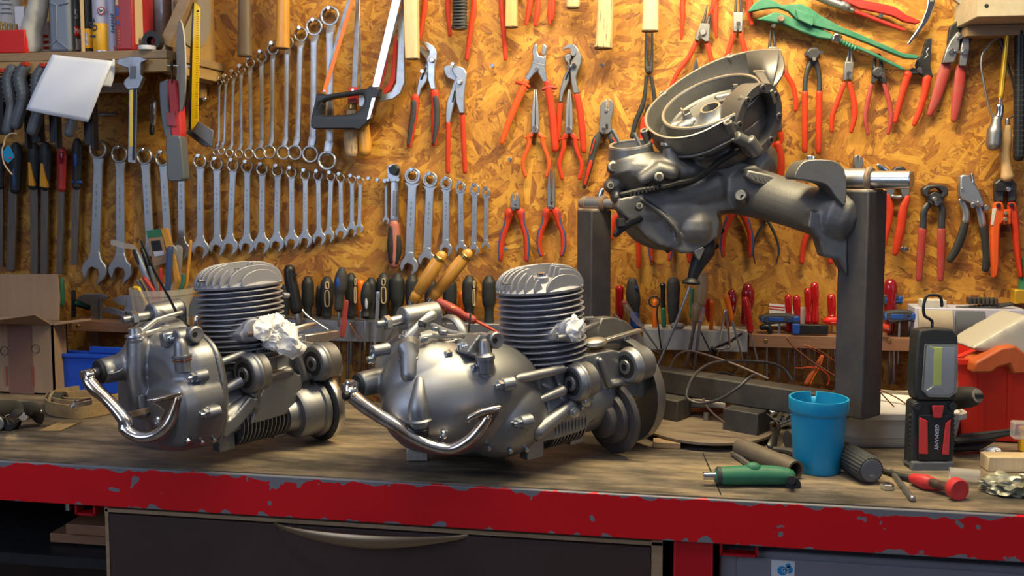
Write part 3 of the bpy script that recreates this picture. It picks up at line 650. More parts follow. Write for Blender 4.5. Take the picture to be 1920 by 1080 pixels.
def nose(label,z,x,y0,y1,w0,w1,h1,h2,g='redgrip',mt='wrench',off=.014,screw=None,extra=None):
 return pl('long_nose_pliers',label,z,[('jaw',mt,[('P',[(x-w0/2,y0),(x-1.5,y0),(x-2,y0+.62*(y1-y0)),(x-2,y1),(x-w1/2,y1),(x-w1/2,y0+.68*(y1-y0)),(x-w1*.42,y0+.35*(y1-y0))],off-.006,off+.006)]),('jaw',mt,[('P',[(x+w0/2,y0),(x+1.5,y0),(x+2,y0+.62*(y1-y0)),(x+2,y1),(x+w1/2,y1),(x+w1/2,y0+.68*(y1-y0)),(x+w1*.42,y0+.35*(y1-y0))],off-.006,off+.006)]),('pivot',mt,[('D',x,y1-w1*.5,w1*.42,off,off+.008)]),('handle',g,[('H',thin(h1),off+.002,.6)],{'sub':[('collar',g,[('H',[(h1[1][0]-26,h1[1][1]+2,14),(h1[1][0]+20,h1[1][1]-10,16)],off+.002,1.4)])]}),('handle',g,[('H',thin(h2),off+.002,.6)],{'sub':[('collar',g,[('H',[(h2[1][0]-20,h2[1][1]-10,16),(h2[1][0]+26,h2[1][1]+2,14)],off+.002,1.4)])]})],screw=screw)
nose('long nose pliers with orange insulated handles between the side cutter legs',z5,951,605,900,16,50,[(925,905,30),(905,928,58),(906,980,30),(872,1070,26),(866,1130,24),(884,1190,24)],[(975,905,30),(996,928,58),(1006,985,30),(1036,1070,28),(1040,1130,26),(1026,1190,24)],'orangegrip',screw=(950,878))
nose('long nose pliers with red handles below the dark water pump pliers',z5,1179,605,905,16,50,[(1158,912,36),(1140,940,58),(1140,1000,32),(1114,1090,28),(1116,1140,26),(1132,1205,26)],[(1200,912,36),(1218,940,60),(1226,1000,32),(1258,1090,30),(1260,1140,28),(1246,1205,26)],'redgrip',screw=(1179,885))
pl('wire_stripper','grey side cutter with red-outlined grey grips beside a hanging long plier',z5,[('head','steel',[('P',[(1432,672),(1436,740),(1442,740),(1444,670),(1466,678),(1479,705),(1475,755),(1460,820),(1466,885),(1440,905),(1400,905),(1380,885),(1388,800),(1385,720),(1404,690)],.010,.026)],{'bev':.0015,'sub':[('rivet','bright',[('D',1428,746,10,.026,.030)]),('slot','black',[('P',[(1424,836),(1440,836),(1440,870),(1424,870)],.026,.0268)])]}),grip('greygrip',[(1386,905,36),(1362,950,56),(1338,1030,46),(1320,1110,42),(1300,1190,34),(1279,1265,28)],sub=[('red_trim','redgrip',[('H',[(1325,1090,22),(1308,1150,26),(1284,1245,16)],.0235,.6),('H',[(1350,940,8),(1338,990,8),(1322,1040,8)],.027,.6)])]),grip('greygrip',[(1450,905,36),(1478,960,54),(1500,1030,46),(1512,1110,40)],sub=[('red_trim','redgrip',[('H',[(1470,930,8),(1492,970,8),(1506,1030,8)],.027,.6)])])],screw=(1414,888))
def red_blue(name,label,z,headp,h1,h2,rivet,g2='bluegrip',screw=None):
 def inl(h):return[(x+(5 if h is h1 else-5)*0,y,w*.5)for x,y,w in h[1:]]
 s1=[(x-w*.26,y,w*.42)for x,y,w in h1[1:]];s2=[(x+w*.26,y,w*.42)for x,y,w in h2[1:]]
 return pl(name,label,z,[('head','steel',[('P',p,.012,.024)for p in headp],{'sub':[('rivet','darksteel',[('D',rivet[0],rivet[1],rivet[2],.024,.027)])]}),grip('redgrip',h1,sub=[('soft_inlay',g2,[('H',s1,.020,.75)])]),grip('redgrip',h2,sub=[('soft_inlay',g2,[('H',s2,.020,.75)])])],screw=screw)
red_blue('side_cutter','small side cutter with red and blue grips hanging alone above the second engine',z6,[[(1012,312),(998,335),(993,370),(996,432),(1062,432),(1060,370),(1052,335),(1038,312),(1032,365),(1020,365)]],[(1000,440,40),(983,458,66),(968,530,44),(938,620,46),(922,710,42),(920,800,34)],[(1048,440,40),(1064,458,66),(1078,530,44),(1104,620,46),(1112,710,44),(1108,800,34)],(1026,402,6),screw=(1020,440))
red_blue('long_nose_pliers','long nose pliers with red and blue grips above the second engine cylinder',z6,[[(1276,125),(1268,180),(1256,300),(1260,425),(1287,425),(1286,310),(1281,200)],[(1305,120),(1300,200),(1292,310),(1290,425),(1316,425),(1318,300),(1312,180)]],[(1272,430,40),(1254,455,62),(1236,530,42),(1206,610,42),(1200,700,38),(1214,765,30)],[(1302,430,40),(1322,455,62),(1342,530,42),(1372,610,42),(1376,700,38),(1362,765,30)],(1288,380,8),screw=(1288,436))
def top_pliers(label,z,legs,mt='redgrip',cat='pliers'):
 xm=sum(l[0][0]for l in legs)/len(legs)
 pr=[('jaws','darksteel',[('P',[(xm-28,-330),(xm+28,-330),(xm+34,-200),(xm+20,-150),(xm-20,-150),(xm-34,-200)],.012,.024)])]
 for l in legs:pr.append(('handle',mt,[('H',[(xm+(l[0][0]-xm)*.4,-150,l[0][2]*.9)]+l,.018,.62)]))
 return pl('pliers',label,z,pr)
top_pliers('pliers whose single visible red leg ends above the two-tone pliers',z5,[[(205,0,36),(188,140,34),(168,262,26)],[(60,0,34),(62,-20,34),(64,-30,30)]])
top_pliers('long red pliers legs spread around the ribbed hammer grip',z5,[[(362,0,36),(362,100,34),(374,238,26)],[(536,0,34),(515,180,34),(486,398,28)]])
top_pliers('pliers with one long thin red leg left of the flat hammer handle',z5,[[(722,0,36),(735,200,34),(747,398,26)],[(845,-100,34),(846,-60,34),(846,-40,30)]])
top_pliers('pliers with two short red legs and a dark tip right of the flat handle',z5,[[(916,0,38),(902,90,34),(889,165,20)],[(966,0,36),(960,100,36),(949,168,24)]])
top_pliers('red pliers legs crossing at their ends above the silver side cutter',z5,[[(1052,0,30),(1046,90,30),(1046,165,18)],[(1068,0,34),(1064,80,34),(1060,130,26)]])
top_pliers('pliers with wide straight red legs right of the white hammer handle',z7,[[(652,0,38),(649,120,36),(639,262,20)],[(866,0,40),(870,150,38),(878,252,20)]])
top_pliers('red pliers legs at the top beside the upright circlip pliers',z7,[[(870,0,46),(852,55,36),(824,98,14)],[(1098,0,46),(1100,90,42),(1114,162,22)]])
pl('long_reach_pliers','dark long reach pliers hanging under the white hammer handle',z7,[('jaw','darksteel',[('H',[(402,180,14),(400,330,20),(405,470,28)],.014,.6)]),('jaw','darksteel',[('H',[(442,180,14),(442,330,20),(434,470,28)],.014,.6)]),('pivot','darksteel',[('D',420,472,26,.008,.024)]),grip('blackgrip',[(404,520,24),(392,640,28),(374,720,36),(332,820,36),(306,925,32)]),grip('blackgrip',[(436,520,24),(450,600,28),(458,690,30),(440,740,40),(455,860,30)])],screw=(419,484))
pl('circlip_pliers','angled circlip pliers with red legs opening to the left of the casing',z7,[('jaw','darksteel',[('H',[(813,38,8),(800,100,18),(784,160,26)],.020,.7)]),('jaw','darksteel',[('H',[(832,48,8),(828,110,20),(815,165,30)],.016,.7)]),('body','steel',[('P',[(768,160),(812,160),(832,168),(826,282),(800,284),(770,262),(752,282),(728,266),(748,210)],.012,.026)],{'sub':[('pivot','wrench',[('D',785,215,24,.026,.031)])]}),grip('redgrip',[(738,288,34),(690,385,34),(620,480,32),(580,560,30),(562,600,28)]),grip('redgrip',[(812,296,34),(828,350,34),(846,430,32)])],screw=(764,268))
pl('circlip_pliers','upright circlip pliers with red legs above the casing rim',z7,[('jaw','darksteel',[('H',[(1010,-40,14),(1008,10,17),(1005,84,20)],.018,.8)]),('jaw','darksteel',[('H',[(1038,-40,14),(1040,10,17),(1043,84,20)],.018,.8)]),('body','wrench',[('P',[(990,86),(1053,86),(1050,212),(1028,218),(1020,200),(1012,218),(988,212)],.010,.026)]),grip('redgrip',[(988,228,34),(968,310,34),(945,385,32),(938,420,30)]),grip('redgrip',[(1040,228,34),(1054,290,36),(1070,352,34),(1078,400,30)])],screw=(1021,181))
pl('circlip_pliers','circlip pliers half hidden behind the casing, tips and one red leg showing',z7,[('jaw','darksteel',[('H',[(1243,205,9),(1238,260,18),(1234,318,22)],.016,.8)]),('jaw','darksteel',[('H',[(1260,205,9),(1266,260,18),(1272,318,22)],.016,.8)]),('body','steel',[('P',[(1226,318),(1286,318),(1290,440),(1270,450),(1240,450),(1224,440)],.010,.024)]),grip('redgrip',[(1236,460,34),(1215,560,34),(1190,700,30)]),grip('redgrip',[(1290,440,32),(1340,495,34),(1392,580,34),(1412,680,32),(1410,742,26)])],screw=(1258,196))
pl('needle_pliers','needle pliers with only the dark tip showing above the casing rim',z7,[('jaw','darksteel',[('H',[(737,402,6),(730,450,16),(724,520,20)],.014,.7)]),('jaw','darksteel',[('H',[(739,402,6),(746,450,16),(752,520,20)],.014,.7)]),('body','darksteel',[('P',[(714,520),(762,520),(758,600),(718,600)],.008,.022)]),grip('bluegrip',[(720,610,34),(700,700,32),(690,790,28)]),grip('bluegrip',[(756,610,34),(775,700,32),(780,790,28)])])
pl('end_cutter','red handled pliers half hidden behind the left end of the casing',z7,[('head','blacksteel',[('P',[(392,735),(415,700),(438,722),(432,770),(400,790)],.010,.03)]),grip('redgrip',[(392,800,46),(376,880,40),(372,960,36)]),grip('redgrip',[(430,800,40),(450,880,38),(455,960,34)])])
pl('nippers','end nippers with long straight red handles right of the casing',z8,[('head','darksteel',[('P',[(36,352),(62,324),(115,322),(136,348),(132,388),(112,408),(60,408),(38,388)],.008,.034)],{'bev':.004,'sub':[('pivot','steel',[('D',98,400,14,.034,.040)])]}),('handle','redgrip',[('H',[(33,625,44),(33,800,42),(32,1018,38)],.018,.7)],{'sub':[('shank','darksteel',[('H',[(82,410,44),(52,470,38),(36,550,34),(34,618,36)],.018,.7)])]}),('handle','redgrip',[('H',[(130,625,46),(128,800,44),(125,1028,38)],.018,.7)],{'sub':[('shank','darksteel',[('H',[(100,410,44),(122,470,38),(132,550,34),(131,618,36)],.018,.7)])]})],screw=(36,386))
SCREWS.append((z8,(131,376)))
pl('circlip_pliers','straight circlip pliers with bright red legs next to the nippers',z8,[('jaw','steel',[('H',[(336,322,8),(328,370,15),(316,416,20)],.016,.8)]),('jaw','steel',[('H',[(344,322,8),(347,370,15),(349,416,20)],.016,.8)]),('body','steel',[('P',[(300,418),(360,420),(350,545),(325,535),(300,548),(290,540)],.010,.024)]),grip('redgrip',[(302,560,32),(262,660,36),(218,785,36),(215,885,26)]),grip('redgrip',[(335,560,32),(362,670,38),(370,780,38),(344,890,26)])],screw=(321,516))
pl('circlip_pliers','bent tip circlip pliers with worn dull red legs',z8,[('jaw','blacksteel',[('H',[(500,460,30),(506,400,22),(512,372,12),(525,366,8)],.018,.8)]),('jaw','blacksteel',[('H',[(550,460,30),(545,400,22),(541,372,12),(530,364,8)],.018,.8)]),('body','darksteel',[('P',[(495,448),(570,460),(582,566),(555,560),(530,535),(505,560),(478,566)],.010,.022),('D',530,487,42,.01,.027)]),grip('dullred',[(482,572,32),(455,700,34),(440,800,32),(460,905,22)]),grip('dullred',[(570,568,32),(600,680,34),(615,790,34),(595,902,24)])],screw=(545,524))
pl('crimping_pliers','crimping pliers with black toothed blade and orange-red handles',z8,[('blade','blacksteel',[('P',[(850,264),(888,262),(880,380),(876,450),(895,522),(838,520),(800,500),(775,440),(790,400),(815,380),(838,300)],.010,.020)],{'sub':[('crimp_notch','wrench',[('P',[(866,320),(872,322),(858,350),(868,372),(846,398),(838,396),(858,372),(850,350)],.020,.0212)]),('rivet','zinc',[('D',818,488,10,.02,.026)])]}),('lever','darksteel',[('P',[(700,490),(760,458),(800,470),(800,500),(760,500)],.008,.020)]),grip('redgrip',[(728,500,60),(702,590,48),(665,720,42),(642,822,30)]),grip('redgrip',[(858,530,62),(838,640,46),(805,750,44),(770,840,34)])],screw=(795,490))
pl('tin_snips','tin snips with dull red ribbed handles and grey compound levers',z8,[('blade','blacksteel',[('P',[(1060,140),(1108,80),(1130,130),(1165,190),(1150,290),(1080,300),(990,320),(1000,220),(1010,180)],.012,.024)],{'bev':.002}),('lever','steel',[('P',[(1015,270),(1060,215),(1085,225),(1068,330),(1035,425),(955,428),(985,330)],.020,.034)],{'bev':.002,'sub':[('bolt','zinc',[('D',1026,343,18,.034,.042)])]}),('lever','steel',[('P',[(1100,225),(1140,270),(1140,330),(1118,450),(1070,445),(1080,330)],.020,.034)],{'bev':.002,'sub':[('bolt','zinc',[('D',1113,350,18,.034,.042)])]}),('link','zinc',[('P',[(1040,336),(1100,350),(1100,364),(1040,352)],.034,.038)]),('pivot_bolt','zinc',[('D',1085,246,18,.03,.044)]),grip('dullred',[(985,440,70),(955,540,78),(920,660,70),(875,770,38)],fl=.5),grip('dullred',[(1086,455,70),(1072,590,74),(1052,720,62),(1038,810,42)],fl=.5)])
pl('locking_pliers','shiny locking pliers hanging from the top with a long curved arm',z8,[('curved_arm','chrome',[('P',[(862,-60),(920,-60),(905,40),(870,130),(800,225),(735,302),(722,306),(718,296),(765,230),(810,160),(850,60)],.02,.034)],{'bev':.003,'sub':[('rivet','steel',[('D',895,4,10,.034,.04)])]}),('body','wrench',[('H',[(1110,-60,64),(1140,60,58),(1168,165,48)],.045,.8),('P',[(1010,-20),(1110,-20),(1120,60),(1060,20)],.03,.042)]),('adjusting_screw','zinc',[('H',[(1174,175,24),(1186,210,24)],.045,1),('H',[(1172,232,22),(1222,212,22)],.045,1.2)])],cat='pliers')
tool('pipe_wrench','red pipe wrench lying slanted at the top right','pipe wrench','pipe wrenches',z8,[('upper_arm','redpaint',[('P',[(180,-60),(360,-50),(430,5),(560,30),(640,50),(710,100),(805,140),(812,152),(780,165),(700,150),(620,110),(520,85),(400,60),(290,10)],.022,.036)],{'bev':.003}),('housing','wrench',[('H',[(100,-40,70),(200,8,62),(290,40,58)],.030,.9)]),('adjusting_nut','steel',[('H',[(285,35,72),(318,52,66)],.030,1),('H',[(330,60,40),(356,72,36)],.030,1)]),('lower_arm','redpaint',[('H',[(362,74,32),(480,118,28),(600,165,28),(706,204,26)],.028,.9)])],screw=(535,128))
tool('pipe_wrench','green pipe wrench with long arms lying slanted across the top right','pipe wrench','pipe wrenches',z8,[('upper_arm','greenpaint',[('P',[(-350,78),(-325,40),(-260,-5),(-190,5),(-120,40),(0,30),(60,55),(130,105),(260,178),(400,235),(500,278),(600,320),(680,360),(790,375),(802,388),(780,402),(700,395),(600,355),(480,305),(300,235),(200,205),(100,180),(-20,140),(-80,80),(-150,55),(-230,60),(-350,86)],.026,.044)],{'bev':.003}),('lower_jaw','greenpaint',[('P',[(-296,134),(-170,84),(-120,96),(0,145),(100,180),(180,215),(222,240),(205,272),(120,260),(0,218),(-60,190),(-130,162),(-220,150)],.020,.038)],{'bev':.003,'sub':[('pivot','rust',[('D',-125,124,24,.04,.048)])]}),('body_plate','greenpaint',[('P',[(-30,60),(90,110),(95,160),(80,180),(-20,130)],.044,.052)],{'bev':.002}),('adjusting_nut','chrome_worn',[('P',[(222,225),(270,240),(256,300),(202,285)],.014,.052)],{'bev':.003}),('spring','greenpaint',[('H',[(268+i*9.5,276+i*4.4,46 if i%2 else 30)for i in range(12)],.032,.9)]),('lower_arm','greenpaint',[('H',[(372,316,26),(480,360,26),(600,420,26),(696,468,22)],.032,.9)])],screw=(262,275))
SCREWS.append((z7,(1216,58)))
tool('socket_wrench','yellow handled T wrench with universal joint and black socket','wrench',None,z8,[('shaft','gold',[('H',[(1398,230,30),(1388,350,36),(1370,520,38),(1355,655,36)],.05,1)]),('joint','chrome',[('H',[(1352,665,26),(1350,700,36)],.05,1),('H',[(1348,715,56),(1346,770,52),(1335,800,66)],.05,.9)]),('socket','steel',[('H',[(1328,800,62),(1322,850,76),(1314,890,100),(1306,980,100)],.052,1)],{'bev':0})])
tool('cable_loop','grey wire loop hanging behind the yellow T wrench','cable',None,z8,[('cable','wrench',[('H',[(1400,235,12),(1330,258,13),(1245,340,14),(1222,430,14),(1240,560,14),(1275,720,13),(1305,795,12)],.02,1)]),('cable_end','darksteel',[('H',[(1345,250,30),(1370,330,26),(1410,470,20),(1440,560,18),(1448,640,14),(1452,760,12),(1400,805,12)],.016,1)])],screw=(1352,240))
SCREWS.append((z8,(1450,240)))
tool('scraper','honey coloured wooden tool handle hanging under the black socket','scraper',None,z9,[('ferrule','wrench',[('H',[(1312,-55,26),(1312,-20,30)],.035,1)]),('handle','honeypale',[('H',[(1312,-5,48),(1300,80,78),(1296,160,66),(1306,240,62),(1312,310,80)],.035,.85)])])
tool('abrasive_roll','rolled black wire mesh hanging at the right edge of the wall','mesh roll',None,z8,[('roll','blackplastic',[('H',[(1486,210,70),(1484,500,76),(1480,900,76),(1478,1060,78)],.05,1)],{'sub':[('mesh_band','greygrip',[('H',[(1450,y,3),(1486,y+5,3),(1512,y,3)],.078,.5)for y in range(300,1050,34)])]})])
pl('pruning_shears','red handled cutting pliers right of the stand post',z9,[('head','darksteel',[('P',[(580,270),(600,245),(650,243),(690,285),(690,350),(670,380),(590,380),(575,330)],.010,.026)],{'bev':.003}),('spring','steel',[('H',[(585,432,26),(612,438,26),(640,436,26)],.024,1)]),('shank','steel',[('P',[(580,365),(600,400),(570,450),(545,420),(540,380)],.012,.024),('P',[(640,365),(690,375),(690,420),(655,445),(635,400)],.012,.024)]),grip('redgrip',[(545,425,40),(570,500,46),(565,580,40),(545,680,34),(528,765,24)],off=.022),grip('redgrip',[(680,440,40),(652,520,56),(640,620,56),(618,720,54),(602,795,36)],off=.022)])
tool('wing_bolt','small wing bolt standing behind the right pin of the stand','bolt',None,z9,[('wing','zinc',[('H',[(495,235,22),(520,255,40),(552,270,26)],.02,.4)])])
pl('side_cutter','dark side cutter head peeking over the right pin of the stand',z9,[('head','steel',[('P',[(340,180),(362,168),(366,210),(372,172),(392,190),(400,225),(385,262),(345,262),(334,225)],.010,.026)],{'bev':.003}),grip('bluegrip',[(345,270,34),(325,340,36),(318,420,32)]),grip('bluegrip',[(385,265,34),(415,340,36),(425,420,32)])])
pl('pincers','rusty dark pincers with long faded red handles',z9,[('head','darksteel',[('P',[(768,385),(795,362),(850,357),(905,362),(932,388),(928,425),(900,442),(880,440),(895,405),(860,378),(820,385),(805,410),(815,432),(800,440),(772,425)],.008,.034)],{'bev':.004}),('jaw_back','darksteel',[('P',[(800,428),(850,400),(905,428),(900,470),(870,490),(830,490),(800,465)],.010,.028)],{'sub':[('pivot','steel',[('D',855,450,16,.028,.036)])]}),('handle','dullred',[('H',[(775,645,54),(764,800,48),(752,960,38)],.018,.6)],{'sub':[('shank','darksteel',[('H',[(820,480,40),(788,520,44),(780,580,42),(778,640,46)],.018,.6)])]}),('handle','dullred',[('H',[(896,645,54),(894,800,50),(890,960,38)],.018,.6)],{'sub':[('shank','darksteel',[('H',[(880,480,40),(902,520,40),(898,580,42),(896,640,46)],.018,.6)])]})],screw=(855,490))
pl('locking_pliers','angled grey locking pliers with black grips left of the bolt cutter',z9,[('body','wrench',[('P',[(1004,305),(1020,296),(1068,294),(1078,340),(1108,368),(1128,400),(1158,470),(1155,500),(1128,500),(1010,448),(1000,425)],.012,.034)],{'bev':.003,'sub':[('rivet','bright',[('D',1030,385,8,.034,.039),('D',1131,471,8,.034,.039)])]}),('jaw_plate','zinc',[('P',[(1078,285),(1094,290),(1105,352),(1122,385),(1115,400),(1092,380),(1072,360),(1086,340)],.018,.030)]),('lever','wrench',[('H',[(1020,455,40),(1042,500,46),(1052,545,44),(1048,590,44)],.02,.5)]),('lever','wrench',[('H',[(1130,490,44),(1145,550,48),(1156,612,46)],.02,.5)]),grip('blackgrip',[(1046,595,48),(1020,690,56),(985,775,54),(948,838,42)]),grip('blackgrip',[(1160,625,50),(1176,720,54),(1184,820,54),(1174,895,46)]),('knob','steel',[('D',1182,505,20,.01,.03)])],screw=(1080,504))
pl('bolt_cutter','bolt cutter with broad orange-red arms and black blades at the far right',z9,[('blade','darksteel',[('P',[(1224,350),(1262,318),(1325,318),(1366,350),(1362,465),(1312,470),(1310,405),(1285,405),(1285,470),(1228,468)],.010,.026)],{'bev':.003}),('strap_plate','blacksteel',[('P',[(1238,350),(1350,350),(1350,400),(1238,400)],.026,.034)]),('arm','orangegrip',[('P',[(1222,480),(1245,465),(1280,470),(1288,510),(1290,590),(1264,612),(1258,700),(1256,850),(1248,935),(1215,955),(1206,800),(1202,650)],.018,.036)],{'bev':.005,'sub':[('bolt','blacksteel',[('D',1258,488,14,.036,.042)]),('label','whiteplastic',[('P',[(1218,510),(1245,508),(1225,615),(1208,612)],.036,.0368)])]}),('arm','redgrip',[('P',[(1320,470),(1355,468),(1368,500),(1380,600),(1390,750),(1408,940),(1385,950),(1368,850),(1350,720),(1338,615),(1318,590),(1315,510)],.018,.036)],{'bev':.005,'sub':[('bolt','blacksteel',[('D',1342,488,14,.036,.042)])]}),('stop_block','orangegrip',[('P',[(1284,515),(1325,515),(1325,608),(1284,608)],.020,.040)],{'sub':[('bolt','rust',[('D',1305,540,13,.04,.046),('D',1304,580,15,.04,.048)])]})],screw=(1305,401))
red_blue('side_cutter','pliers with spread red and blue legs hanging below the swing arm',zb,[[(990,400),(1045,400),(1050,530),(985,530)]],[(1000,520,50),(972,570,46),(940,650,42),(928,740,36),(932,808,28)],[(1040,520,50),(1070,570,46),(1100,650,42),(1108,740,38),(1102,808,28)],(1015,470,8))
pl('tweezer_pliers','thin dark pliers with bare curved steel legs below the swing arm',zb,[('head','darksteel',[('P',[(1180,470),(1225,470),(1222,580),(1186,580)],.010,.022),('D',1203,572,20,.01,.026)]),('handle','darksteel',[('H',[(1196,585,18),(1160,650,18),(1132,710,14),(1120,780,12),(1134,860,7)],.018,.8)]),('handle','darksteel',[('H',[(1212,585,18),(1248,650,18),(1275,720,16),(1284,790,14),(1264,866,7)],.018,.8)])])
pl('pliers','pliers with one red leg showing between casing and right post',zb,[('head','darksteel',[('P',[(1490,470),(1540,470),(1540,600),(1495,600)],.010,.024)]),('handle','redgrip',[('H',[(1500,600,34),(1468,660,36),(1440,740,34),(1428,850,32)],.018,.6)]),('handle','redgrip',[('H',[(1530,600,34),(1570,660,36),(1600,740,34),(1612,850,32)],.018,.6)])])
pl('pliers','pliers with straight red legs hanging behind the left stand post',zb,[('head','darksteel',[('P',[(280,400),(335,400),(335,540),(285,540)],.010,.024)]),('handle','redgrip',[('H',[(290,535,42),(245,575,40),(226,640,34),(222,700,28)],.018,.6)]),('handle','redgrip',[('H',[(330,545,42),(372,600,38),(392,720,32),(397,880,28)],.018,.6)])])
red_blue('pliers','pliers with red and blue leg tips showing under the gearbox casing',zb,[[(510,470),(555,470),(555,590),(510,590)]],[(500,580,40),(476,640,38),(466,720,34),(480,840,28)],[(560,580,40),(592,640,38),(604,740,34),(590,835,26)],(530,540,8))
pl('pliers','pliers with one short red leg tip under the casing neck',zb,[('head','darksteel',[('P',[(700,480),(750,480),(750,600),(700,600)],.010,.024)]),('handle','redgrip',[('H',[(705,600,40),(706,720,36),(720,845,30)],.018,.6)]),('handle','redgrip',[('H',[(745,600,40),(768,660,36),(776,720,30)],.018,.6)])])
pl('pliers','pliers with a bright red leg just right of the casing opening',zb,[('head','darksteel',[('P',[(1255,-90),(1300,-90),(1300,20),(1260,20)],.010,.024)]),('handle','redgrip',[('H',[(1288,20,38),(1302,60,28),(1300,90,20)],.018,.6),('H',[(1276,100,44),(1294,170,48),(1298,240,46),(1290,310,40)],.024,.6)]),('handle','redgrip',[('H',[(1262,20,38),(1240,90,30),(1238,200,28)],.012,.6)])])
# screws holding the tools
def screws():
 proto=None
 pts=[(z,x,y)for z,(x,y)in SCREWS]+[(z5,668,462),(z5,1404,460),(z6,965,735),(z6,995,90),(z9,663,778),(z4,1130,282),(z4,1190,292),(z4,1262,292),(z4,1328,292),(P1,1690,470),(P1,388,190)]
 me=None
 for z,x,y in pts:
  q=z(x,y,.020)
  if me is None:
   b=MB();b.cyl((0,.026,0),(0,0,0),.0022,n=10);b.lathe((0,0,0),(0,1,0),[(-.0022,.0024),(-.0022,.0040),(-.0010,.0050),(.0006,.0050)],16,cap0=True)
   o=b.build('wall_screw',M['zinc']);o.location=(0,0,0);me=o.data
   for v in me.vertices:pass
   hb=MB();hb.box((0,-.0024,0),(.0034,.0006,.0010));hb.box((0,-.0024,0),(.0010,.0006,.0034));rc=hb.build('cross_recess',M['black'],o)
   off0=Vector(o.location);first=o
  else:
   o=first.copy();COL.objects.link(o);c=rc.copy();COL.objects.link(c);c.parent=o
  o.location=(q.x,WY-.022,q.z)
  tag(o,'small zinc cross-head screw driven into the chipboard wall for hanging tools','screw','screws in the tool wall')
screws()
# tool rails on the wall with screwdrivers
RY=WY-.075
za=Z(500,440,3.856);zr=Z(1140,480,4.91);zq=Z(1400,480,4.5);zc=Z(100,540,9.6)
def railbox(name,label,px0,px1,ytop,ybot,mt,depth=.075,cat='rail',extra=None):
 a=onY(px0,ytop,RY);c=onY(px1,ytop+(px1-px0)*.026,RY);d=onY(px0,ybot,RY)
 zt=(a.z+c.z)/2;h=a.z-d.z
 b=MB();b.box(((a.x+c.x)/2,RY+.004,zt-h/2),(c.x-a.x,.008,h));
 root=thing(name,((a.x+c.x)/2,WY-.002,zt-h),label,cat,'tool rails on the wall')
 b.build('front_plate',M[mt],root,bev=.0015)
 b=MB();b.box(((a.x+c.x)/2,RY+.008+(depth-.010)/2,zt-.003),(c.x-a.x,depth-.010,.006));b.build('shelf_plate',M[mt],root,bev=.001)
 return root,zt,a.x,c.x
lr,LZ,_,_=railbox('tool_rail','long grey steel rail full of black screwdrivers behind the engines',498,1150,597,636,'steel')
rr_,RZ2,_,_=railbox('tool_rail','light grey steel rail with stained white face right of the left stand post',1206,1402,617,655,'frostrail' if 'frostrail' in M else 'whiteplastic')
wr,WZ,wx0,wx1=railbox('tool_rail','brown wooden tool strip holding clear red screwdrivers',1405,1712,627,651,'strip')
ww,VZ,_,_=railbox('tool_rail','brown wooden strip holding calipers at the left end of the wall',134,300,601,621,'strip')
b=MB();q=onY(1716,643,RY);b.box((q.x+.004,RY+.03,WZ-.014),(.022,.07,.030));b.build('end_bracket',M['steel'],wr,bev=.001)
for px,py,r_ in((1436,640,wr),(1668,640,wr),(146,611,ww),):
 q=onY(px,py,RY);MB().cyl((q.x,RY+.002,q.z),(q.x,RY-.0012,q.z),.0045,n=14).build('screw',M['brass'],r_)
def driver(z,pts,mt,label,yo,shaft=None,tip=None,sub=None,name='screwdriver',grp='screwdrivers in the tool rail',cat='screwdriver',sm='steel',fl=1,sq=0,sharp=False):
 """pts: handle line (x, y, width) in the frame z on the plane y=yo; shaft: (x, y, w) list"""
 cp=crom(pts,5);k=(onY(z.o[0]+100/z.k,z.o[1],yo)-onY(z.o[0],z.o[1],yo)).length/100*.985
 V=[onY(z.o[0]+p[0]/z.k,z.o[1]+p[1]/z.k,yo)for p in cp];W=[p[2]*k/2 for p in cp]
 root=thing(name,V[-1],label,cat,grp)
 h=MB().tube(V,W,up=(0,1,0),flat=fl,n=14,sq=sq,cap=not sharp).build('handle',M[mt],root)
 if shaft:
  V2=[onY(z.o[0]+p[0]/z.k,z.o[1]+p[1]/z.k,yo+(p[3]if len(p)>3 else 0))for p in shaft]
  MB().tube(V2,[max(p[2]*k/2,.0012)for p in shaft],n=8).build('shaft',M[sm],root)
 if tip:
  b=MB();b.ball(V[0]+Vector((0,0,-.001)),(W[0]*.93,W[0]*.93,W[0]*.7),12);b.build('end_cap',M[tip],h)
 for s in sub or[]:
  b=MB();
  for p in s[1]:
   if p[0]=='ring':
    c=onY(z.o[0]+p[1]/z.k,z.o[1]+p[2]/z.k,yo-W[len(W)//2]*.97);o_=[]
    n=28;w,hgt=p[3]*k/2,p[4]*k/2
    for i in range(n):
     a=2*math.pi*i/n;ca,sa=math.cos(a),math.sin(a);x=w*(abs(ca)**.6)*(1 if ca>0 else-1);zz=hgt*(abs(sa)**.6)*(1 if sa>0 else-1)
     o_.append(c+Vector((x,0,zz)))
    o_.append(o_[0]);b.tube(o_,p[5]*k/2,cap=False,n=6)
   elif p[0]=='blob':
    c=onY(z.o[0]+p[1]/z.k,z.o[1]+p[2]/z.k,yo-W[len(W)//2]*.85);b.ball(c,(p[3]*k/2,.003,p[4]*k/2),12)
   elif p[0]=='H':
    cq=crom(p[1],4);b.tube([onY(z.o[0]+u[0]/z.k,z.o[1]+u[1]/z.k,yo-W[len(W)//2]*.5)for u in cq],[u[2]*k/2 for u in cq],n=8)
  b.build(s[0],M[s[2]],h)
 return root
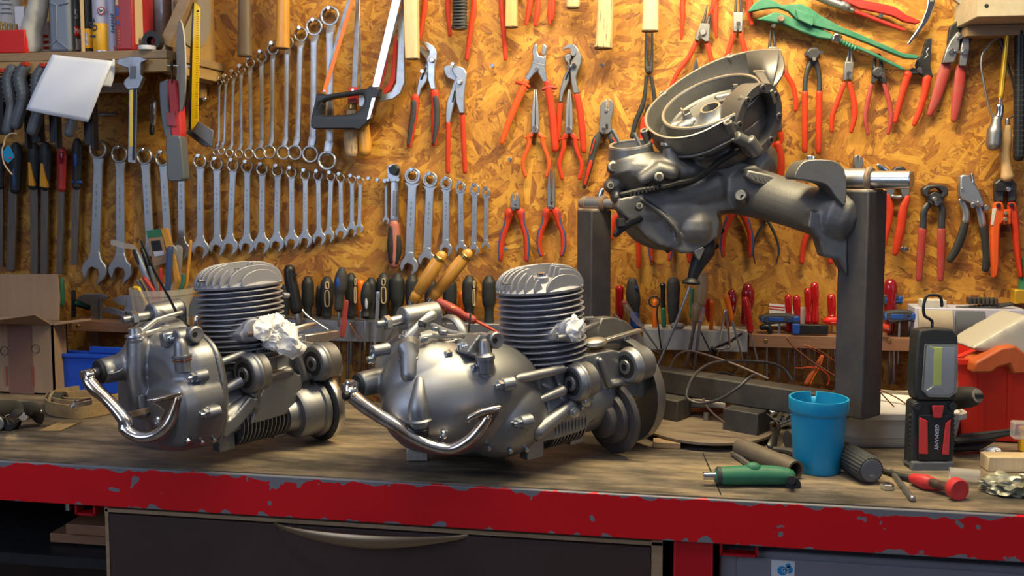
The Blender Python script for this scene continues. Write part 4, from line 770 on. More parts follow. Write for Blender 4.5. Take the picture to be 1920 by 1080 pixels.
BD=[(297,308,88,600,0,'left of the black one with pale eyelets'),(437,312,94,600,2,'with two pale eyelets, left of the blue capped one'),(610,286,88,600,1,'behind and right of the blue capped one'),(755,318,88,606,0,'behind the small grey capped one'),(845,288,98,606,2,'with a flat file leaning before it'),(945,292,104,600,0,'right of the flat file'),(1052,300,96,598,0,'left of the yellow chisel handles'),(1190,320,90,620,0,'between the two yellow chisel handles'),(1325,320,96,620,0,'just right of the yellow chisel handles'),(1465,304,98,640,1,'alone between the chisels and the second cylinder'),(1608,306,98,645,0,'beside the top of the second cylinder')]
for i,(x,t,w,bt,ey,wh)in enumerate(BD):
 sub=[]
 if ey:sub=[('eyelet',[('ring',x+(0 if ey==2 else w*.36),t+55,22 if ey==2 else 10,44,8),('ring',x+(0 if ey==2 else w*.34),t+150,32 if ey==2 else 12,110,8)],'cream')]
 driver(za,[(x,t+14,w*.66),(x,t+40,w*.94),(x,t+110,w),(x,t+180,w*.94),(x,t+235,w*.66),(x,bt-14,w*.70)],'blackgrip','black handled screwdriver %s'%wh,RY+.034,[(x,bt,22,0),(x+2,bt+300+15*(i%3),20,0)],'cream',sub)
for x,t,w,bt,lb in((135,380,70,590,'black screwdriver mostly hidden behind the first cylinder fins'),(380,385,50,590,'slim black screwdriver hidden behind the one with eyelets')):
 driver(za,[(x,t,w*.8),(x,t+60,w),(x,bt-14,w*.7)],'blackgrip',lb,RY+.058,[(x,bt,20),(x,bt+250,18)])
driver(za,[(165,248,78),(172,330,88),(195,430,90),(215,540,92)],'blackplastic','big black knife handle leaning beside the first cylinder',RY-.016,[(225,560,44),(232,640,40)],name='knife',cat='knife',grp='black tools at the rail',sub=[('button',[('blob',215,290,16,24)],'blackgrip')])
driver(za,[(545,258,56),(540,300,84),(532,380,92),(525,440,66),(520,535,56)],'greygrip','screwdriver with blue cap and ribbed blue-black grip',RY-.014,[(522,545,16),(522,660,16)],'bluegrip',[('blue_inlay',[('blob',516,350,34,90)],'blueplastic')])
driver(za,[(725,362,56),(724,420,82),(722,490,78),(718,545,46),(718,585,64)],'blackgrip','small black screwdriver with light grey cap and stripe',RY-.014,[(714,598,16),(708,835,14)],'lav',[('grey_inlay',[('blob',720,490,24,100)],'lav')])
driver(za,[(806,420,26),(800,560,26),(788,700,26),(782,800,20)],'wrench','narrow flat steel file leaning on the rail',RY-.022,name='file',cat='file',grp=None,fl=.3,sq=6)
driver(za,[(577,485,34),(566,580,34),(556,660,44),(545,735,30)],'dullred','red plastic trim tool leaning on the rail',RY-.030,name='trim_tool',cat='trim tool',grp=None,fl=.35,sq=4)
driver(za,[(258,545,16),(300,590,12),(445,688,9)],'chrome','thin shiny pick lying slanted before the rail',RY-.024,name='pick',cat='pick',grp=None)
driver(za,[(600,642,8),(665,760,8)],'copper','short bent copper rod hooked on the rail',RY-.012,name='rod',cat='rod',grp=None)
for x,y0_,y1_,w in((530,745,1060,14),(590,745,1075,15),(680,750,985,16),(748,755,985,14)):
 driver(za,[(x,y0_-200,w+4),(x,y0_,w),(x-3,y1_,w)],'steel','bare steel rod reaching below the long rail, %s'%{530:'leftmost of four',590:'second and longest of four',680:'third with darker tip',748:'rightmost of four'}[x],RY+.05,name='steel_rod',cat='rod',grp='rods below the long rail')
for x,y0_,w in((680,350,60),(1180,400,50),(1412,430,46)):
 driver(za,[(x,y0_,w),(x,y0_+120,w),(x,590,w*.8)],'orangeplastic','orange handled screwdriver %s'%{680:'behind the small grey capped screwdriver',1180:'half hidden behind the chisels',1412:'behind the lone black screwdriver'}[x],RY+.062,grp='orange screwdrivers')
def chisel(a,c,w,lab,yo=1.90):
 A=[onY(*p,yo)for p in(a,c)];k=w*1.95/F
 root=thing('chisel',A[1],lab,'chisel','wood handled chisels')
 d=(A[1]-A[0]);L=d.length;d.normalize()
 pr=[(0,.72),(.03,.80),(.10,.80),(.18,.98),(.55,1.0),(.80,.86),(.84,.72),(.90,.86),(1,.70)]
 MB().tube([A[0]+d*(L*t)for t,_ in pr],[k*.5*q for _,q in pr],n=16,sq=3).build('handle',M['honey'],root)
 for t0,t1,q in((.04,.13,.94),(.97,1.10,.60)):MB().cyl(A[0]+d*(L*t0),A[0]+d*(L*t1),k*.5*q,k*.5*q*.96,n=18).build('ferrule',M['brass']if t0<.5 else M['zinc'],root)
 MB().tube([A[0]+d*(L*1.08),A[0]+d*(L*1.5),A[0]+d*(L*1.9)],[k*.22,k*.16,k*.14],n=8).build('blade',M['steel'],root)
chisel((829,478),(776,562),26,'chisel with yellow wooden handle, left one of the leaning pair')
chisel((878,474),(812,557),25,'chisel with amber wooden handle, right one of the leaning pair',1.92)
driver(za,[(1245,485,50),(1290,510,66),(1370,550,62),(1430,585,46),(1450,592,52),(1495,618,60)],'dullred','old red and amber screwdriver lying across the back of the second engine',1.86,[(1510,622,22),(1640,690,18),(1720,740,18)],sm='redgrip',grp=None,sub=[('amber_band',[('blob',1320,530,90,34)],'honey')])
# right hand rail
def ds(*a,**k):return driver(zr,*a,**k)
ds([(106,300,84),(106,400,80),(106,500,84),(110,585,60)],'redclear','clear red screwdriver at the left end of the light rail',RY+.04,[(110,600,16),(112,900,14)])
ds([(222,235,92),(228,320,128),(234,410,136),(240,500,108),(248,640,76)],'greygrip','big dark grey screwdriver with blue cap and blue neck',RY+.03,[(250,650,22),(252,900,20)],'bluegrip',[('blue_neck',[('H',[(242,540,84),(246,600,92),(250,650,96)])],'blueplastic'),('blue_mark',[('blob',262,292,30,30)],'blueplastic')])
ds([(150,425,58),(200,510,60),(270,600,52),(310,640,40)],'clear','clear voltage tester screwdriver with orange-red cap leaning forward',RY-.02,[(320,660,30),(400,770,20),(480,888,10)],'redgrip',name='voltage_tester',cat='voltage tester',grp=None)
ds([(60,540,30),(250,740,20),(380,850,12)],'clearpink','second clear tester leaning lower beside the shroud',RY-.03,[(380,850,10),(470,892,8)],name='voltage_tester',cat='voltage tester',grp=None)
r_=thing('eye_rod',onY(*[zr.o[0]+425/4.91,zr.o[1]+420/4.91],RY-.01),'black steel rod with ring eye before the orange screwdriver','rod')
k_=.0026*1;c_=onY(zr.o[0]+427/4.91,zr.o[1]+420/4.91,RY-.012)
MB().torus(c_,(0,1,0),.0115,.0019).build('ring',M['darksteel'],r_)
MB().tube([onY(zr.o[0]+x/4.91,zr.o[1]+y/4.91,RY-.012)for x,y in((462,455),(450,520),(458,600),(475,740),(490,850))],.0019,n=8).build('rod',M['darksteel'],r_)
ds([(432,418,52),(430,520,42),(430,600,46),(430,652,50)],'orangeplastic','orange screwdriver seen through the ring eye',RY+.03,[(432,660,12),(432,900,10)],fl=1,grp='orange screwdrivers')
ds([(502,268,62),(504,300,48),(505,420,44),(508,485,46)],'blackplastic','slim black screwdriver with green collar',RY+.03,[(514,660,16),(516,890,12)],sub=[('green_collar',[('H',[(510,490,46),(512,560,52),(513,640,48)])],'greengrip')])
ds([(600,240,118),(602,300,128),(602,370,118),(602,420,116),(600,510,100),(592,600,74)],'greygrip','fat dark round-headed screwdriver with red stripe',RY+.028,[(600,620,24),(602,920,20)],sub=[('red_stripe',[('H',[(626,260,14),(630,400,16),(622,560,14)])],'dullred')])
ds([(752,285,30),(640,580,30),(560,770,28),(455,1025,26)],'wrench','long bare steel bar leaning against the light rail',RY-.035,name='steel_bar',cat='bar',grp=None)
ds([(872,180,104),(862,300,120),(845,420,116),(830,445,92),(820,490,112),(806,590,74)],'honeypale','large screwdriver with turned pale wooden handle',RY-.03,[(800,605,34),(765,800,34),(722,1010,38)],sm='rust',grp=None)
ds([(775,310,40),(770,420,36),(768,560,36)],'greengrip','dark green screwdriver behind the wooden one',RY+.04,[(770,600,14),(770,900,12)])
ds([(875,480,46),(862,560,44),(850,600,40)],'clearpink','clear purple screwdriver leaning before the wooden one',RY-.042,[(848,610,30),(820,830,28),(792,1060,26)],grp=None)
ds([(912,400,50),(915,480,56),(922,560,52),(930,600,36)],'redclear','red screwdriver between the wooden and the orange one',RY+.02,[(934,640,14),(938,920,12)])
ds([(956,428,42),(955,520,36),(952,600,34),(948,665,44)],'orangeplastic','straight orange screwdriver right of the wooden handle',RY+.015,[(930,690,12),(934,1060,10)],grp='orange screwdrivers')
ds([(1088,375,58),(1105,440,54),(1128,530,48),(1136,588,38)],'orangeplastic','tilted orange screwdriver crossing the dark red one',RY-.02,[(1148,610,24),(1195,780,20),(1250,1000,18)],grp='orange screwdrivers')
ds([(1078,505,18),(1062,580,18),(1040,700,14),(1000,960,12)],'chrome','thin chrome rod leaning beside the hex key',RY-.012,name='steel_rod',cat='rod',grp=None)
ds([(1096,492,24),(1104,620,24),(1116,780,24),(1118,830,24),(1080,848,20),(998,856,18)],'chrome','chrome hex key with long leg hanging over the light rail',RY-.018,name='hex_key',cat='hex key',grp=None)
ds([(1138,330,64),(1140,380,88),(1136,480,80),(1110,570,60),(1100,640,56)],'darkredclear','dark red screwdriver with white writing behind the orange one',RY+.03,[(1098,700,18),(1098,990,16)],sub=[('white_print',[('blob',1155,405,30,44),('blob',1154,480,16,60)],'clearpink')])
ds([(1285,285,90),(1288,340,122),(1284,450,112),(1262,560,74),(1255,620,70)],'darkredclear','big dark red pear shaped screwdriver at the right end of the light rail',RY+.03,[(1285,690,24),(1285,1020,22)])
ds([(1262,400,66),(1278,480,72),(1296,580,66),(1310,690,60)],'redclear','bright clear red screwdriver leaning before the pear shaped one',RY-.016,[(1316,710,16),(1370,960,14)])
ds([(960,850,44),(985,870,50)],'blackplastic','black spring clamp hooked on the light rail',RY-.015,[(990,845,22),(1120,790,28),(1230,715,24)],sm='blackplastic',name='clamp',cat='clamp',grp=None,sub=[('jaw',[('H',[(850,690,12),(900,790,14),(955,905,12)])],'blacksteel')])
ds([(600,640,60),(680,645,60)],'lead','small round white cap on the light rail',RY-.0,name='cap',cat='cap',grp=None)
for x,y0_,y1_,w in((610,860,920,14),(1098,860,990,20)):
 ds([(x,y0_-180,w),(x,y1_,w)],'steel','short rod tip below the light rail, %s'%('left one' if x==610 else 'right one under the hex key'),RY+.05,name='steel_rod',cat='rod',grp='short rods below the light rail')
# wooden strip at the right
def dq(*a,**k):return driver(zq,*a,**k)
for x,t,w,bt,lb in((350,345,62,628,'left of the two before the red striped paper'),(420,352,64,568,'leaning, right of the two before the striped paper'),(514,290,62,566,'left of the tall pair by the right post'),(572,245,68,566,'tallest one, beside the right post'),(714,345,72,515,'dusty one nearest the right post')):
 dq([(x,t,w),(x+3,t+90,w*1.02),(x+6,t+170,w*.8),(x+4,bt-10,w)],'redclear','clear red screwdriver on the wooden strip, %s'%lb,RY+.034,[(x+4,bt+20,14),(x+2,bt+380,12)],sq=3,grp='clear red screwdrivers on the wooden strip')
dq([(1212,228,100),(1212,280,118),(1210,420,110),(1208,640,70)],'darkredclear','dark red screwdriver standing right of the stand post',RY+.04,[(1206,700,24),(1206,1080,22)],grp='clear red screwdrivers on the wooden strip')
for x,y1_,w,xo in((170,1050,22,0),(274,1060,18,0),(350,930,10,0),(405,1075,11,0),(455,950,12,12),(530,900,10,0),(690,980,12,-8),(740,1080,14,20),(75,890,14,18),(1245,1075,22,0)):
 dq([(x-xo,720,w),(x,800,w),(x+xo,y1_,w)],'wrench','steel shaft hanging below the wooden strip, %s'%{170:'thick, left of the white tipped',274:'second thick one from the left',350:'thin, short, in the shade',405:'thin and bright, left of the orange handle',455:'thin brown one left of the orange handle',530:'thin one right above the orange handle',690:'thin, near the post',740:'slanted, touching the post',75:'short slanted at the left end',1245:'right of the big post'}[x],RY+.045,name='steel_rod',cat='rod',grp='shafts below the wooden strip')
def lkey(z,x,y,w,h,label,yo,mt='blueplastic',dark='greygrip',knob=True):
 k=(onY(z.o[0]+100/z.k,z.o[1],yo)-onY(z.o[0],z.o[1],yo)).length/100
 P=lambda a,c:onY(z.o[0]+a/z.k,z.o[1]+c/z.k,yo)
 root=thing('t_handle_key',P(x,y+h),label,'hex key','handled hex keys on the wooden strip')
 out=crom([(x-w*.48,y+h*.1),(x-w*.44,y-h*.28),(x-w*.1,y-h*.42),(x+w*.25,y-h*.40),(x+w*.46,y-h*.18),(x+w*.48,y+h*.25),(x+w*.42,y+h*.42),(x+w*.2,y+h*.32),(x-w*.1,y+h*.42),(x-w*.3,y+h*.46)],4,True)
 b=MB();ring=[P(a,c)for a,c in out];b.prism([v+Vector((0,.011,0))for v in ring],(0,-.022,0));hd=b.build('grip',M[dark],root,bev=.004,seg=3)
 b=MB()
 for a0,a1 in((-.47,-.38),(.30,.48)):
  b.box(P(x+w*(a0+a1)/2,y+h*.0),((a1-a0)*w*k,.0235,h*k*.55))
 b.build('blue_end',M[mt],hd,bev=.004)
 b=MB();b.box(P(x-w*.1,y)+Vector((0,-.0112,0)),(w*.36*k,.0015,h*k*.32));b.build('name_plate',M[mt],hd,bev=.0007)
 b=MB();c=P(x+w*.22,y+h*.05);b.torus(c+Vector((0,-.0115,0)),(0,1,0),h*k*.16,.0009,20,6);b.build('hole_rim',M[mt],hd)
 b=MB();q=P(x,y+h*.4);b.tube([q,q-Vector((0,0,.09))],.0026,n=6);b.build('key_shaft',M['steel'],root)
 return root
lkey(zq,278,528,345,100,'blue and black cross-handle hex key lying at the left on the wooden strip',RY+.020)
lkey(zq,1215,362,190,105,'blue and black cross-handle hex key, upper one right of the post',RY+.040)
lkey(zq,1290,505,290,120,'blue and black cross-handle hex key, lower one right of the post',RY+.012)
dq([(125,602,52),(180,600,60),(200,640,50)],'blackplastic','round black knob under the left blue hex key handle',RY+.010,name='knob',cat='knob',grp=None)
b=MB();c0=onY(1400+560/4.5,480+617/4.5,RY+.006);b.box(c0,(.062,.014,.021));o=b.build('tool_holder',M['blackplastic'],None,bev=.002,label='black plastic bit holder with blue end lying on the wooden strip',cat='bit holder')
b=MB();b.box(c0+Vector((-.036,0,0)),(.016,.016,.022));b.build('blue_end',M['blueplastic'],o,bev=.002)
dq([(655,550,40),(690,545,70),(760,545,74),(850,545,60)],'redplastic','red and grey multi tool lying at the right post',RY+.03,name='multi_tool',cat='multi tool',grp=None,sub=[('lettering',[('blob',735,562,60,8)],'pinkgrip')])
dq([(1120,585,60),(1180,612,68)],'redgrip','round red grip end pointing forward right of the post',RY-.005,[(1185,615,20,-.01),(1195,622,14,-.02)],name='grip_end',cat='grip',grp=None)
b=MB();b.box(onY(1400+1305/4.5,480+600/4.5,WY-.03),(.022,.03,.034));b.build('wire_mesh_block',M['meshbrown'],None,label='small brown mesh block on the wooden strip by the white box',cat='block',bev=.001)
pp=thing('striped_paper',onY(1466,610,WY-.012),'white paper strip with red stripes behind the red screwdrivers','paper')
b=MB();A=[onY(1400+x/4.5,480+y/4.5,WY-.012)for x,y in((190,400),(320,412),(490,432),(492,590),(190,590))];b.prism(A,(0,.0008,0));sh=b.build('sheet',M['white'],pp,smooth=False)
b=MB()
for dy in(0,22):b.prism([onY(1400+x/4.5,480+(y+dy)/4.5,WY-.0126)for x,y in((190,418),(320,430),(320,440),(190,428))],(0,.0006,0))
b.build('stripes',M['redgrip'],sh,smooth=False)
dq([(635,850,40),(600,920,44),(545,1010,50),(505,1080,52)],'crateorange','orange handle hanging slanted below the wooden strip',RY-.02,name='orange_tool',cat='tool',grp=None,sub=[('glossy_edge',[('H',[(640,850,14),(625,910,16),(560,1030,16),(540,1080,14)])],'orangeplastic')])
for i,(pts,m_,lb)in enumerate(((((335,690),(400,770),(480,835),(570,905),(660,960),(765,1030),(900,1150),(1050,1260)),'copper','bright copper wire curving down from the wooden strip'),(((480,755),(580,800),(700,865),(800,930),(950,1040)),'copper','upper thin copper wire running behind the right post'),(((490,752),(600,790),(720,870),(830,960),(1000,1100),(1100,1180)),'copper','lower thin copper wire running behind the right post'),(((410,945),(480,945),(500,938),(560,940)),'redgrip','short red wire hanging near the orange handle'),(((630,955),(690,1010),(695,1060),(680,1090)),'redgrip','red wire hooked behind the orange handle'))):
 cp=crom(pts,5);MB().tube([onY(1400+x/4.5,480+y/4.5,RY-.03-.004*i)for x,y in cp],.0013 if i!=0 else .0019,n=6).build('wire',M[m_],None,label=lb,cat='wire',group='loose wires below the wooden strip')
cl=thing('caliper',zc(770,600,.05),'steel vernier caliper hanging upright through the left wooden strip','caliper','calipers at the left strip')
b=MB();prim(b,zc,('P',[(700,110),(820,110),(820,1060),(705,1060)],.040,.044));b.build('beam',M['wrench'],cl,bev=.0006)
b=MB();prim(b,zc,('P',[(450,165),(560,105),(880,100),(1000,150),(960,200),(880,190),(870,600),(690,600),(690,320),(500,230)],.042,.050));b.build('jaw',M['steel'],cl,bev=.001)
b=MB();prim(b,zc,('P',[(815,200),(828,200),(828,590),(815,590)],.050,.0515));b.build('slide_rail',M['blacksteel'],cl)
cl=thing('caliper',zc(1380,600,.05),'steel caliper with slanted slider behind the clear cup','caliper','calipers at the left strip')
b=MB();prim(b,zc,('P',[(1290,130),(1450,120),(1440,600),(1290,600)],.03,.034));prim(b,zc,('P',[(1060,215),(1200,140),(1320,130),(1320,330),(1180,290)],.03,.036));b.build('beam',M['wrench'],cl,bev=.0006)
b=MB();prim(b,zc,('P',[(860,350),(1050,345),(1300,420),(1300,530),(1060,470),(900,420)],.036,.042));b.build('slider',M['steel'],cl,bev=.001)
cl=thing('digital_caliper',zc(500,600,.05),'dark digital caliper lying slanted behind the upright caliper','caliper','calipers at the left strip')
b=MB();prim(b,zc,('P',[(370,190),(690,270),(650,400),(350,310)],.022,.032));bb=b.build('body',M['blackplastic'],cl,bev=.001)
b=MB();prim(b,zc,('P',[(400,225),(640,285),(620,350),(385,290)],.032,.033));b.build('display',M['greengrip'],bb)
b=MB();prim(b,zc,('P',[(330,40),(400,40),(400,530),(330,530)],.018,.022));b.build('beam',M['darksteel'],cl)
b=MB();b.tube([zc(155,y,.03)for y in(-160,0,120,250,300)],[zc.len(w)/2 for w in(60,90,100,90,70)],n=12);b.build('green_tool',M['greengrip'],None,label='green tool grip showing right of the cardboard box',cat='tool')
# files at the left
zf=Z(0,240,3.6)
def filet(label,hx,h0,h1,w,mt,bx0,bx1,bw,by,sub=None,tilt=0):
 r=zf(hx,h0,0);root=thing('file',(r.x,WY-.004,r.z),label,'file','files hanging at the left')
 b=MB();prim(b,zf,('H',[(hx+tilt,h0+12,w*.7),(hx+tilt*.6,h0+60,w),(hx,h0+(h1-h0)*.5,w*.92),(hx-4,h1-30,w*.80),(hx-5,h1-6,w*.85)],.022,.7));h=b.build('handle',M[mt],root)
 b=MB();prim(b,zf,('P',[(bx0-bw/2,h1-10),(bx0+bw/2,h1-10),(bx1+bw/2,by),(bx1-bw/2,by)],.014,.022));b.build('blade',M['filesteel'],root,bev=.0008)
 for s in sub or[]:
  b=MB();prim(b,zf,s[2]);b.build(s[0],M[s[1]],h)
filet('file with dark handle cut off by the left picture edge',4,110,400,60,'blackgrip',8,6,34,930)
filet('file with dark blue-black handle left of the orange striped pair',108,108,420,86,'blackgrip',92,74,56,960,[('blue_inlay','bluegrip',('H',[(92,250,22),(94,320,26),(96,390,20)],.030,.6))])
filet('file with black and orange handle, left one of the orange striped pair',228,105,395,84,'blackgrip',233,236,50,985,[('orange_inlay','yellowgrip',('P',[(196,230),(212,235),(238,380),(236,392),(200,388)],.026,.034))])
filet('file with black and orange handle, right one of the orange striped pair',308,105,400,84,'blackgrip',306,300,46,985,[('orange_inlay','yellowgrip',('P',[(280,238),(296,240),(322,385),(322,402),(276,394)],.026,.034))])
filet('file with plain red handle',420,135,412,68,'redpaint',420,404,36,985,[('slot','darkredclear',('H',[(414,170,24),(414,205,26),(414,235,18)],.032,.5))])
filet('file with black and blue handle, rightmost of the hanging files',522,78,398,70,'blackgrip',520,503,46,925,[('blue_inlay','blueplastic',('H',[(508,180,22),(510,220,24),(510,255,16)],.032,.5)),('blue_band','blueplastic',('H',[(492,362,26),(545,366,26)],.024,1))])
# engines on the bench
HR=Vector((math.cos(YAW),math.sin(YAW),0));HF=Vector((-math.sin(YAW),math.cos(YAW),0));ZU=Vector((0,0,1))
class Frame:
 def __init__(s,o,A,tilt):
  q=Quaternion(HF,-R(tilt));s.o=Vector(o)
  s.u=q@(HR*math.cos(R(A))+HF*math.sin(R(A)));s.v=q@(-HR*math.sin(R(A))+HF*math.cos(R(A)));s.w=q@ZU
 def G(s,u,v,w):return s.o+s.u*u+s.v*v+s.w*w
 def hit(s,px,py,n,off):
  d=ray(px,py);return CAM+d*((s.o+n*off-CAM).dot(n)/d.dot(n))
 def P(s,px,py,v):return s.hit(px,py,s.v,v)
 def U(s,px,py,u):return s.hit(px,py,s.u,u)
 def W(s,px,py,w):return s.hit(px,py,s.w,w)
 def mat3(s):return Matrix((s.u,s.v,s.w)).transposed()
def surf(obj,px,py,lift=0.0):
 """nearest point of a finished casting seen along a measured sight line"""
 bpy.context.view_layer.update();ev=obj.evaluated_get(bpy.context.evaluated_depsgraph_get())
 o=CAM-wloc(obj);d=ray(px,py).normalized();ok,l,n,i=ev.ray_cast(o,d)
 return(l+wloc(obj)-d*lift)if ok else None
def bolt(name,p,ax,r,h,parent,mt='zinc',stud=True):
 b=MB();ax=Vector(ax).normalized();b.lathe(p,ax,[(-.002,r*1.25),(0,r*1.25),(.0005,r*.98),(h,r*.98),(h*1.1,r*.8)],6 if True else 12)
 if stud:b.cyl(p+ax*h,p+ax*(h*1.9),r*.5,n=10)
 return b.build(name,M[mt],parent)
def fin_stack(fr,base,top,Rf,Ri,n,root,th=.0027):
 ax=(top-base);L=ax.length;pitch=L/n;prof=[(0,Ri)]
 for k in range(n):
  c=(k+.5)*pitch;rr=Rf*(1-.012*((k*7)%3))
  prof+=[(c-th*.9,Ri),(c-th*.5,Rf-.002 if False else rr-.0022),(c-th*.35,rr-.0005),(c,rr),(c+th*.35,rr-.0005),(c+th*.5,rr-.0022),(c+th*.9,Ri)]
 prof.append((L,Ri))
 b=MB();b.lathe(base,ax,prof,64,ref=fr.u)
 return b.build('finned_cylinder',M['alu_fin'],root,ang=60)
def head(fr,c,up,R0,root,boss=(-.022,-.035)):
 """finned cylinder head: c centre of its lower face"""
 r=thing('x',c,None,None);bpy.data.objects.remove(r)
 up=up.normalized();u=(fr.u-up*fr.u.dot(up)).normalized();v=up.cross(u)
 b=MB();b.lathe(c,up,[(0,R0*.98),(.0015,R0),(.0045,R0),(.006,R0*.97),(.010,R0*.86),(.018,R0*.66),(.023,R0*.45),(.025,.012)],56,ref=fr.u)
 h=b.build('cylinder_head',M['alu_fin'],root,ang=50)
 def H(x,y):
  q=min((x*x+y*y)/(R0*R0),1);return .006+.038*(1-q**1.7)**.5
 b=MB();n=11
 for k in range(n):
  y=-R0*.86+k*(R0*1.72/(n-1));a=math.sqrt(max(R0*R0-y*y,0))*.985;m=30;tt=.0022
  spans=[(-a,a)]
  if abs(y-boss[1])<.018:spans=[(-a,boss[0]-.016),(boss[0]+.016,a)]
  if k in(4,5):spans=[(-a,-.018),(.020,a)]
  for s0,s1 in spans:
   if s1-s0<.01:continue
   xs=[s0+(s1-s0)*(.5-.5*math.cos(math.pi*i/m))for i in range(m+1)]
   topp=[]
   for x in xs:
    hh=H(x,y);e=min((x-s0),(s1-x));hh=min(hh,.012+max(e,0)*2.6);topp.append((x,hh))
   ring=[(x,hh)for x,hh in topp]+[(s1,.003),(s0,.003)]
   b.prism([c+u*x+v*(y-tt)+up*z for x,z in ring],v*(2*tt))
 b.build('head_fins',M['alu_fin'],h,bev=.0010,seg=2)
 b=MB();p=c+u*boss[0]+v*boss[1];b.cyl(p+up*.008,p+up*.028,.012,n=20);b.build('stud_boss',M['alu_fin'],h)
 b=MB();b.lathe(p+up*.028,up,[(0,.0075),(.006,.0075),(.007,.006)],6);b.build('nut',M['zinc'],h)
 return h
def crank_lever(pts,root_label,parent,mtl='chrome_worn'):
 """pts: (world point, half width)"""
 cp=crom([(*p,r)for p,r in pts],6)
 return MB().tube([Vector(p[:3])for p in cp],[p[3]for p in cp],up=(0,0,1),flat=.85,n=16).build('kick_lever',M[mtl],parent,label=root_label)
def lug(fr,b,c,r,L,back=0):
 """silent block eye: face centre c, axis u"""
 b.lathe(c,fr.u,[(0,r*.70),(0,r*.94),(.003,r),(.010,r*1.02),(.012,r*1.10),(.017,r*1.10),(.020,r*1.02),(L,r*.98)],48)
def lug_core(fr,c,r,parent):
 MB().lathe(c,fr.u,[(-.0006,r*.69),(.004,r*.69)],32).build('rubber_bush',M['blackgrip'],parent)
 b=MB();b.lathe(c,fr.u,[(-.004,r*.22),(-.004,r*.40),(-.003,r*.42),(.003,r*.42)],28,cap0=True);o=b.build('bush_sleeve',M['steel'],parent)
 MB().lathe(c,fr.u,[(-.0046,r*.20),(-.0038,r*.20)],20).build('bore',M['black'],o)
def tissue(c,size,M3,name,label,parent=None,seed=3):
 bm=bmesh.new();bmesh.ops.create_icosphere(bm,subdivisions=5,radius=1)
 rnd=Vector((seed*1.7,seed*.3,seed*2.1))
 for v in bm.verts:
  d=v.co.normalized();n1=noise.noise(d*1.6+rnd);n2=abs(noise.noise(d*4.1+rnd*2));n3=abs(noise.noise(d*9+rnd))
  v.co=d*(1+.38*n1-.34*n2-.14*n3)
 b=MB();b.add([c+M3@Vector((v.co.x*size[0],v.co.y*size[1],v.co.z*size[2]))for v in bm.verts],[tuple(x.index for x in f.verts)for f in bm.faces]);bm.free()
 return b.build(name,M['tissue'],parent,ang=28,label=label,cat='paper towel')
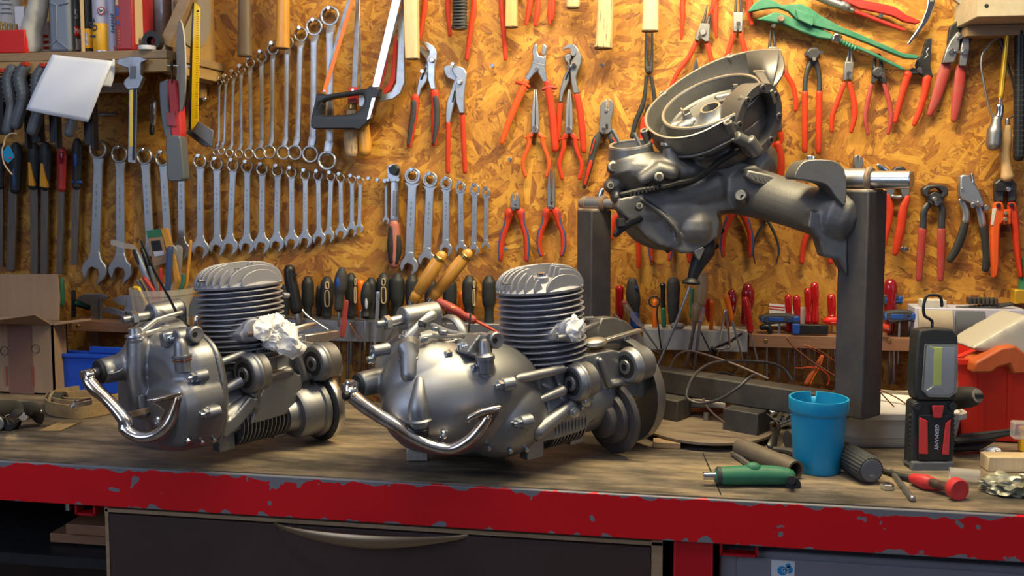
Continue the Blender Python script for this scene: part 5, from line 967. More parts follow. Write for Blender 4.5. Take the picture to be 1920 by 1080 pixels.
def engine(spec):
 D=spec;fr=Frame(onD(*D['o']),D['A'],D['tilt']);P,U,G=fr.P,fr.U,fr.G
 dx,dy=D['d']
 ft=D['foot'];q=bench(*ft)
 root=thing('engine',(fr.o.x,fr.o.y,BZ),D['label'],'engine','scooter engines on the bench')
 big=D['big']
 cb,ct=P(*D['cb'],0),P(*D['ct'],0);up=(ct-cb).normalized();Rf=D['Rf']
 fin_stack(fr,cb,ct,Rf,Rf*.68,D['nf'],root)
 hd=head(fr,ct+up*.001,up,Rf*1.0,root)
 a=ct+up*.016-fr.u*Rf*.93;MB().cyl(a+fr.u*.02,a-fr.u*.008+up*.006,.003,n=10).build('nipple',M['zinc'],hd)
# crankcase
 b=MB()
 b.cyl(cb-up*.045,cb+up*.002,Rf*.86,Rf*.80,n=40)
 cw=D['cw']
 b.cyl(G(D['su']+.002,D['cvv'],cw),G(D.get('ue',.11),D['cvv'],cw-.004),D['rb'],n=40)
 b.box(G(.0,.02,cw+.030),(.19,.12,.06),fr.mat3())
 for k_,a_ in[(c[0],c[1:])for c in D['cover']][:1]:
  base=[U(x,y,a_[0])for x,y in crom(a_[1],5,True)];m_=sum(base,Vector())/len(base)
  b.rings([[m_+(p-m_)*sc+fr.u*du for p in base]for du,sc in((.003,1.015),(.011,1.015),(.013,.96),(.03,.80))])
 L1,L2,lr_=P(*D['l1'],D['lv']),P(*D['l2'],D['lv']),D['lr']
 for L_,n_ in((L1,0),(L2,1)):b.cyl(L_+fr.u*.008,L_+fr.u*D['ll'][n_],lr_*.92,n=32)
 for(p0,v0),(p1,v1),r0,r1 in D['ribs']:b.tube([P(*p0,v0),P(*p0,v0).lerp(P(*p1,v1),.5),P(*p1,v1)],[r0,(r0+r1)/2,r1],n=12)
 for pts,v0,th in D['webs']:b.prism([P(x,y,v0)for x,y in pts],fr.v*th)
 cc=b.build('crankcase',M['alu'],root,vox=.0021,sm=5)
 for L_,n_ in((L1,0),(L2,1)):
  b=MB();lug(fr,b,L_,lr_,D['ll'][n_]);lg=b.build('mounting_eye',M['alu'],root,bev=.0015,ang=50);lug_core(fr,L_,lr_,lg)
 b=MB()
 for i in range(D['bf'][4]):
  t=i/(D['bf'][4]-1);x0_,y0_,x1_,y1_,_=D['bf'];p=P(x0_+(x1_-x0_)*t,y0_+(y1_-y0_)*t,D['bv'])
  ring=[]
  for k in range(9):
   a=R(-100+k*11);ring.append(p+fr.w*(.030*math.sin(a)*0+.0))
  c=p+fr.v*.038+fr.w*.012;rr=.045
  arc=[c+fr.v*(-rr*math.cos(R(g)))+fr.w*(rr*math.sin(R(g)))for g in range(-88,40,10)]+[c+fr.v*.0+fr.w*.02,c-fr.w*.035]
  b.prism([x-fr.u*.0011 for x in arc],fr.u*.0022)
 b.build('bottom_ribs',M['alu'],cc,bev=.0006)
 for(x,y,vv,sx_,sz_)in D['feet']:
  p=P(x,y,vv);zb=max(p.z,BZ+.0005);b=MB();b.beam(Vector((p.x,p.y,zb)),Vector((p.x,p.y,zb+sz_+.03)),sx_,.022,up=fr.v);b.build('foot',M['alu'],cc,bev=.002)
# side cover
 b=MB()
 for kind,*a_ in D['cover']:
  if kind=='ell':(x,y,v0),ra=a_;b.ball(P(x,y,v0),ra,72,fr.mat3())
  elif kind=='cylu':(x,y,v0),r0,r1,L=a_;p=P(x,y,v0);b.cyl(p,p+fr.u*L,r0,r1,n=40,bev=.2)
  elif kind=='lathe':(x,y,v0),prof=a_;b.lathe(P(x,y,v0),fr.u,prof,44)
  elif kind=='tube':pts,rr=a_;cp=crom([(*P(*p),r)for p,r in zip(pts,rr)],5);b.tube([c[:3]for c in cp],[c[3]for c in cp],n=14)
  elif kind=='box':(x,y,v0),d=a_;b.box(P(x,y,v0),d,fr.mat3())
  elif kind=='prism':pts,v0,th=a_;b.prism([P(x,y,v0)for x,y in pts],fr.v*th)
  elif kind=='loft':
   u0,outl,steps=a_
   base=[U(x,y,u0)for x,y in crom(outl,5,True)];m=sum(base,Vector())/len(base)
   rg=[[m+(p-m)*sc+fr.u*du+fr.w*dw for p in base]for du,sc,dw in steps]
   for r_ in rg:
    for p in r_:p.z=max(p.z,BZ+.005)
   b.rings(rg)
 cv=b.build('side_cover',M['alu_smooth'],root,vox=.0022,sm=D.get('csm',9))
 return root,fr,cc,cv,hd,dict(L1=L1,L2=L2,cb=cb,ct=ct,up=up,cw=cw)
# first engine (left)
E1=dict(o=(455,745,1.735),A=50,tilt=5.5,d=(0,0),foot=(420,843),big=False,label='left aluminium scooter engine, paper towel in its port and brown-banded bent kick lever',cb=(460,672),ct=(448,538),Rf=.0775,nf=14,cw=0,cvv=-.01,rb=.056,su=-.118,l1=(458,703),l2=(586,682),lv=-.078,lr=.033,ll=(.036,.044),ribs=[(((388,690),-.06),((458,662),-.07),.008,.007),(((412,735),-.062),((458,712),-.07),.006,.011),(((505,707),-.07),((543,695),-.066),.006,.008),(((395,806),-.07),((468,748),-.072),.016,.010),(((475,728),-.072),((480,760),-.070),.012,.010),(((556,662),-.068),((572,708),-.068),.007,.007),(((572,708),-.068),((600,700),-.066),.007,.008)],webs=[([(488,650),(560,636),(600,645),(628,680),(622,712),(585,722),(560,742),(545,770),(520,785),(470,800),(425,815),(415,780),(465,745),(490,720)],-.058,.05),([(480,655),(520,648),(520,690),(485,700)],-.062,.04),([(408,808),(440,780),(470,744),(486,748),(478,765),(450,800),(424,822)],-.088,.03),([(505,702),(545,690),(572,712),(560,745),(540,776),(500,788),(470,796),(478,765)],-.068,.04)],bf=(455,806,545,784,13),bv=-.060,feet=[(420,843,-.030,.032,.03),(520,818,-.018,.030,.03)],cover=[('loft',-.118,[(350,618),(392,648),(408,700),(415,760),(412,805),(398,832),(350,838),(300,828),(270,790),(262,720),(268,655),(300,622)],[(.004,1.0,0),(-.012,1.0,0),(-.028,.985,0),(-.042,.94,0),(-.053,.85,0),(-.060,.72,0),(-.064,.5,0)]),('loft',-.124,[(340,706),(392,700),(412,745),(411,800),(396,828),(350,824),(332,770)],[(.01,1,0),(-.04,1.0,0),(-.058,.93,0),(-.068,.78,0),(-.072,.5,0)]),('ell',(338,672,-.03),(.050,.05,.040)),('ell',(302,660,.0),(.035,.04,.035)),('tube',[(257,640,.0),(257,700,.0),(262,770,.01)],[.017,.016,.018]),('lathe',(188,697,.035),[(0,.019),(.004,.021),(.034,.023),(.048,.030),(.064,.046),(.08,.060),(.095,.067),(.14,.069)]),('tube',[(205,702,.010),(222,697,.006),(232,690,.004)],[.002,.003,.002]),('tube',[(344,668,-.06),(344,690,-.06)],[.012,.014]),('cylu',(352,798,-.05),.020,.026,.02)])
e1,f1,cc1,cv1,hd1,X1=engine(E1)
P=f1.P
q=P(186,697,.035)
MB().lathe(q-f1.u*.003,f1.u,[(0,.012),(0,.0185),(.004,.0205)],28).build('shaft_seal',M['blackgrip'],cv1)
MB().cyl(q-f1.u*.030,q+f1.u*.003,.008,n=16).build('kick_shaft',M['steel'],cv1)
def lever_pts(pts,cv,d0,d1):
 """measured line of a lever whose depth runs from d0 to d1"""
 n=len(pts)
 return[(onD(x,y,d0+(d1-d0)*min(1,(i/(n-1))*1.25)**1.1),r)for i,(x,y,r)in enumerate(pts)]
cvf=surf(cv1,300,800);dh=(P(168,700,.02)-CAM).dot(ray(960,PPY));dfr=(cvf-CAM).dot(ray(960,PPY))-.030
KL=lever_pts([(168,700,.010),(167,712,.0115),(178,728,.0125),(200,748,.0105),(222,772,.0115),(235,790,.012),(238,806,.0115),(262,819,.0105),(290,816,.0115),(312,800,.012),(325,775,.0105),(334,745,.008)],cv1,dh,dfr)
kl=crank_lever(KL,'chromed kick lever with brown rust bands',e1)
b=MB();b.torus(P(168,697,.018),(0,0,1),.0055,.0026,20,8);b.cyl(P(168,704,.020)+f1.u*.004,P(168,704,.020)-f1.u*.008,.0105,n=24);b.build('lever_clamp',M['chrome'],kl)
b=MB();b.tube([onD(288,750,dfr-.008),onD(312,745,dfr-.006),onD(336,738,dfr-.004)],[.0035,.004,.004],n=10)
b.prism([onD(x,y,dfr)for x,y in((275,750),(337,738),(330,762),(318,790),(300,790),(310,770),(300,762))],f1.v*.005);b.build('pedal',M['chrome_worn'],kl,bev=.0015)
sp=surf(cv1,276,770,.012);b=MB();b.beam(onD(243,778,dfr+.05),sp,.012,.010);b.build('stop_plate',M['board'],e1,bev=.001)
sp=surf(cv1,268,772,.004);b=MB();b.cyl(sp-f1.w*.006,sp+f1.w*.028,.0078,.0065,n=16);b.cyl(sp-f1.w*.007,sp-f1.w*.002,.012,n=16);b.build('drain_plug',M['alu_smooth'],cv1)
b=MB();b.torus(surf(cv1,295,790,.001),f1.u,.006,.003,18,8);b.build('plug_ring',M['zinc'],cv1)
for(x,y)in((390,775),(366,707)):
 p=surf(cv1,x,y,.004);bolt('nut',p,-f1.u,.0078,.007,cv1)
 MB().cyl(p+f1.u*.001,p+f1.u*.02-f1.v*.004,.0095,n=16).build('bolt_boss',M['alu'],cv1)
for x,y in((352,826),(378,829),(400,824)):
 p=surf(cv1,x,y-2,.001)
 if p:MB().cyl(p,p-f1.v*.004-f1.w*.004,.004,n=8).build('drain_screw',M['zinc'],cv1)
b=MB();q=surf(cv1,343,682,-.004)+f1.w*.004;capq=q;b.lathe(q,f1.w,[(-.016,.0135),(0,.0135),(.006,.0135),(.007,.016),(.010,.016),(.011,.0125),(.020,.011),(.030,.0095),(.037,.006),(.039,.002)],24);b.build('breather_cap',M['alu_smooth'],cv1)
MB().lathe(capq,f1.w,[(.001,.0150),(.0035,.0150)],24).build('copper_washer',M['copper'],cv1)
b=MB();q=P(256,640,-.0);b.lathe(q,f1.w,[(0,.017),(.004,.0175),(.005,.0145),(.008,.0145),(.009,.0175),(.012,.017),(.013,.011),(.022,.010),(.023,.006)],24);b.build('gear_shaft_cap',M['bright'],cv1)
b=MB();cp=[P(*p)for p in((258,628,.0),(285,606,.0),(292,600,.0),(312,593,.0),(340,586,.0))];b.tube(cp,[.0055,.0045,.004,.0035,.0045],n=10)
b.tube([P(262,630,-.002),P(300,618,-.0),P(340,622,.0)],[.005,.004,.004],n=8,flat=.5);b.build('shift_lever',M['alu_edge'],e1)
b=MB();b.beam(P(283,632,.03),P(335,622,.03),.05,.014,up=f1.w);b.cyl(P(309,616,.01),P(309,608,.01),.011,n=16);b.cyl(P(331,606,.02),P(331,600,.02),.008,n=14);b.build('selector_cover',M['alu'],e1,bev=.001,vox=.002,sm=2)
bolt('bolt',P(309,611,.01),f1.w,.008,.006,e1,'steel',False)
b=MB();sq_=surf(cv1,317,642,.0)+f1.w*.006;b.box(sq_,(.024,.016,.022),f1.mat3());b.build('clamp_block',M['bright'],cv1,bev=.002)
bolt('bolt',sq_-f1.v*.008-f1.u*.0,-f1.v,.0065,.006,cv1,'zinc',True)
qd=surf(cv1,360,645,.0);vE=max(min((qd-f1.o).dot(f1.v),-.02),-.08);q=P(368,627,vE);b=MB();b.cyl(q,q-f1.u*.038,.014,n=24);b.box(q-f1.u*.014-f1.w*.022,(.022,.022,.032),f1.mat3());b.build('inlet_elbow',M['alu'],cv1,vox=.0018,sm=3)
b=MB();b.lathe(P(366,627,vE-.017),f1.v,[(-.004,.004),(-.005,.011),(-.003,.0135),(.010,.0135)],24);b.build('cable_stop',M['alu'],cv1)
MB().lathe(P(366,627,vE-.0225),f1.v,[(0,.0045),(.001,.0045)],6).build('socket_hole',M['black'],cv1)
def mount_tube(fr,root,c,r,L,axpx,v):
 b=MB();a=fr.P(*c,v);b.cyl(a,a+fr.u*L,r,n=36);b.box(a+fr.u*L*.5-fr.w*r*1.0,(L*.96,r*1.7,r*1.9),fr.mat3());o=b.build('mounting_eye',M['alu'],root,vox=.002,sm=3)
 e=fr.P(*axpx,v);b=MB();ax=(a-e).normalized();b.cyl(e+fr.u*.012,a+fr.u*.01,r*.42,n=20);bo=b.build('axle_bolt',M['steel'],root)
 b=MB();b.lathe(e+fr.u*.004,fr.u,[(0,r*.52),(.001,r*.60),(.010,r*.60),(.011,r*.52)],6);b.build('nut',M['zinc'],bo);b=MB();b.cyl(e-fr.u*.010,e+fr.u*.01,r*.30,n=14);b.build('thread_end',M['steel'],bo)
mount_tube(f1,e1,(281,592),.0215,.060,(240,598),.055)
cpx=((265,452),(290,510),(318,560),(333,590),(350,610),(372,622));b=MB();b.tube([P(x,y,.02)for x,y in cpx],[.002,.0022,.0022,.0025,.0022,.002],n=8);b.build('black_cable',M['blackplastic'],e1)
b=MB();b.tube([P(x,y,.018)for x,y in((334,586),(337,605),(339,628))],[.0015,.0015,.0012],n=6);b.tube([P(334,590,.014),P(345,604,.014),P(356,616,.014)],[.003,.0024,.0028],n=8);b.build('cable_tie',M['blackgrip'],e1)
b=MB();q=P(470,610,-.075);b.prism([P(x,y,-.075)for x,y in((455,640),(450,628),(463,605),(475,595),(486,600),(484,630),(470,642))],f1.v*.04);b.cyl(P(478,618,-.085),P(462,618,-.02),.020,n=28)
b.build('exhaust_port',M['alu_fin'],hd1.parent,vox=.002,sm=3)
MB().cyl(P(463,627,-.080),P(476,626,-.084),.0045,n=10).build('port_stud',M['rust'],hd1.parent)
tissue(P(515,622,-.085),(.034,.026,.032),f1.mat3(),'paper_towel','crumpled white paper towel stuffed in the exhaust port of the left engine',seed=3)
b2=MB()
def crumple(pts,v,th,fr,name,parent,seed):
 base=[fr.P(x,y,v)for x,y in pts];m=sum(base,Vector())/len(base);bm=bmesh.new()
 vs=[bm.verts.new(p)for p in base];c=bm.verts.new(m-fr.v*th)
 for i in range(len(vs)):bm.faces.new((vs[i],vs[(i+1)%len(vs)],c))
 c2=bm.verts.new(m+fr.v*th)
 for i in range(len(vs)):bm.faces.new((vs[(i+1)%len(vs)],vs[i],c2))
 bmesh.ops.subdivide_edges(bm,edges=bm.edges,cuts=5,use_grid_fill=True)
 for q in bm.verts:
  k=q.co*38;q.co+=Vector((noise.noise(k),noise.noise(k+Vector((9,2,5))),noise.noise(k+Vector((3,8,1)))))*.0065-fr.v*abs(noise.noise(q.co*75+Vector((seed,0,0))))*.006
 bm.verts.index_update();b=MB();b.add([q.co.copy()for q in bm.verts],[tuple(x.index for x in f.verts)for f in bm.faces]);bm.free()
 return b.build(name,M['tissue'],parent,ang=25)
tow=[o for o in bpy.data.objects if o.name.startswith('paper_towel')][0]
crumple([(505,600),(540,598),(556,615),(562,640),(575,650),(566,665),(548,672),(525,662),(515,645),(508,625)],-.10,.016,f1,'hanging_fold',tow,3)
crumple([(472,612),(490,592),(515,592),(520,612),(510,632),(490,640),(474,630)],-.10,.012,f1,'inner_fold',tow,9)
b=MB();b.tube([P(540,622,.03),P(570,613,.03),P(590,608,.03)],[.006,.006,.0045],n=10,flat=.6);b.build('carburettor_stud',M['bright'],e1)
b=MB();b.prism([P(x,y,-.01)for x,y in((572,628),(596,625),(636,619),(640,632),(600,645),(572,648))],f1.v*.02);b.prism([P(x,y,-.0)for x,y in((540,636),(575,628),(600,632),(575,645),(545,648))],f1.v*.03);b.build('carburettor_flange',M['bright'],e1,bev=.002)
b=MB();b.cyl(P(530,553,.02),P(541,554,.02),.005,n=10);b.build('fin_lug',M['alu_fin'],e1)
fu=P(602,745,.0);ou=(fu-f1.o).dot(f1.u)
fc=f1.G(ou,0,0);fc=P(592,745,.0)
def flywheel(fr,root,c,r,th,drum,mt2='alu_dark',mt='steel'):
 b=MB();b.lathe(c,fr.u,[(-drum,r*.66),(-drum*.9,r*.72),(-.014,r*.76),(-.012,r*.84),(-.002,r*.84)],48);b.lathe(c-fr.u*(drum+.02),fr.u,[(0,r*.42),(.022,r*.5)],40);b.build('generator_drum',M[mt2],root)
 b=MB();b.lathe(c,fr.u,[(0,r*.62),(.001,r*.92),(.003,r*.985),(.005,r),(th-.002,r),(th,r*.98),(th,r*.3)],72,cap1=True);return b.build('flywheel',M[mt],root,label='round flywheel resting on the bench')
rr_f=.0665
zb_=BZ+.001
fc=P(590,764,-.045);fcz=Vector((fc.x,fc.y,zb_+rr_f*1.0))
flywheel(f1,e1,fcz,rr_f,.018,.055,'alu','darksteel')
MB().lathe(fcz,f1.u,[(.004,rr_f*1.0),(.0045,rr_f*1.004),(.0175,rr_f*1.004),(.018,rr_f)],72,cap0=False,cap1=False).build('flywheel_rim',M['bright'],e1)
for x,y in((632,702),(634,738),(632,775)):MB().cyl(P(x-6,y,.02),P(x+6,y-2,.02),.0035,n=8).build('stud',M['zinc'],e1)
b=MB()
for x,y,r in((628,690,.016),(622,722,.012)):b.cyl(P(x,y,-.02),P(x,y,.02),r,n=20)
b.build('rear_ear',M['alu'],e1,vox=.002,sm=2)
bolt('bolt',P(480,735,-.080),-f1.v,.007,.004,cc1,'alu_edge',False);bolt('bolt',P(473,758,-.078),-f1.v,.006,.004,cc1,'alu_edge',False)
# second engine (right)
E2=dict(o=(1017,760,1.680),A=38,tilt=4.5,d=(0,0),foot=(995,858),big=True,label='right aluminium scooter engine, larger smooth side cover, fan plate and long chromed kick lever',cb=(1023,684),ct=(1012,545),Rf=.0765,nf=13,cw=0,cvv=-.01,rb=.060,ue=.12,su=-.052,csm=10,l1=(1071,719),l2=(1173,688),lv=-.080,lr=.0305,ll=(.040,.048),ribs=[(((965,712),-.07),((1055,692),-.075),.009,.008),(((1006,752),-.07),((1055,732),-.074),.006,.010),(((1006,810),-.074),((1072,760),-.076),.016,.010),(((1096,740),-.074),((1100,756),-.074),.010,.010),(((1125,675),-.072),((1142,722),-.072),.006,.006),(((1142,722),-.072),((1178,716),-.070),.006,.007)],webs=[([(1040,700),(1090,668),(1150,656),(1190,664),(1216,700),(1224,722),(1205,748),(1173,741),(1141,758),(1118,781),(1095,807),(1043,824),(1008,830),(1008,790),(1060,765)],-.066,.05)],bf=(1040,812,1096,797,10),bv=-.062,feet=[(997,858,-.040,.036,.03),(1075,830,-.030,.032,.03)],cover=[('loft',-.052,[(892,648),(948,684),(985,718),(1003,760),(1008,800),(1000,835),(975,848),(930,852),(890,842),(858,800),(846,740),(856,664)],[(.004,1.0,0),(-.018,1.0,.002),(-.050,1.0,.010),(-.080,.99,.017),(-.108,.965,.023),(-.130,.92,.026),(-.148,.85,.027),(-.163,.75,.027),(-.174,.62,.026),(-.181,.46,.025),(-.185,.28,.024),(-.186,.10,.024)]),('tube',[(767,642,.035),(767,700,.035),(770,760,.045)],[.018,.016,.018]),('ell',(872,744,.0),(.150,.088,.090)),('ell',(812,728,.02),(.090,.075,.082)),('ell',(940,775,-.02),(.085,.07,.072)),('lathe',(672,722,.075),[(0,.018),(.003,.020),(.044,.022),(.048,.032),(.056,.046),(.070,.060),(.092,.070),(.12,.074),(.15,.076)]),('tube',[(911,690,-.07),(911,668,-.07)],[.015,.012])])
e2,f2,cc2,cv2,hd2,X2=engine(E2)
P=f2.P
q=P(672,722,.045)
q=P(672,722,.075)
MB().lathe(q-f2.u*.003,f2.u,[(0,.012),(0,.0175),(.004,.0195)],28).build('shaft_seal',M['blackgrip'],cv2)
MB().cyl(q-f2.u*.028,q+f2.u*.003,.008,n=16).build('kick_shaft',M['steel'],cv2)
dh=(P(657,722,.02)-CAM).dot(ray(960,PPY));cvf=surf(cv2,860,815);dfr=(cvf-CAM).dot(ray(960,PPY))-.030
KL=lever_pts([(657,722,.0105),(660,740,.0125),(680,758,.0135),(712,780,.0125),(740,797,.012),(770,817,.0115),(800,832,.0105),(828,840,.0105),(852,840,.011),(880,824,.0115),(902,800,.0105),(914,782,.009)],cv2,dh,dfr)
kl=crank_lever(KL,'chromed kick lever with brown and grey tarnish',e2)
b=MB();b.torus(P(656,716,.018),(0,0,1),.0055,.0026,20,8);b.cyl(P(660,735,.020)+f2.u*.003,P(660,735,.020)-f2.u*.010,.0125,n=24);b.build('lever_clamp',M['chrome'],kl)
MB().cyl(P(657,740,.012)-f2.u*.012,P(657,740,.012)-f2.u*.004,.0065,n=16).build('clamp_bore',M['blacksteel'],kl)
b=MB();b.tube([onD(876,790,dfr-.008),onD(880,783,dfr-.008),onD(905,772,dfr-.006),onD(937,765,dfr-.002)],[.0035,.0045,.0055,.005],n=12)
b.prism([onD(x,y,dfr)for x,y in((886,780),(938,763),(937,775),(925,795),(905,812),(896,800),(905,790))],f2.v*.006);b.build('pedal',M['chrome_worn'],kl,bev=.0015)
b=MB();b.torus(surf(cv2,829,816,.001),f2.u,.0068,.0034,20,8);b.build('plug_ring',M['zinc'],cv2)
e_=[surf(cv2,787,712,-.002),surf(cv2,785,745,-.002),surf(cv2,785,770,-.004)];e_.append(e_[2]-f2.w*.018)
MB().tube(crom(e_,4),[.007+.010*min(i/7,1)for i in range(13)],n=18).build('outlet_elbow',M['alu_smooth'],cv2)
MB().cyl(e_[3]+f2.w*.006,e_[3]+f2.w*.001,.0205,n=24).build('elbow_collar',M['alu_smooth'],cv2)
MB().cyl(e_[3]-f2.w*.010,e_[3]-f2.w*.022,.014,.012,n=20).build('outlet_gasket',M['blackplastic'],cv2)
for(x,y,v,r)in((941,722,0,.0085),(975,793,0,.0075)):
 p=surf(cv2,x,y,.003);bolt('nut',p,-f2.u,r,.007,cv2);MB().cyl(p+f2.u*.001,p+f2.u*.022-f2.v*.003,.0105,n=16).build('bolt_boss',M['alu'],cv2)
for(x,y,v)in((842,660,-.03),(892,686,-.065),(717,650,.04),(705,660,.05),(697,674,.05)):bolt('screw',surf(cv2,x,y+3,.001)or P(x,y,v),-f2.u,.006,.007,cv2,'zinc',False)
MB().cyl(P(708,657,.05)-f2.u*.01,P(708,657,.05)+f2.u*.02,.010,n=18).build('breather_spigot',M['alu'],cv2)
for x,y in((915,838),(955,843),(985,840)):
 p=surf(cv2,x,y,.001)
 if p:MB().cyl(p,p-f2.v*.005-f2.w*.004,.004,n=8).build('drain_screw',M['zinc'],cv2)
b=MB();q=surf(cv2,911,688,-.006)+f2.w*.014;b.lathe(q,f2.w,[(-.022,.0125),(-.012,.0130),(-.002,.0135)],24);b.lathe(q,f2.w,[(-.002,.0155),(.004,.0155),(.006,.012),(.010,.0095),(.022,.009),(.029,.006),(.031,.002)],24);b.build('breather_cap',M['alu_smooth'],cv2)
b=MB();q=P(769,640,.035);b.lathe(q,f2.w,[(-.004,.0175),(.003,.0185),(.004,.015),(.007,.015),(.008,.0185),(.012,.0175),(.013,.012),(.018,.011)],24);b.build('gear_shaft_cap',M['bright'],cv2)
cq=surf(cv2,767,668,-.002);cq2=surf(cv2,767,705,-.003)
if cq and cq2:MB().tube([q,cq+f2.w*.01,cq,cq2],[.0165,.0165,.0160,.0130],n=20).build('shaft_column',M['alu_smooth'],cv2);MB().cyl(cq-f2.w*.006,cq+f2.w*.0,.0185,n=24).build('column_ring',M['alu_smooth'],cv2)
b=MB();b.tube([P(*p)for p in((765,632,.02),(783,612,.02),(792,602,.02),(812,590,.02))],[.008,.006,.0055,.008],n=12,flat=.6);b.build('shift_lever',M['alu_edge'],e2)
MB().cyl(P(789,613,.018),P(793,604,.018),.0075,n=16).build('lever_collar',M['darksteel'],e2)
b=MB()
b.tube([P(*p)for p in((793,636,.0),(815,630,.0),(850,632,.0),(874,630,.0))],[.007,.0045,.0045,.006],n=10,flat=.5)
b.tube([P(*p)for p in((810,612,.02),(838,622,.01),(878,632,.0))],[.0065,.005,.005],n=10,flat=.5)
b.tube([P(*p)for p in((862,638,-.03),(880,643,-.03),(893,647,-.03))],[.004,.003,.003],n=8,flat=.5);b.build('linkage',M['alu_edge'],e2)
for x,y,r in((816,618,.006),(831,624,.0085),(796,637,.006),(853,640,.006)):MB().cyl(P(x,y+2,.0),P(x,y-5,.0),r,n=14).build('pivot_pin',M['steel'],e2)
b=MB();b.beam(P(800,648,.03),P(870,640,.03),.07,.018,up=f2.w);b.build('selector_cover',M['alu'],e2,vox=.0025,sm=3)
bolt('nut',(surf(cv2,867,660,.0)or P(867,649,-.045))+f2.w*.009,-f2.v,.0075,.008,e2,'zinc',True)
b=MB();vE=max(min((surf(cv2,900,672)-f2.o).dot(f2.v)+.01,-.01),-.08);b.prism([P(x,y,vE)for x,y in((875,662),(890,640),(900,628),(920,626),(924,645),(924,672),(890,672))],f2.v*.035);b.build('inlet_elbow',M['alu'],cv2,vox=.002,sm=3)
b=MB();b.lathe(P(929,638,vE-.015),f2.v,[(-.004,.005),(-.005,.0115),(-.003,.0135),(.012,.0135)],24);b.build('cable_stop',M['alu'],cv2)
b=MB();b.lathe(P(915,636,vE-.01),f2.v,[(-.003,.005),(-.004,.0085),(.02,.010)],22);b.build('cable_stop',M['alu'],cv2)
MB().lathe(P(929,638,vE-.0205),f2.v,[(0,.0045),(.001,.0045)],6).build('socket_hole',M['black'],cv2)
mount_tube(f2,e2,(753,598),.0205,.070,(716,607),.07)
b=MB();b.torus(P(848,640,.05),f2.u,.040,.006,36,10,flat=1.5);b.build('brake_drum_rim',M['alu'],e2)
b=MB();b.tube([P(x,y,.0)for x,y in((882,590),(880,610),(877,636))],[.0018,.0018,.0018],n=6);b.tube([P(866,636,-.002),P(878,626,-.004),P(884,624,-.002)],.0022,n=6);b.build('cable_tie',M['blackgrip'],e2)
b=MB();b.prism([P(x,y,-.070)for x,y in((1035,640),(1032,625),(1048,603),(1065,592),(1092,600),(1096,628),(1070,642))],f2.v*.04);b.cyl(P(1072,618,-.082),P(1045,618,-.02),.021,n=28)
b.build('exhaust_port',M['alu_fin'],hd2.parent,vox=.002,sm=3)
MB().cyl(P(1045,634,-.078),P(1068,632,-.082),.0055,n=10).build('port_stud',M['alu'],hd2.parent)
t2=tissue(P(1078,616,-.088),(.016,.013,.020),f2.mat3(),'paper_towel','small crumpled white paper plug in the exhaust port of the right engine',seed=5)
crumple([(1062,612),(1075,598),(1090,595),(1094,612),(1088,632),(1075,640),(1064,628)],-.096,.010,f2,'paper_fold',t2,4)
MB().cyl(P(1096,598,.0),P(1112,597,.0),.0042,n=12).build('intake_stud',M['alu'],e2)
b=MB();b.tube([P(1090,622,.0),P(1110,612,.0),P(1122,607,.0)],[.006,.006,.004],n=10,flat=.5);b.build('intake_lever',M['alu_dark'],e2)
b=MB();b.ball(P(1115,642,-.045),(.026,.020,.009),24,f2.mat3());b.build('intake_cap',M['alu_edge'],e2)
b=MB();b.ball(P(1122,655,-.02),(.05,.03,.010),20,f2.mat3());b.build('intake_gasket',M['blackplastic'],e2)
fc2=P(1143,789,-.045);r2=.0545;fcz2=Vector((fc2.x,fc2.y,BZ+.001+.0545*1.22+.001))
b=MB();b.lathe(fcz2,f2.u,[(-.03,r2*.50),(-.026,r2*.60),(-.012,r2*.62),(-.010,r2*.85),(-.001,r2*.9)],48);b.build('generator_drum',M['postpaint'],e2)
b=MB();b.lathe(fcz2,f2.u,[(0,r2*.6),(.001,r2*1.16),(.004,r2*1.22),(.010,r2*1.22),(.012,r2)],64);b.build('fan_disc',M['postpaint'],e2)
pc=P(1172,735,.0);rp=.0990;pcz=Vector((pc.x,pc.y,BZ+.0015+rp))
b=MB();b.lathe(pcz,f2.u,[(-.016,rp*.99),(-.016,rp),(.004,rp),(.006,rp*.985),(.006,rp*.3),(.003,rp*.3),(.003,rp*.97),(-.012,rp*.985)],80,cap0=False,cap1=False);b.build('fan_plate',M['alu'],e2)
sh=[P(x,y,.01)for x,y in((1130,596),(1150,594),(1175,602),(1192,618),(1160,630),(1134,640),(1118,640),(1122,612))]
b=MB();b.prism(sh,f2.v*.03);b.build('fan_shroud',M['alu_dark'],e2,bev=.003)
b=MB();b.beam(P(1134,638,-.02),P(1200,619,-.02),.014,.006,up=f2.w);b.build('shroud_bar',M['alu_edge'],e2,bev=.001)
b=MB();b.prism([P(x,y,-.015)for x,y in((1136,642),(1178,632),(1200,622),(1214,650),(1226,700),(1216,706),(1180,655),(1140,656))],f2.v*.02);b.build('shroud_bracket',M['alu'],e2,bev=.002)
bolt('bolt',P(1176,636,-.02),-f2.v,.0062,.004,e2,'zinc',False)
for x,y in((1098,752),(1077,773)):bolt('bolt',P(x,y,-.088),-f2.v,.0078,.006,cc2,'alu_edge',False);bolt('bolt',P(x+12,y-8,-.074),f2.u,.0045,.004,cc2,'zinc',True)
for x,y,r in((1213,711,.005),(1207,724,.005),(1191,734,.0055)):bolt('bolt',P(x,y,-.035),-f2.v,r,.005,cc2,'zinc',False)
b=MB();b.cyl(P(1228,702,-.01),P(1228,702,.02),.010,n=16);b.cyl(P(1212,716,-.02),P(1212,716,.02),.012,n=16);b.build('rear_ear',M['alu'],e2,vox=.002,sm=2)
q=bench(780,866);b=MB();b.box((0,0,0),(.046,.022,.024));
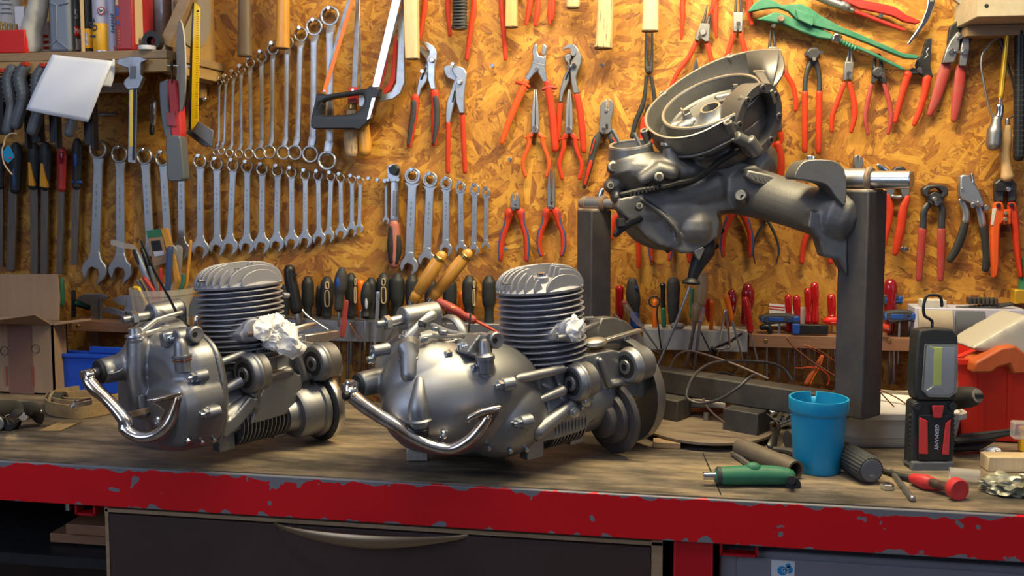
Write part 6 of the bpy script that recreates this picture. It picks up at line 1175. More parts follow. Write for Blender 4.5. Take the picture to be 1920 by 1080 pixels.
ld=MB();RM=Matrix.Rotation(R(9),3,'Z');ld.box(q+Vector((0,.012,.0125)),(.038,.022,.024),RM);ld.build('lead_block',M['lead'],None,bev=.0025,seg=3,label='small scuffed silver metal block standing before the right kick lever',cat='metal block')
# engine casing clamped in the post stand
DL,DR=2.07,1.70
PL,PR=onD(1113,560,DL),onD(1613,560,DR)
def depth_at(px):
 """camera depth on the vertical plane through both posts"""
 a=(1113-960)/F*DL;b=(1613-960)/F*DR;k=(px-960)/F
 t=(k*DL-a)/((b-a)-k*(DR-DL));return DL+(DR-DL)*t
axd=(PR-PL);axd.z=0;axd.normalize();nrm=Vector((axd.y,-axd.x,0))
st=thing('repair_stand',(PL.x+axd.x*.25,PL.y+axd.y*.25,BZ),'dark steel repair stand with two square posts on a crossbar and swivel plates','stand')
def post(P0,side,ztop,zbot,ang):
 q=Matrix.Rotation(ang,3,'Z');b=MB();b.box((P0.x,P0.y,(ztop+zbot)/2),(side,side,ztop-zbot),q);o=b.build('post',M['postpaint'],st,bev=.003,seg=3);return o
zl=onD(1113,393,DL).z;zr_=onD(1613,357,DR).z
barz=onD(1300,722,depth_at(1300)).z
post(PL,.053,zl,barz-.02,R(9.36+32));post(PR,.058,zr_,onD(1613,782,DR).z,R(9.36+38))
b=MB();a=Vector((PL.x,PL.y,barz));c=Vector((PR.x,PR.y,barz));b.beam(a,c-axd*.02,.046,.046);b.build('crossbar',M['castiron'],st,bev=.003)
def block(x0,x1,ytop,ybot,d):
 a=onD(x0,ybot,d);c=onD(x1,ybot,d);w=(c-a).length;m=(a+c)/2;zt=barz-.023;zb=m.z
 b=MB();b.box((m.x,m.y,(zt+zb)/2),(w*.86,.055,zt-zb),Matrix.Rotation(math.atan2(axd.y,axd.x),3,'Z'));b.build('spacer_block',M['castiron'],st,bev=.002);return zb
d1_,d2_=depth_at(1262)-.02,depth_at(1395)-.02
zb1=block(1215,1292,740,800,d1_);zb2=block(1358,1440,762,822,d2_)
zpl=(zb1+zb2)/2
cc_=onZ(1335,812,zpl)
b=MB();b.lathe((cc_.x,cc_.y,zpl-.010),(0,0,1),[(0,.115),(.009,.115),(.010,.113)],64);b.build('top_plate',M['plate_wood'],st,bev=.001)
b=MB();b.lathe((cc_.x-.01,cc_.y-.012,BZ+.012),(0,0,1),[(0,.125),(max(zpl-.010-BZ-.013,.006),.125)],64);b.build('base_plate',M['plate_wood'],st,bev=.001)
q=bench(1250,846);b=MB();b.box((q.x+.0,q.y+.03,BZ+.006),(.05,.03,.011));b.build('wedge',M['board'],st,bev=.001)
b=MB();b.box((cc_.x,cc_.y+.02,BZ+.006),(.16,.12,.0115));b.build('wedge',M['board'],st,bev=.001)
b=MB();q=onZ(1324,806,zpl);b.lathe((q.x,q.y,zpl),(0,0,1),[(0,.018),(.002,.018),(.0022,.0125),(.014,.0125),(.0145,.006),(.034,.006)],12);b.build('centre_bolt',M['steel'],st)
# pins on the posts
def pin(P0,z,x0,x1,r,sleeve):
 d=axd;c=Vector((P0.x,P0.y,z));
 b=MB();b.cyl(c+d*x0,c+d*x1,r,n=28);pn=b.build('pin',M['bright'],st)
 b=MB()
 b.cyl(c+d*sleeve[0],c+d*sleeve[1],r*1.28,n=28);b.build('sleeve',M['steel'],st)
 b=MB();b.cyl(c+d*(sleeve[1]-.006),c+d*(sleeve[1]+.004),r*1.5,n=28);b.cyl(c+d*(sleeve[0]-.006),c+d*(sleeve[0]+.006),r*1.35,n=28);b.build('weld_collar',M['rust'],st)
pin(PL,zl+.0135,-.036,.095,.0115,(-.022,.026))
pin(PR,zr_+.019,-.05,.082,.0155,(-.038,.012))
for P0,z in((PL,zl),(PR,zr_)):
 b=MB();b.box((P0.x,P0.y,z-.001),(.05,.05,.008),Matrix.Rotation(R(45),3,'Z'));b.build('weld_seam',M['rust'],st,bev=.003)
b=MB();c=Vector((PL.x,PL.y,zl))+axd*.015+Vector((0,.01,.03));b.tube([c-Vector((0,0,.02)),c,c+Vector((.004,0,.012))],[.002,.006,.005],flat=.4,n=10);b.build('wing_screw',M['zinc'],st)
# the casing itself
class CF(Frame):
 def __init__(s,o,n):
  s.o=Vector(o);r=(RC@Vector((math.cos(R(27)),math.sin(R(27)),0))).normalized()
  s.w=(RC@Vector(n)).normalized();s.u=(r-s.w*r.dot(s.w)).normalized();s.v=s.w.cross(s.u)
DC=1.90
g=CF(onD(1333,189,DC),(-.40,.786,.47))
cg=thing('gearbox_casing',onD(1330,420,DC),'bare grey scooter gearbox casing with open flywheel bowl hanging in the repair stand','gearbox casing')
Wp=g.W
c0=g.o;k=DC/F
Ri=94*k
b=MB();N_=96
prof=[(-.034,0),(-.034,Ri*.90),(-.030,Ri*.955),(-.006,Ri*.965),(.0,Ri*.97),(.0015,Ri*.985),(.0015,Ri*1.01),(.0,Ri*1.03),(-.010,Ri*1.04),(-.034,Ri*1.04),(-.042,Ri*1.0),(-.042,0)]
b.lathe(c0,g.w,prof,N_,cap0=False,cap1=False);bowl=b.build('bowl',M['alu_dark'],cg,ang=45)
b=MB();b.lathe(c0,g.w,[(-.001,Ri*.965),(.0018,Ri*.975),(.0018,Ri*1.02),(-.001,Ri*1.035)],N_,cap0=False,cap1=False);b.build('machined_rim',M['alu_edge'],bowl)
hc=Wp(1333,205,-.012)
b=MB();b.lathe(hc,g.w,[(-.022,.056),(-.014,.036),(-.006,.0265),(.0,.0225),(.004,.0205),(.004,.0165),(-.012,.0160),(-.022,.0160)],56,cap0=False,cap1=True);b.build('hub',M['alu'],bowl)
b=MB();b.lathe(hc,g.w,[(.0035,.0205),(.0050,.0203),(.0050,.0168),(.0035,.0165)],48,cap0=False,cap1=False);b.build('hub_edge',M['alu_edge'],bowl)
b=MB();b.lathe(hc,g.w,[(-.013,.0158),(-.012,.0158)],32);b.build('hub_bore',M['black'],bowl)
def gp(px,py,h):return Wp(px,py,h)
b=MB()
for(x0,y0),(x1,y1),r0,r1,h in(((1300,225),(1262,236),.010,.013,-.026),((1365,195),(1390,186),.012,.008,-.022),((1350,215),(1395,200),.016,.012,-.028),((1395,205),(1416,190),.014,.012,-.026),((1345,182),(1372,176),.008,.005,-.020),((1290,232),(1275,238),.012,.010,-.026)):
 a_,c_=gp(x0,y0,h),gp(x1,y1,h);b.tube([a_,a_.lerp(c_,.5),c_],[r0,(r0+r1)/2,r1],n=12,up=g.w,flat=.7)
for x,y,h0,h1,r in((1286,211,-.034,-.006,.009),(1378,171,-.034,-.002,.008)):
 p=gp(x,y,h1);b.cyl(p-g.w*(h1-h0),p,r*1.15,r,n=18)
b.build('bowl_bosses',M['alu'],bowl,vox=.0018,sm=3)
for x,y,h in((1286,210,-.0055),(1378,169,-.0015)):
 p=gp(x,y,h);b=MB();b.lathe(p,g.w,[(0,.004),(.0005,.0045),(.0008,.0075),(0,.008)],18,cap0=False,cap1=False);b.lathe(p,g.w,[(-.0002,.0042),(.0002,.0042)],16);b.build('boss_hole',[M['black']],bowl)
for(x0,y0),(x1,y1),h in(((1278,206),(1281,210),.0),((1376,162),(1384,162),.004)):
 b=MB();b.beam(gp(x0,y0,h),gp(x1,y1,h),.003,.010,up=g.w);b.build('tab',M['alu_edge'],bowl)
rim=[(1368,222),(1340,236),(1318,247),(1290,256),(1260,259),(1235,254),(1218,243),(1211,230),(1213,212),(1224,195),(1241,178),(1265,158),(1292,140),(1325,122),(1360,108),(1400,98),(1435,94),(1463,94)]
rimc=crom(rim,5)
top=[Wp(x,y,.012)for x,y in rimc]
def inward(p,f):
 d=c0-p;return p+d*f
b=MB();n=len(top);T=.0035;rings_=[]
for i,p in enumerate(top):
 t_=(top[min(i+1,n-1)]-top[max(i-1,0)]).normalized();s_=t_.cross(g.w)
 if s_.dot(c0-p)<0:s_=-s_
 D_=.046
 rings_.append([p,p+s_*T,p+s_*(T+.004)-g.w*D_*.7,p+s_*(T+.012)-g.w*D_,p+s_*.006-g.w*(D_+.004),p-g.w*D_*.6])
b.rings(rings_);sh=b.build('outer_shroud',M['alu_dark'],cg,ang=50)
b=MB();b.tube([p+g.w*.0008 for p in top],.0024,up=g.w,flat=.5,n=8);b.build('machined_edge',M['alu_edge'],sh)
b=MB();pts=[top[i]-g.w*.044 for i in range(0,n,2)];m_=c0-g.w*.044
b.add([m_]+pts,[(0,i+1,i+2)for i in range(len(pts)-1)]);b2=MB();b2.v=b.v;b2.f=b.f;b2.mi=[0]*len(b.f)
o=b2.build('shroud_floor',M['alu_dark'],sh);mdf=o.modifiers.new('s','SOLIDIFY');mdf.thickness=.004;mdf.offset=0
sc=[(1463,94,.012),(1470,110,.006),(1472,125,.0),(1468,142,-.006),(1458,158,-.014),(1450,168,-.02)]
sc2=[(1463,94,.012),(1452,108,-.006),(1440,128,-.02),(1430,146,-.03),(1424,158,-.038),(1420,168,-.044)]
A_=[Wp(*p)for p in sc];B_=[Wp(*p)for p in sc2]
b=MB();b.add(A_+B_,[(i,i+1,len(A_)+i+1,len(A_)+i)for i in range(len(A_)-1)]);o=b.build('air_scoop',M['alu_dark'],sh);mdf=o.modifiers.new('s','SOLIDIFY');mdf.thickness=.004
A_=[Wp(x,y,.012)for x,y in((1400,98),(1435,94),(1463,94))];B_=[Wp(x,y,h)for x,y,h in((1408,150,-.03),(1428,150,-.032),(1450,168,-.02))]
b=MB();b.add(A_+B_,[(0,1,4,3),(1,2,5,4)]);o=b.build('scoop_back',M['alu_dark'],sh);mdf=o.modifiers.new('s','SOLIDIFY');mdf.thickness=.004
b=MB();b.prism([Wp(x,y,.008)for x,y in((1414,134),(1432,134),(1450,166),(1444,172),(1432,160))],-g.w*.03);bb=b.build('scoop_rib',M['alu_dark'],sh,bev=.002)
b=MB();b.beam(Wp(1413,134,.0085),Wp(1433,133.5,.0085),.004,.003,up=g.w);b.build('machined_edge',M['alu_edge'],bb)
for x,y in((1243,176),(1369,106),(1208,246),(1365,231)):
 p=Wp(x,y,.010);b=MB();b.cyl(p-g.w*.02,p+g.w*.002,.0085,n=20);o=b.build('screw_ear',M['alu_dark'],sh);b=MB();b.lathe(p+g.w*.0022,g.w,[(0,.0045),(.0004,.0045)],16);b.build('ear_hole',M['black'],o);b=MB();b.torus(p+g.w*.002,g.w,.0068,.0016,20,6);b.build('machined_edge',M['alu_edge'],o)
D=lambda x,y,d=0:onD(x,y,DC+d)
b=MB()
b.lathe(c0-g.w*.040,g.w,[(-.075,Ri*.62),(-.05,Ri*.92),(-.02,Ri*1.02),(.0,Ri*1.02)],60)
b.ball(D(1250,322,.0),(.085,.075,.040),28,Matrix.Rotation(-YAW*0,3,'Z'))
b.ball(D(1200,320,.0),(.055,.065,.045),24);b.ball(D(1325,285,.0),(.085,.07,.05),28);b.ball(D(1380,255,.02),(.07,.07,.06),24)
b.tube([D(1155,335),D(1210,322),D(1290,312),(D(1360,285))],[.020,.035,.045,.05],n=20,up=(0,0,1),flat=.8)
b.cyl(D(1192,325,-.01),D(1184,292,-.01),.052,.044,n=32)
b.cyl(D(1265,312,-.05),D(1256,276,-.05),.019,.0155,n=24);b.cyl(D(1270,300,-.045),D(1285,290,-.045),.012,n=14)
b.tube([D(1205,338,-.065),D(1238,318,-.068),D(1262,325,-.068)],[.012,.017,.016],n=14)
b.tube([D(1300,280,-.07),D(1330,278,-.07),D(1362,268,-.06)],[.012,.016,.012],n=14)
b.cyl(D(1160,318,-.02),D(1142,308,-.02),.014,.013,n=20);b.ball(D(1152,348,.0),(.022,.03,.018),16);b.ball(D(1158,368,.0),(.016,.03,.016),16)
b.build('upper_casting',M['alu_dark'],cg,vox=.0026,sm=6)
b=MB()
b.prism([D(x,y,-.045)for x,y in((1160,372),(1200,365),(1260,352),(1310,338),(1340,318),(1375,300),(1420,310),(1435,340),(1420,385),(1345,398),(1350,420),(1346,445),(1322,462),(1300,475),(1278,476),(1262,466),(1240,462),(1215,448),(1195,425),(1170,405),(1155,390))],HF*.09)
b.ball(D(1255,408,.0),(.095,.050,.066),40);cr_=crom([(*D(1205,375,-.05),.004),(*D(1240,400,-.055),.005),(*D(1268,430,-.055),.005),(*D(1274,455,-.045),.004)],4);b.tube([p[:3]for p in cr_],[p[3]for p in cr_],n=10);b.ball(D(1215,400,.0),(.06,.05,.040),24);b.ball(D(1300,428,.0),(.05,.06,.050),20);b.ball(D(1328,425,.01),(.028,.05,.044),16)
b.tube([D(1180,385,.0),D(1260,375,.0),D(1340,350,.0)],[.035,.05,.055],n=18)
b.prism([D(x,y,-.035)for x,y in((1165,384),(1240,372),(1330,350),(1350,385),(1346,440),(1318,466),(1275,472),(1225,450),(1190,418))],HF*.10)
arm=[(1325,355,.056,0),(1375,354,.050,-.01),(1430,366,.047,-.06),(1480,381,.043,-.12),(1530,396,.044,-.17),(1572,408,.050,-.20)]
ca=crom([(*D(x,y,dd),r)for x,y,r,dd in arm],6);b.tube([p[:3]for p in ca],[p[3]for p in ca],n=24,up=HF,flat=.85)
b.tube([D(1415,300,.02),D(1400,320,.01),D(1380,340,.0)],[.05,.045,.04],n=18)
b.prism([D(x,y,-.22)for x,y in((1520,395),(1590,405),(1590,520),(1572,488),(1545,482),(1536,450),(1515,425))],HF*.04)
b.build('lower_casting',M['alu_dark'],cg,vox=.0028,sm=6)
def dk(name,m_,f,parent=cg,**k):
 b=MB();f(b);return b.build(name,M[m_],parent,**k)
oc=onD(1424,226,DC-.075)
oax=(RC@Vector((.42,-.30,.86))).normalized()
b=MB();b.lathe(oc,oax,[(-.085,.030),(-.055,.046),(-.006,.052),(.0,.052),(.0,.039),(-.040,.036),(-.040,.0)],48,cap0=False,cap1=False,sx=1.36,ref=(RC@Vector((.0,1,.0))))
o=b.build('side_opening',M['alu_dark'],cg,ang=50)
b=MB();b.lathe(oc,oax,[(-.038,.0),(-.038,.037)],40,cap0=False,cap1=False,sx=1.30,ref=(RC@Vector((.0,1,.0))));b.build('opening_floor',M['blacksteel'],o)
uu=(RC@Vector((0,1,0)));uu=(uu-oax*uu.dot(oax)).normalized();ww=oax.cross(uu)
for a in range(0,360,45):
 p=oc+uu*(.0455*1.36*math.cos(R(a+10)))+ww*(.0455*math.sin(R(a+10)));b=MB();b.cyl(p-oax*.02,p+oax*.002,.0075,n=16);q=b.build('flange_boss',M['alu_dark'],o);MB().lathe(p+oax*.0022,oax,[(0,.003),(.0003,.003)],12).build('boss_hole',M['black'],q)
b=MB();b.cyl(D(1400,262,-.09),D(1420,288,-.08),.016,.014,n=20);b.cyl(D(1378,256,-.10),D(1402,268,-.09),.012,n=18);b.build('pivot_boss',M['alu_dark'],cg,vox=.002,sm=3)
b=MB();gapl=[(1165,366),(1200,358),(1240,352),(1270,344),(1300,338),(1325,322),(1350,302),(1385,282)]
b.tube([D(x,y,-.072-.0*i)for i,(x,y)in enumerate(crom(gapl,4))],.0062,n=8,up=HF);b.build('parting_gap',M['black'],cg)
b=MB()
for i in range(9):b.box(D(1183+i*7.2,364-i*2.0,-.078),(.0032,.006,.009))
b.build('chain_teeth',M['darksteel'],cg)
q=D(1182,276,-.01);up_=(RC@Vector((-.12,.95,.30))).normalized()
b=MB();b.lathe(q,up_,[(-.030,.032),(-.03,.033),(.004,.036),(.006,.0395),(.004,.043),(-.02,.046)],40,cap0=False,cap1=False,sx=1.0);o=b.build('intake_well',M['alu'],cg);b=MB();b.lathe(q,up_,[(.005,.0355),(.0072,.036),(.0072,.042),(.005,.0425)],40,cap0=False,cap1=False);b.build('machined_rim',M['alu_edge'],o)
b=MB();b.lathe(q,up_,[(-.018,0),(-.018,.033)],32,cap0=False,cap1=False);b.build('well_floor',M['darksteel'],o)
for(x0,y0),(x1,y1)in(((1162,268),(1148,243)),((1202,276),(1189,249))):MB().cyl(D(x0,y0,-.02),D(x1,y1,-.02),.0038,n=10).build('stud',M['steel'],o)
q=D(1254,266,-.05);b=MB();b.lathe(q,up_,[(-.004,.0165),(.0,.0160),(.002,.0150),(.002,.0095),(-.006,.009)],28,cap0=False,cap1=False);o=b.build('spigot',M['alu_edge'],cg);MB().lathe(q,up_,[(-.004,.0092),(-.0035,.0092)],20).build('spigot_bore',M['black'],o)
for x,y,r,dd in((1236,331,.007,-.085),(1314,291,.006,-.085),(1199,386,.005,-.078),(1145,348,.006,-.03),(1150,312,.008,-.035)):
 q=D(x,y,dd);b=MB();b.lathe(q,HF*-1+ZU*.3,[(-.014,r*1.5),(0,r*1.3),(.001,r*1.1)],18);o=b.build('screw_eye',M['alu_dark'],cg);MB().lathe(q+(HF*-1+ZU*.3).normalized()*.0012,HF*-1+ZU*.3,[(0,r*.75),(.0004,r*.75)],14).build('eye_hole',M['black'],o)
b=MB();ring=[D(x,y,-.105)for x,y in((1402,318),(1440,326),(1478,338),(1482,352),(1460,356),(1415,344),(1398,332))];b.prism([p+HF*.0 for p in ring],HF*.03);b.build('cast_plate',M['alu_dark'],cg,bev=.004,seg=3)
b=MB()
for i in range(6):b.beam(D(1416+i*8.6,328+i*2.5,-.1062),D(1418+i*8.6,335+i*2.5,-.1062),.0022,.001,up=-HF)
b.build('cast_letters',M['alu'],cg)
b=MB();b.cyl(D(1392,372,-.07),D(1388,366,-.09),.014,.011,n=20);b.build('arm_lug',M['alu_dark'],cg,bev=.002);MB().lathe(D(1392,369,-.092),-HF,[(0,.0045),(.0005,.0045)],16).build('lug_hole',M['black'],cg)
b=MB();b.tube([D(1205,408,-.04),D(1185,416,-.05),D(1165,428,-.055),D(1154,440,-.055)],[.008,.007,.008,.006],n=12,flat=.6);b.cyl(D(1165,425,-.06),D(1164,410,-.06),.010,.009,n=18);b.build('clutch_arm',M['blacksteel'],cg)
b=MB();b.tube([D(x,y,-.03)for x,y in((1175,390),(1160,378),(1165,400),(1178,415),(1195,412))],[.006,.007,.006,.006,.005],n=10);b.build('spring_bracket',M['darksteel'],cg)
b=MB();b.tube([D(x,y,-.02)for x,y in((1325,452),(1322,470),(1308,495),(1300,515),(1298,525))],[.018,.020,.015,.011,.010],n=16);b.lathe(D(1297,522,-.02),RC@Vector((-.1,-1,.1)),[(0,.010),(.006,.017),(.010,.018),(.012,.010)],24);b.build('exhaust_neck',M['blacksteel'],cg)
b=MB();b.prism([D(x,y,-.045)for x,y in((1300,470),(1318,462),(1322,468),(1312,490),(1306,484))],HF*.02);b.build('neck_bracket',M['alu_dark'],cg,bev=.002)
for x,y in((1351,432),(1341,460),(1252,466)):MB().cyl(D(x-4,y-3,.0),D(x+4,y+5,.0),.007,n=10).build('stub',M['blacksteel'],cg)
b=MB();ypts=[(1490,334),(1500,310),(1518,300),(1560,301),(1582,316),(1588,350),(1584,385),(1566,368),(1548,346),(1512,338)]
b.prism([D(x,y,-.245)for x,y in crom(ypts,4,True)],HF*.06);o=b.build('clamp_yoke',M['alu_dark'],st,bev=.004)
bolt('yoke_bolt',onD(1519,308,DC-.22),RC@Vector((-.1,1,.1)),.011,.008,st,'bright',True)
b=MB();b.cyl(onD(1512,318,DC-.215),onD(1526,296,DC-.205),.005,n=12);b.build('yoke_pin',M['zinc'],st)
b=MB();a=Vector((PL.x,PL.y,zl+.0135));b.cyl(a+axd*.05,a+axd*.12,.010,n=20);b.build('pin_extension',M['steel'],st)
b=MB();b.lathe(a+axd*.095,axd,[(0,.012),(.006,.022),(.010,.028),(.014,.028),(.016,.02)],28);b.build('stub_flange',M['darksteel'],cg)
# things lying on the bench at the right
def dep(p):return(p-CAM).dot(ray(960,PPY).normalized()*1)/1
def depth_of(p):return-(cam.rotation_euler.to_matrix().inverted()@(Vector(p)-CAM)).z
q=bench(1538,893);dq_=depth_of(q);c=Vector((q.x,q.y+.036,BZ));kk=depth_of(c)/F
Hc=(902-760)*kk*.97;r0,r1=43*kk,54*kk
cup=thing('measuring_cup',(c.x,c.y,BZ),'bright blue plastic cup with a notched rim standing at the front right','cup')
b=MB();h1=Hc*.80
b.lathe((c.x,c.y,BZ),(0,0,1),[(.0,r0*.93),(.001,r0*.98),(.004,r0),(h1-.002,r1*.93),(h1,r1*.93),(h1+.003,r1*.99),(h1+.006,r1),(Hc-.002,r1*1.01),(Hc,r1*1.0),(Hc,r1*.93),(h1,r1*.90),(.006,r0*.92),(.005,0)],64,cap1=False)
body=b.build('cup_body',M['cyan'],cup,ang=40)
n_=MB();f_=onD(1539,770,depth_of(c)-.0);n_.box((c.x-r1*.05,c.y+r1*.95,BZ+Hc-.002),(.009,.012,.014),Matrix.Rotation(YAW,3,'Z'));ct_=n_.build('cutter',M['black'])
for o_,c_ in((body,ct_),):
 m=o_.modifiers.new('h','BOOLEAN');m.object=c_;m.solver='EXACT';m.operation='DIFFERENCE'
 bpy.context.view_layer.update();me=bpy.data.meshes.new_from_object(o_.evaluated_get(bpy.context.evaluated_depsgraph_get()));o_.modifiers.remove(m);o_.data=me;bpy.data.objects.remove(c_)
def onb(px,py,h):
 return onZ(px,py,BZ+h)
def stick(name,label,cat,pts,mt,parts=(),flat=1,group=None,sq=0,n=16,cap=True):
 """pts: (px, py, radius m) resting on the bench at height = radius"""
 cp=crom(pts,5);V=[onb(x,y,r*flat)for x,y,r in cp]
 root=thing(name,(V[0].x,V[0].y,BZ),label,cat,group)
 MB().tube(V,[p[2]for p in cp],up=(0,0,1),flat=flat,n=n,sq=sq,cap=cap).build('body',M[mt],root)
 return root
r=thing('socket_driver',bench(1400,905),'green handled socket driver with bright end lying before the blue cup','driver')
R_=.0145;ps=[(1352,892,.0145),(1372,892,.0155),(1400,891,.0160),(1440,891,.0160),(1462,892,.0150),(1480,893,.0125)]
V=[onb(x,y,.016)for x,y,_ in crom(ps,4)];MB().tube(V,[p[2]for p in crom(ps,4)],up=(0,0,1),n=20).build('grip',M['greengrip'],r)
MB().cyl(onb(1343,892,.016),onb(1354,892,.016),.0145,n=20).build('collar',M['greygrip'],r)
MB().cyl(onb(1318,892,.016),onb(1345,892,.016),.0062,n=18).build('tip',M['chrome'],r)
b=MB();b.ball(onb(1412,880,.026),(.014,.010,.012),16);b.build('thumb_wheel',M['greengrip'],r)
b=MB();b.cyl(onb(1486,908,.0),onb(1486,908,.006),.013,n=20);b.cyl(onb(1484,900,.006),onb(1484,900,.020),.007,n=16);b.build('black_foot',M['blackplastic'],r)
def pipe(a,c,r,label,mt='castiron'):
 A,C_=onb(*a,r),onb(*c,r);d=(C_-A).normalized();L=(C_-A).length
 b=MB();b.lathe(A,d,[(0,r*.8),(0,r),(L-.001,r),(L,r*.98),(L,r*.76),(L-.05,r*.75),(L-.05,0)],32,cap0=True,cap1=False)
 return b.build('pipe',M[mt],None,label=label,cat='pipe',ang=40)
mk('pipegrey',(.16,.135,.11),.55,.5,.6,22,(.10,.07,.05),bump=.1,bscale=120)
mk('black_rubber',(.018,.019,.021),.6)
pipe((1388,838),(1492,882),.0165,'thick brownish steel pipe lying diagonally behind the green driver','pipegrey')
A_,B_=onb(1374,850,.005),onb(1420,882,.005);MB().cyl(A_,B_,.005,n=14).build('tube',M['steel'],None,label='thin steel tube lying beside the thick pipe',cat='tube')
A_,B_=onb(1592,858,.024),onb(1634,882,.024);d=(B_-A_).normalized();L=(B_-A_).length
g_=thing('rubber_grip',(A_.x,A_.y,BZ),'ribbed dark grey rubber grip lying right behind the blue cup','grip')
b=MB();ref=Vector((0,0,1));u_=(ref-d*ref.dot(d)).normalized();w_=d.cross(u_);rs=[]
for t in(0,.02,.9,.97,1):
 rs.append([A_+d*L*t+(u_*math.cos(a)+w_*math.sin(a))*(.0225*(1 if .01<t<.95 else .9)*(1+.035*math.cos(a*24)))for a in[2*math.pi*i/120 for i in range(120)]])
b.rings(rs);b.build('ribbed_sleeve',M['greygrip'],g_,ang=60);MB().lathe(B_,d,[(-.001,.0185),(.001,.018),(.0016,.015)],32).build('end_disc',M['greydrawer'],g_)
q=bench(1663,917);b=MB();b.lathe((q.x,q.y,BZ+.0004),(0,0,1),[(0,.010),(.001,.0108),(.008,.0108),(.009,.0095),(.009,.006),(.0,.006)],6,cap0=False,cap1=False);b.build('hex_nut',M['zinc'],None,label='small zinc hex nut lying left of the slanted steel rod',cat='nut',ang=30)
r=stick('steel_pin','steel rod with rounded tip lying slanted toward the bench edge','rod',[(1672,884,.0045),(1690,908,.0045),(1711,935,.0048)],'steel')
r=thing('hose_pliers',bench(1760,900),'red grip tool with round red knob and spring lying at the right front','tool')
b=MB();b.tube([onb(1712,897,.011),onb(1735,904,.012),onb(1768,912,.010)],[.008,.0125,.007],up=(0,0,1),n=16);b.build('grip',M['lampred'],r)
b=MB();a_,c_=onb(1742,904,.014),onb(1785,916,.014)
b.tube([a_.lerp(c_,i/40)for i in range(41)],[.0075 if i%2 else .0058 for i in range(41)],n=12,up=(0,0,1));b.build('spring',M['rust'],r)
e_=onb(1797,918,.017);b=MB();ax_=(RC@Vector((.2,-.1,1))).normalized();b.lathe(e_-ax_*.012,ax_,[(0,.012),(.002,.0165),(.014,.017),(.016,.0155),(.0165,.008),(.015,.004)],28);b.build('knob',M['lampred'],r)
b=MB();b.tube([onb(1625,872,.006),onb(1660,884,.005),onb(1690,893,.006),onb(1712,897,.008)],[.005,.0045,.005,.006],n=10,up=(0,0,1));b.build('rod',M['black_rubber'],r)
b=MB();q=onb(1803,896,.011);b.lathe(onb(1780,888,.011),(HR+HF*-.3).normalized(),[(0,.009),(0,.0105),(.045,.0105),(.045,.009)],24,cap0=False,cap1=False);b.build('plastic_tube',M['frost'],None,label='short clear plastic tube behind the round red knob',cat='tube')
def blob(c,size,seed,name,mt,label,cat,amp=.3,fr=2.2,ang=30):
 bm=bmesh.new();bmesh.ops.create_icosphere(bm,subdivisions=4,radius=1);rnd=Vector((seed,seed*.7,seed*1.9))
 for v in bm.verts:dd=v.co.normalized();v.co=dd*(1+amp*noise.noise(dd*fr+rnd)-amp*.8*abs(noise.noise(dd*fr*2.3+rnd)))
 b=MB();vs=[Vector(c)+Vector((v.co.x*size[0],v.co.y*size[1],v.co.z*size[2]))for v in bm.verts]
 for v in vs:v.z=max(v.z,BZ+.0006)
 b.add(vs,[tuple(x.index for x in f.verts)for f in bm.faces]);bm.free();return b.build(name,mt if not isinstance(mt,str)else M[mt],None,label=label,cat=cat,ang=ang)
mk('foil',(.28,.27,.22),.3,.3,.8,30,(.10,.10,.04))
q=bench(1900,928);blob((q.x,q.y+.01,BZ+.010),(.048,.03,.020),2,'plastic_bag','foil','crumpled clear bag with brownish content at the right front edge','bag',.35,3)
q=bench(1885,886);b=MB();b.box((q.x+.012,q.y+.018,BZ+.0135),(.085,.034,.026),Matrix.Rotation(R(6),3,'Z'));b.build('wood_block',M['handlepale'],None,bev=.002,label='pale sawn wood block lying at the right edge of the bench',cat='wood block')
q=bench(1905,893);b=MB();b.box((q.x+.01,q.y-.004,BZ+.0006),(.06,.03,.0008),Matrix.Rotation(R(12),3,'Z'));b.build('paper_note',M['paper'],None,label='small white paper lying before the pale wood block',cat='paper',smooth=False)
# inspection lamp
d0=depth_of(bench(1752,886))+.012;k=d0/F
lp=thing('work_lamp',onD(1752,884,d0),'black and red inspection lamp standing upright with a hook on top','lamp')
LR=(RC@Vector((1,0,0))).normalized();LU=(RC@Vector((.03,1,0))).normalized();LN=LU.cross(LR)*-1
LN=LR.cross(LU)
def LPt(x,y,d=0):return onD(x,y,d0)+LN*d
def lpoly(pts,da,db,name,mt,parent=None,bev=.001,rd=0,label=None):
 pts=crom(pts,rd,True)if rd else pts
 b=MB();b.prism([LPt(x,y,da)for x,y in pts],LN*(db-da));return b.build(name,M[mt],parent or lp,bev=bev,seg=3,label=label)
zf_=lambda x,y:(1680+x/3.6,600+y/3.6)
Q=lambda*p:[zf_(x,y)for x,y in p]
base_y=884
hd_=lpoly(Q((165,65),(260,55),(385,62),(422,115),(420,330),(412,480),(400,545),(145,545),(128,480),(132,330),(148,115)),-.036,.0,'lamp_head','blackgrip',bev=.004)
hd2=hd_
wf=lpoly(Q((190,165),(410,165),(402,480),(350,522),(210,518),(170,475)),.0,.0025,'window_frame','greydrawer',hd_,bev=.001)
wr_=lpoly(Q((205,180),(395,180),(386,470),(345,505),(218,500),(186,465)),.0026,.0030,'reflector','reflector',hd_)
lpoly(Q((255,182),(306,182),(300,440),(245,440)),.0031,.0042,'led_strip','lamplime',hd_,label='lime yellow LED strip')
lpoly(Q((215,178),(262,182),(255,198)),.0031,.0040,'led_edge','lamplime',hd_)
lpoly(Q((200,475),(245,442),(300,440),(352,482),(340,488),(296,455),(250,455),(212,482)),.0031,.0044,'mirror_bevel','zinc',hd_)
lpoly(Q((194,168),(406,168),(399,478),(348,518),(212,515),(174,472)),.0070,.0082,'lens','glassled',hd_)
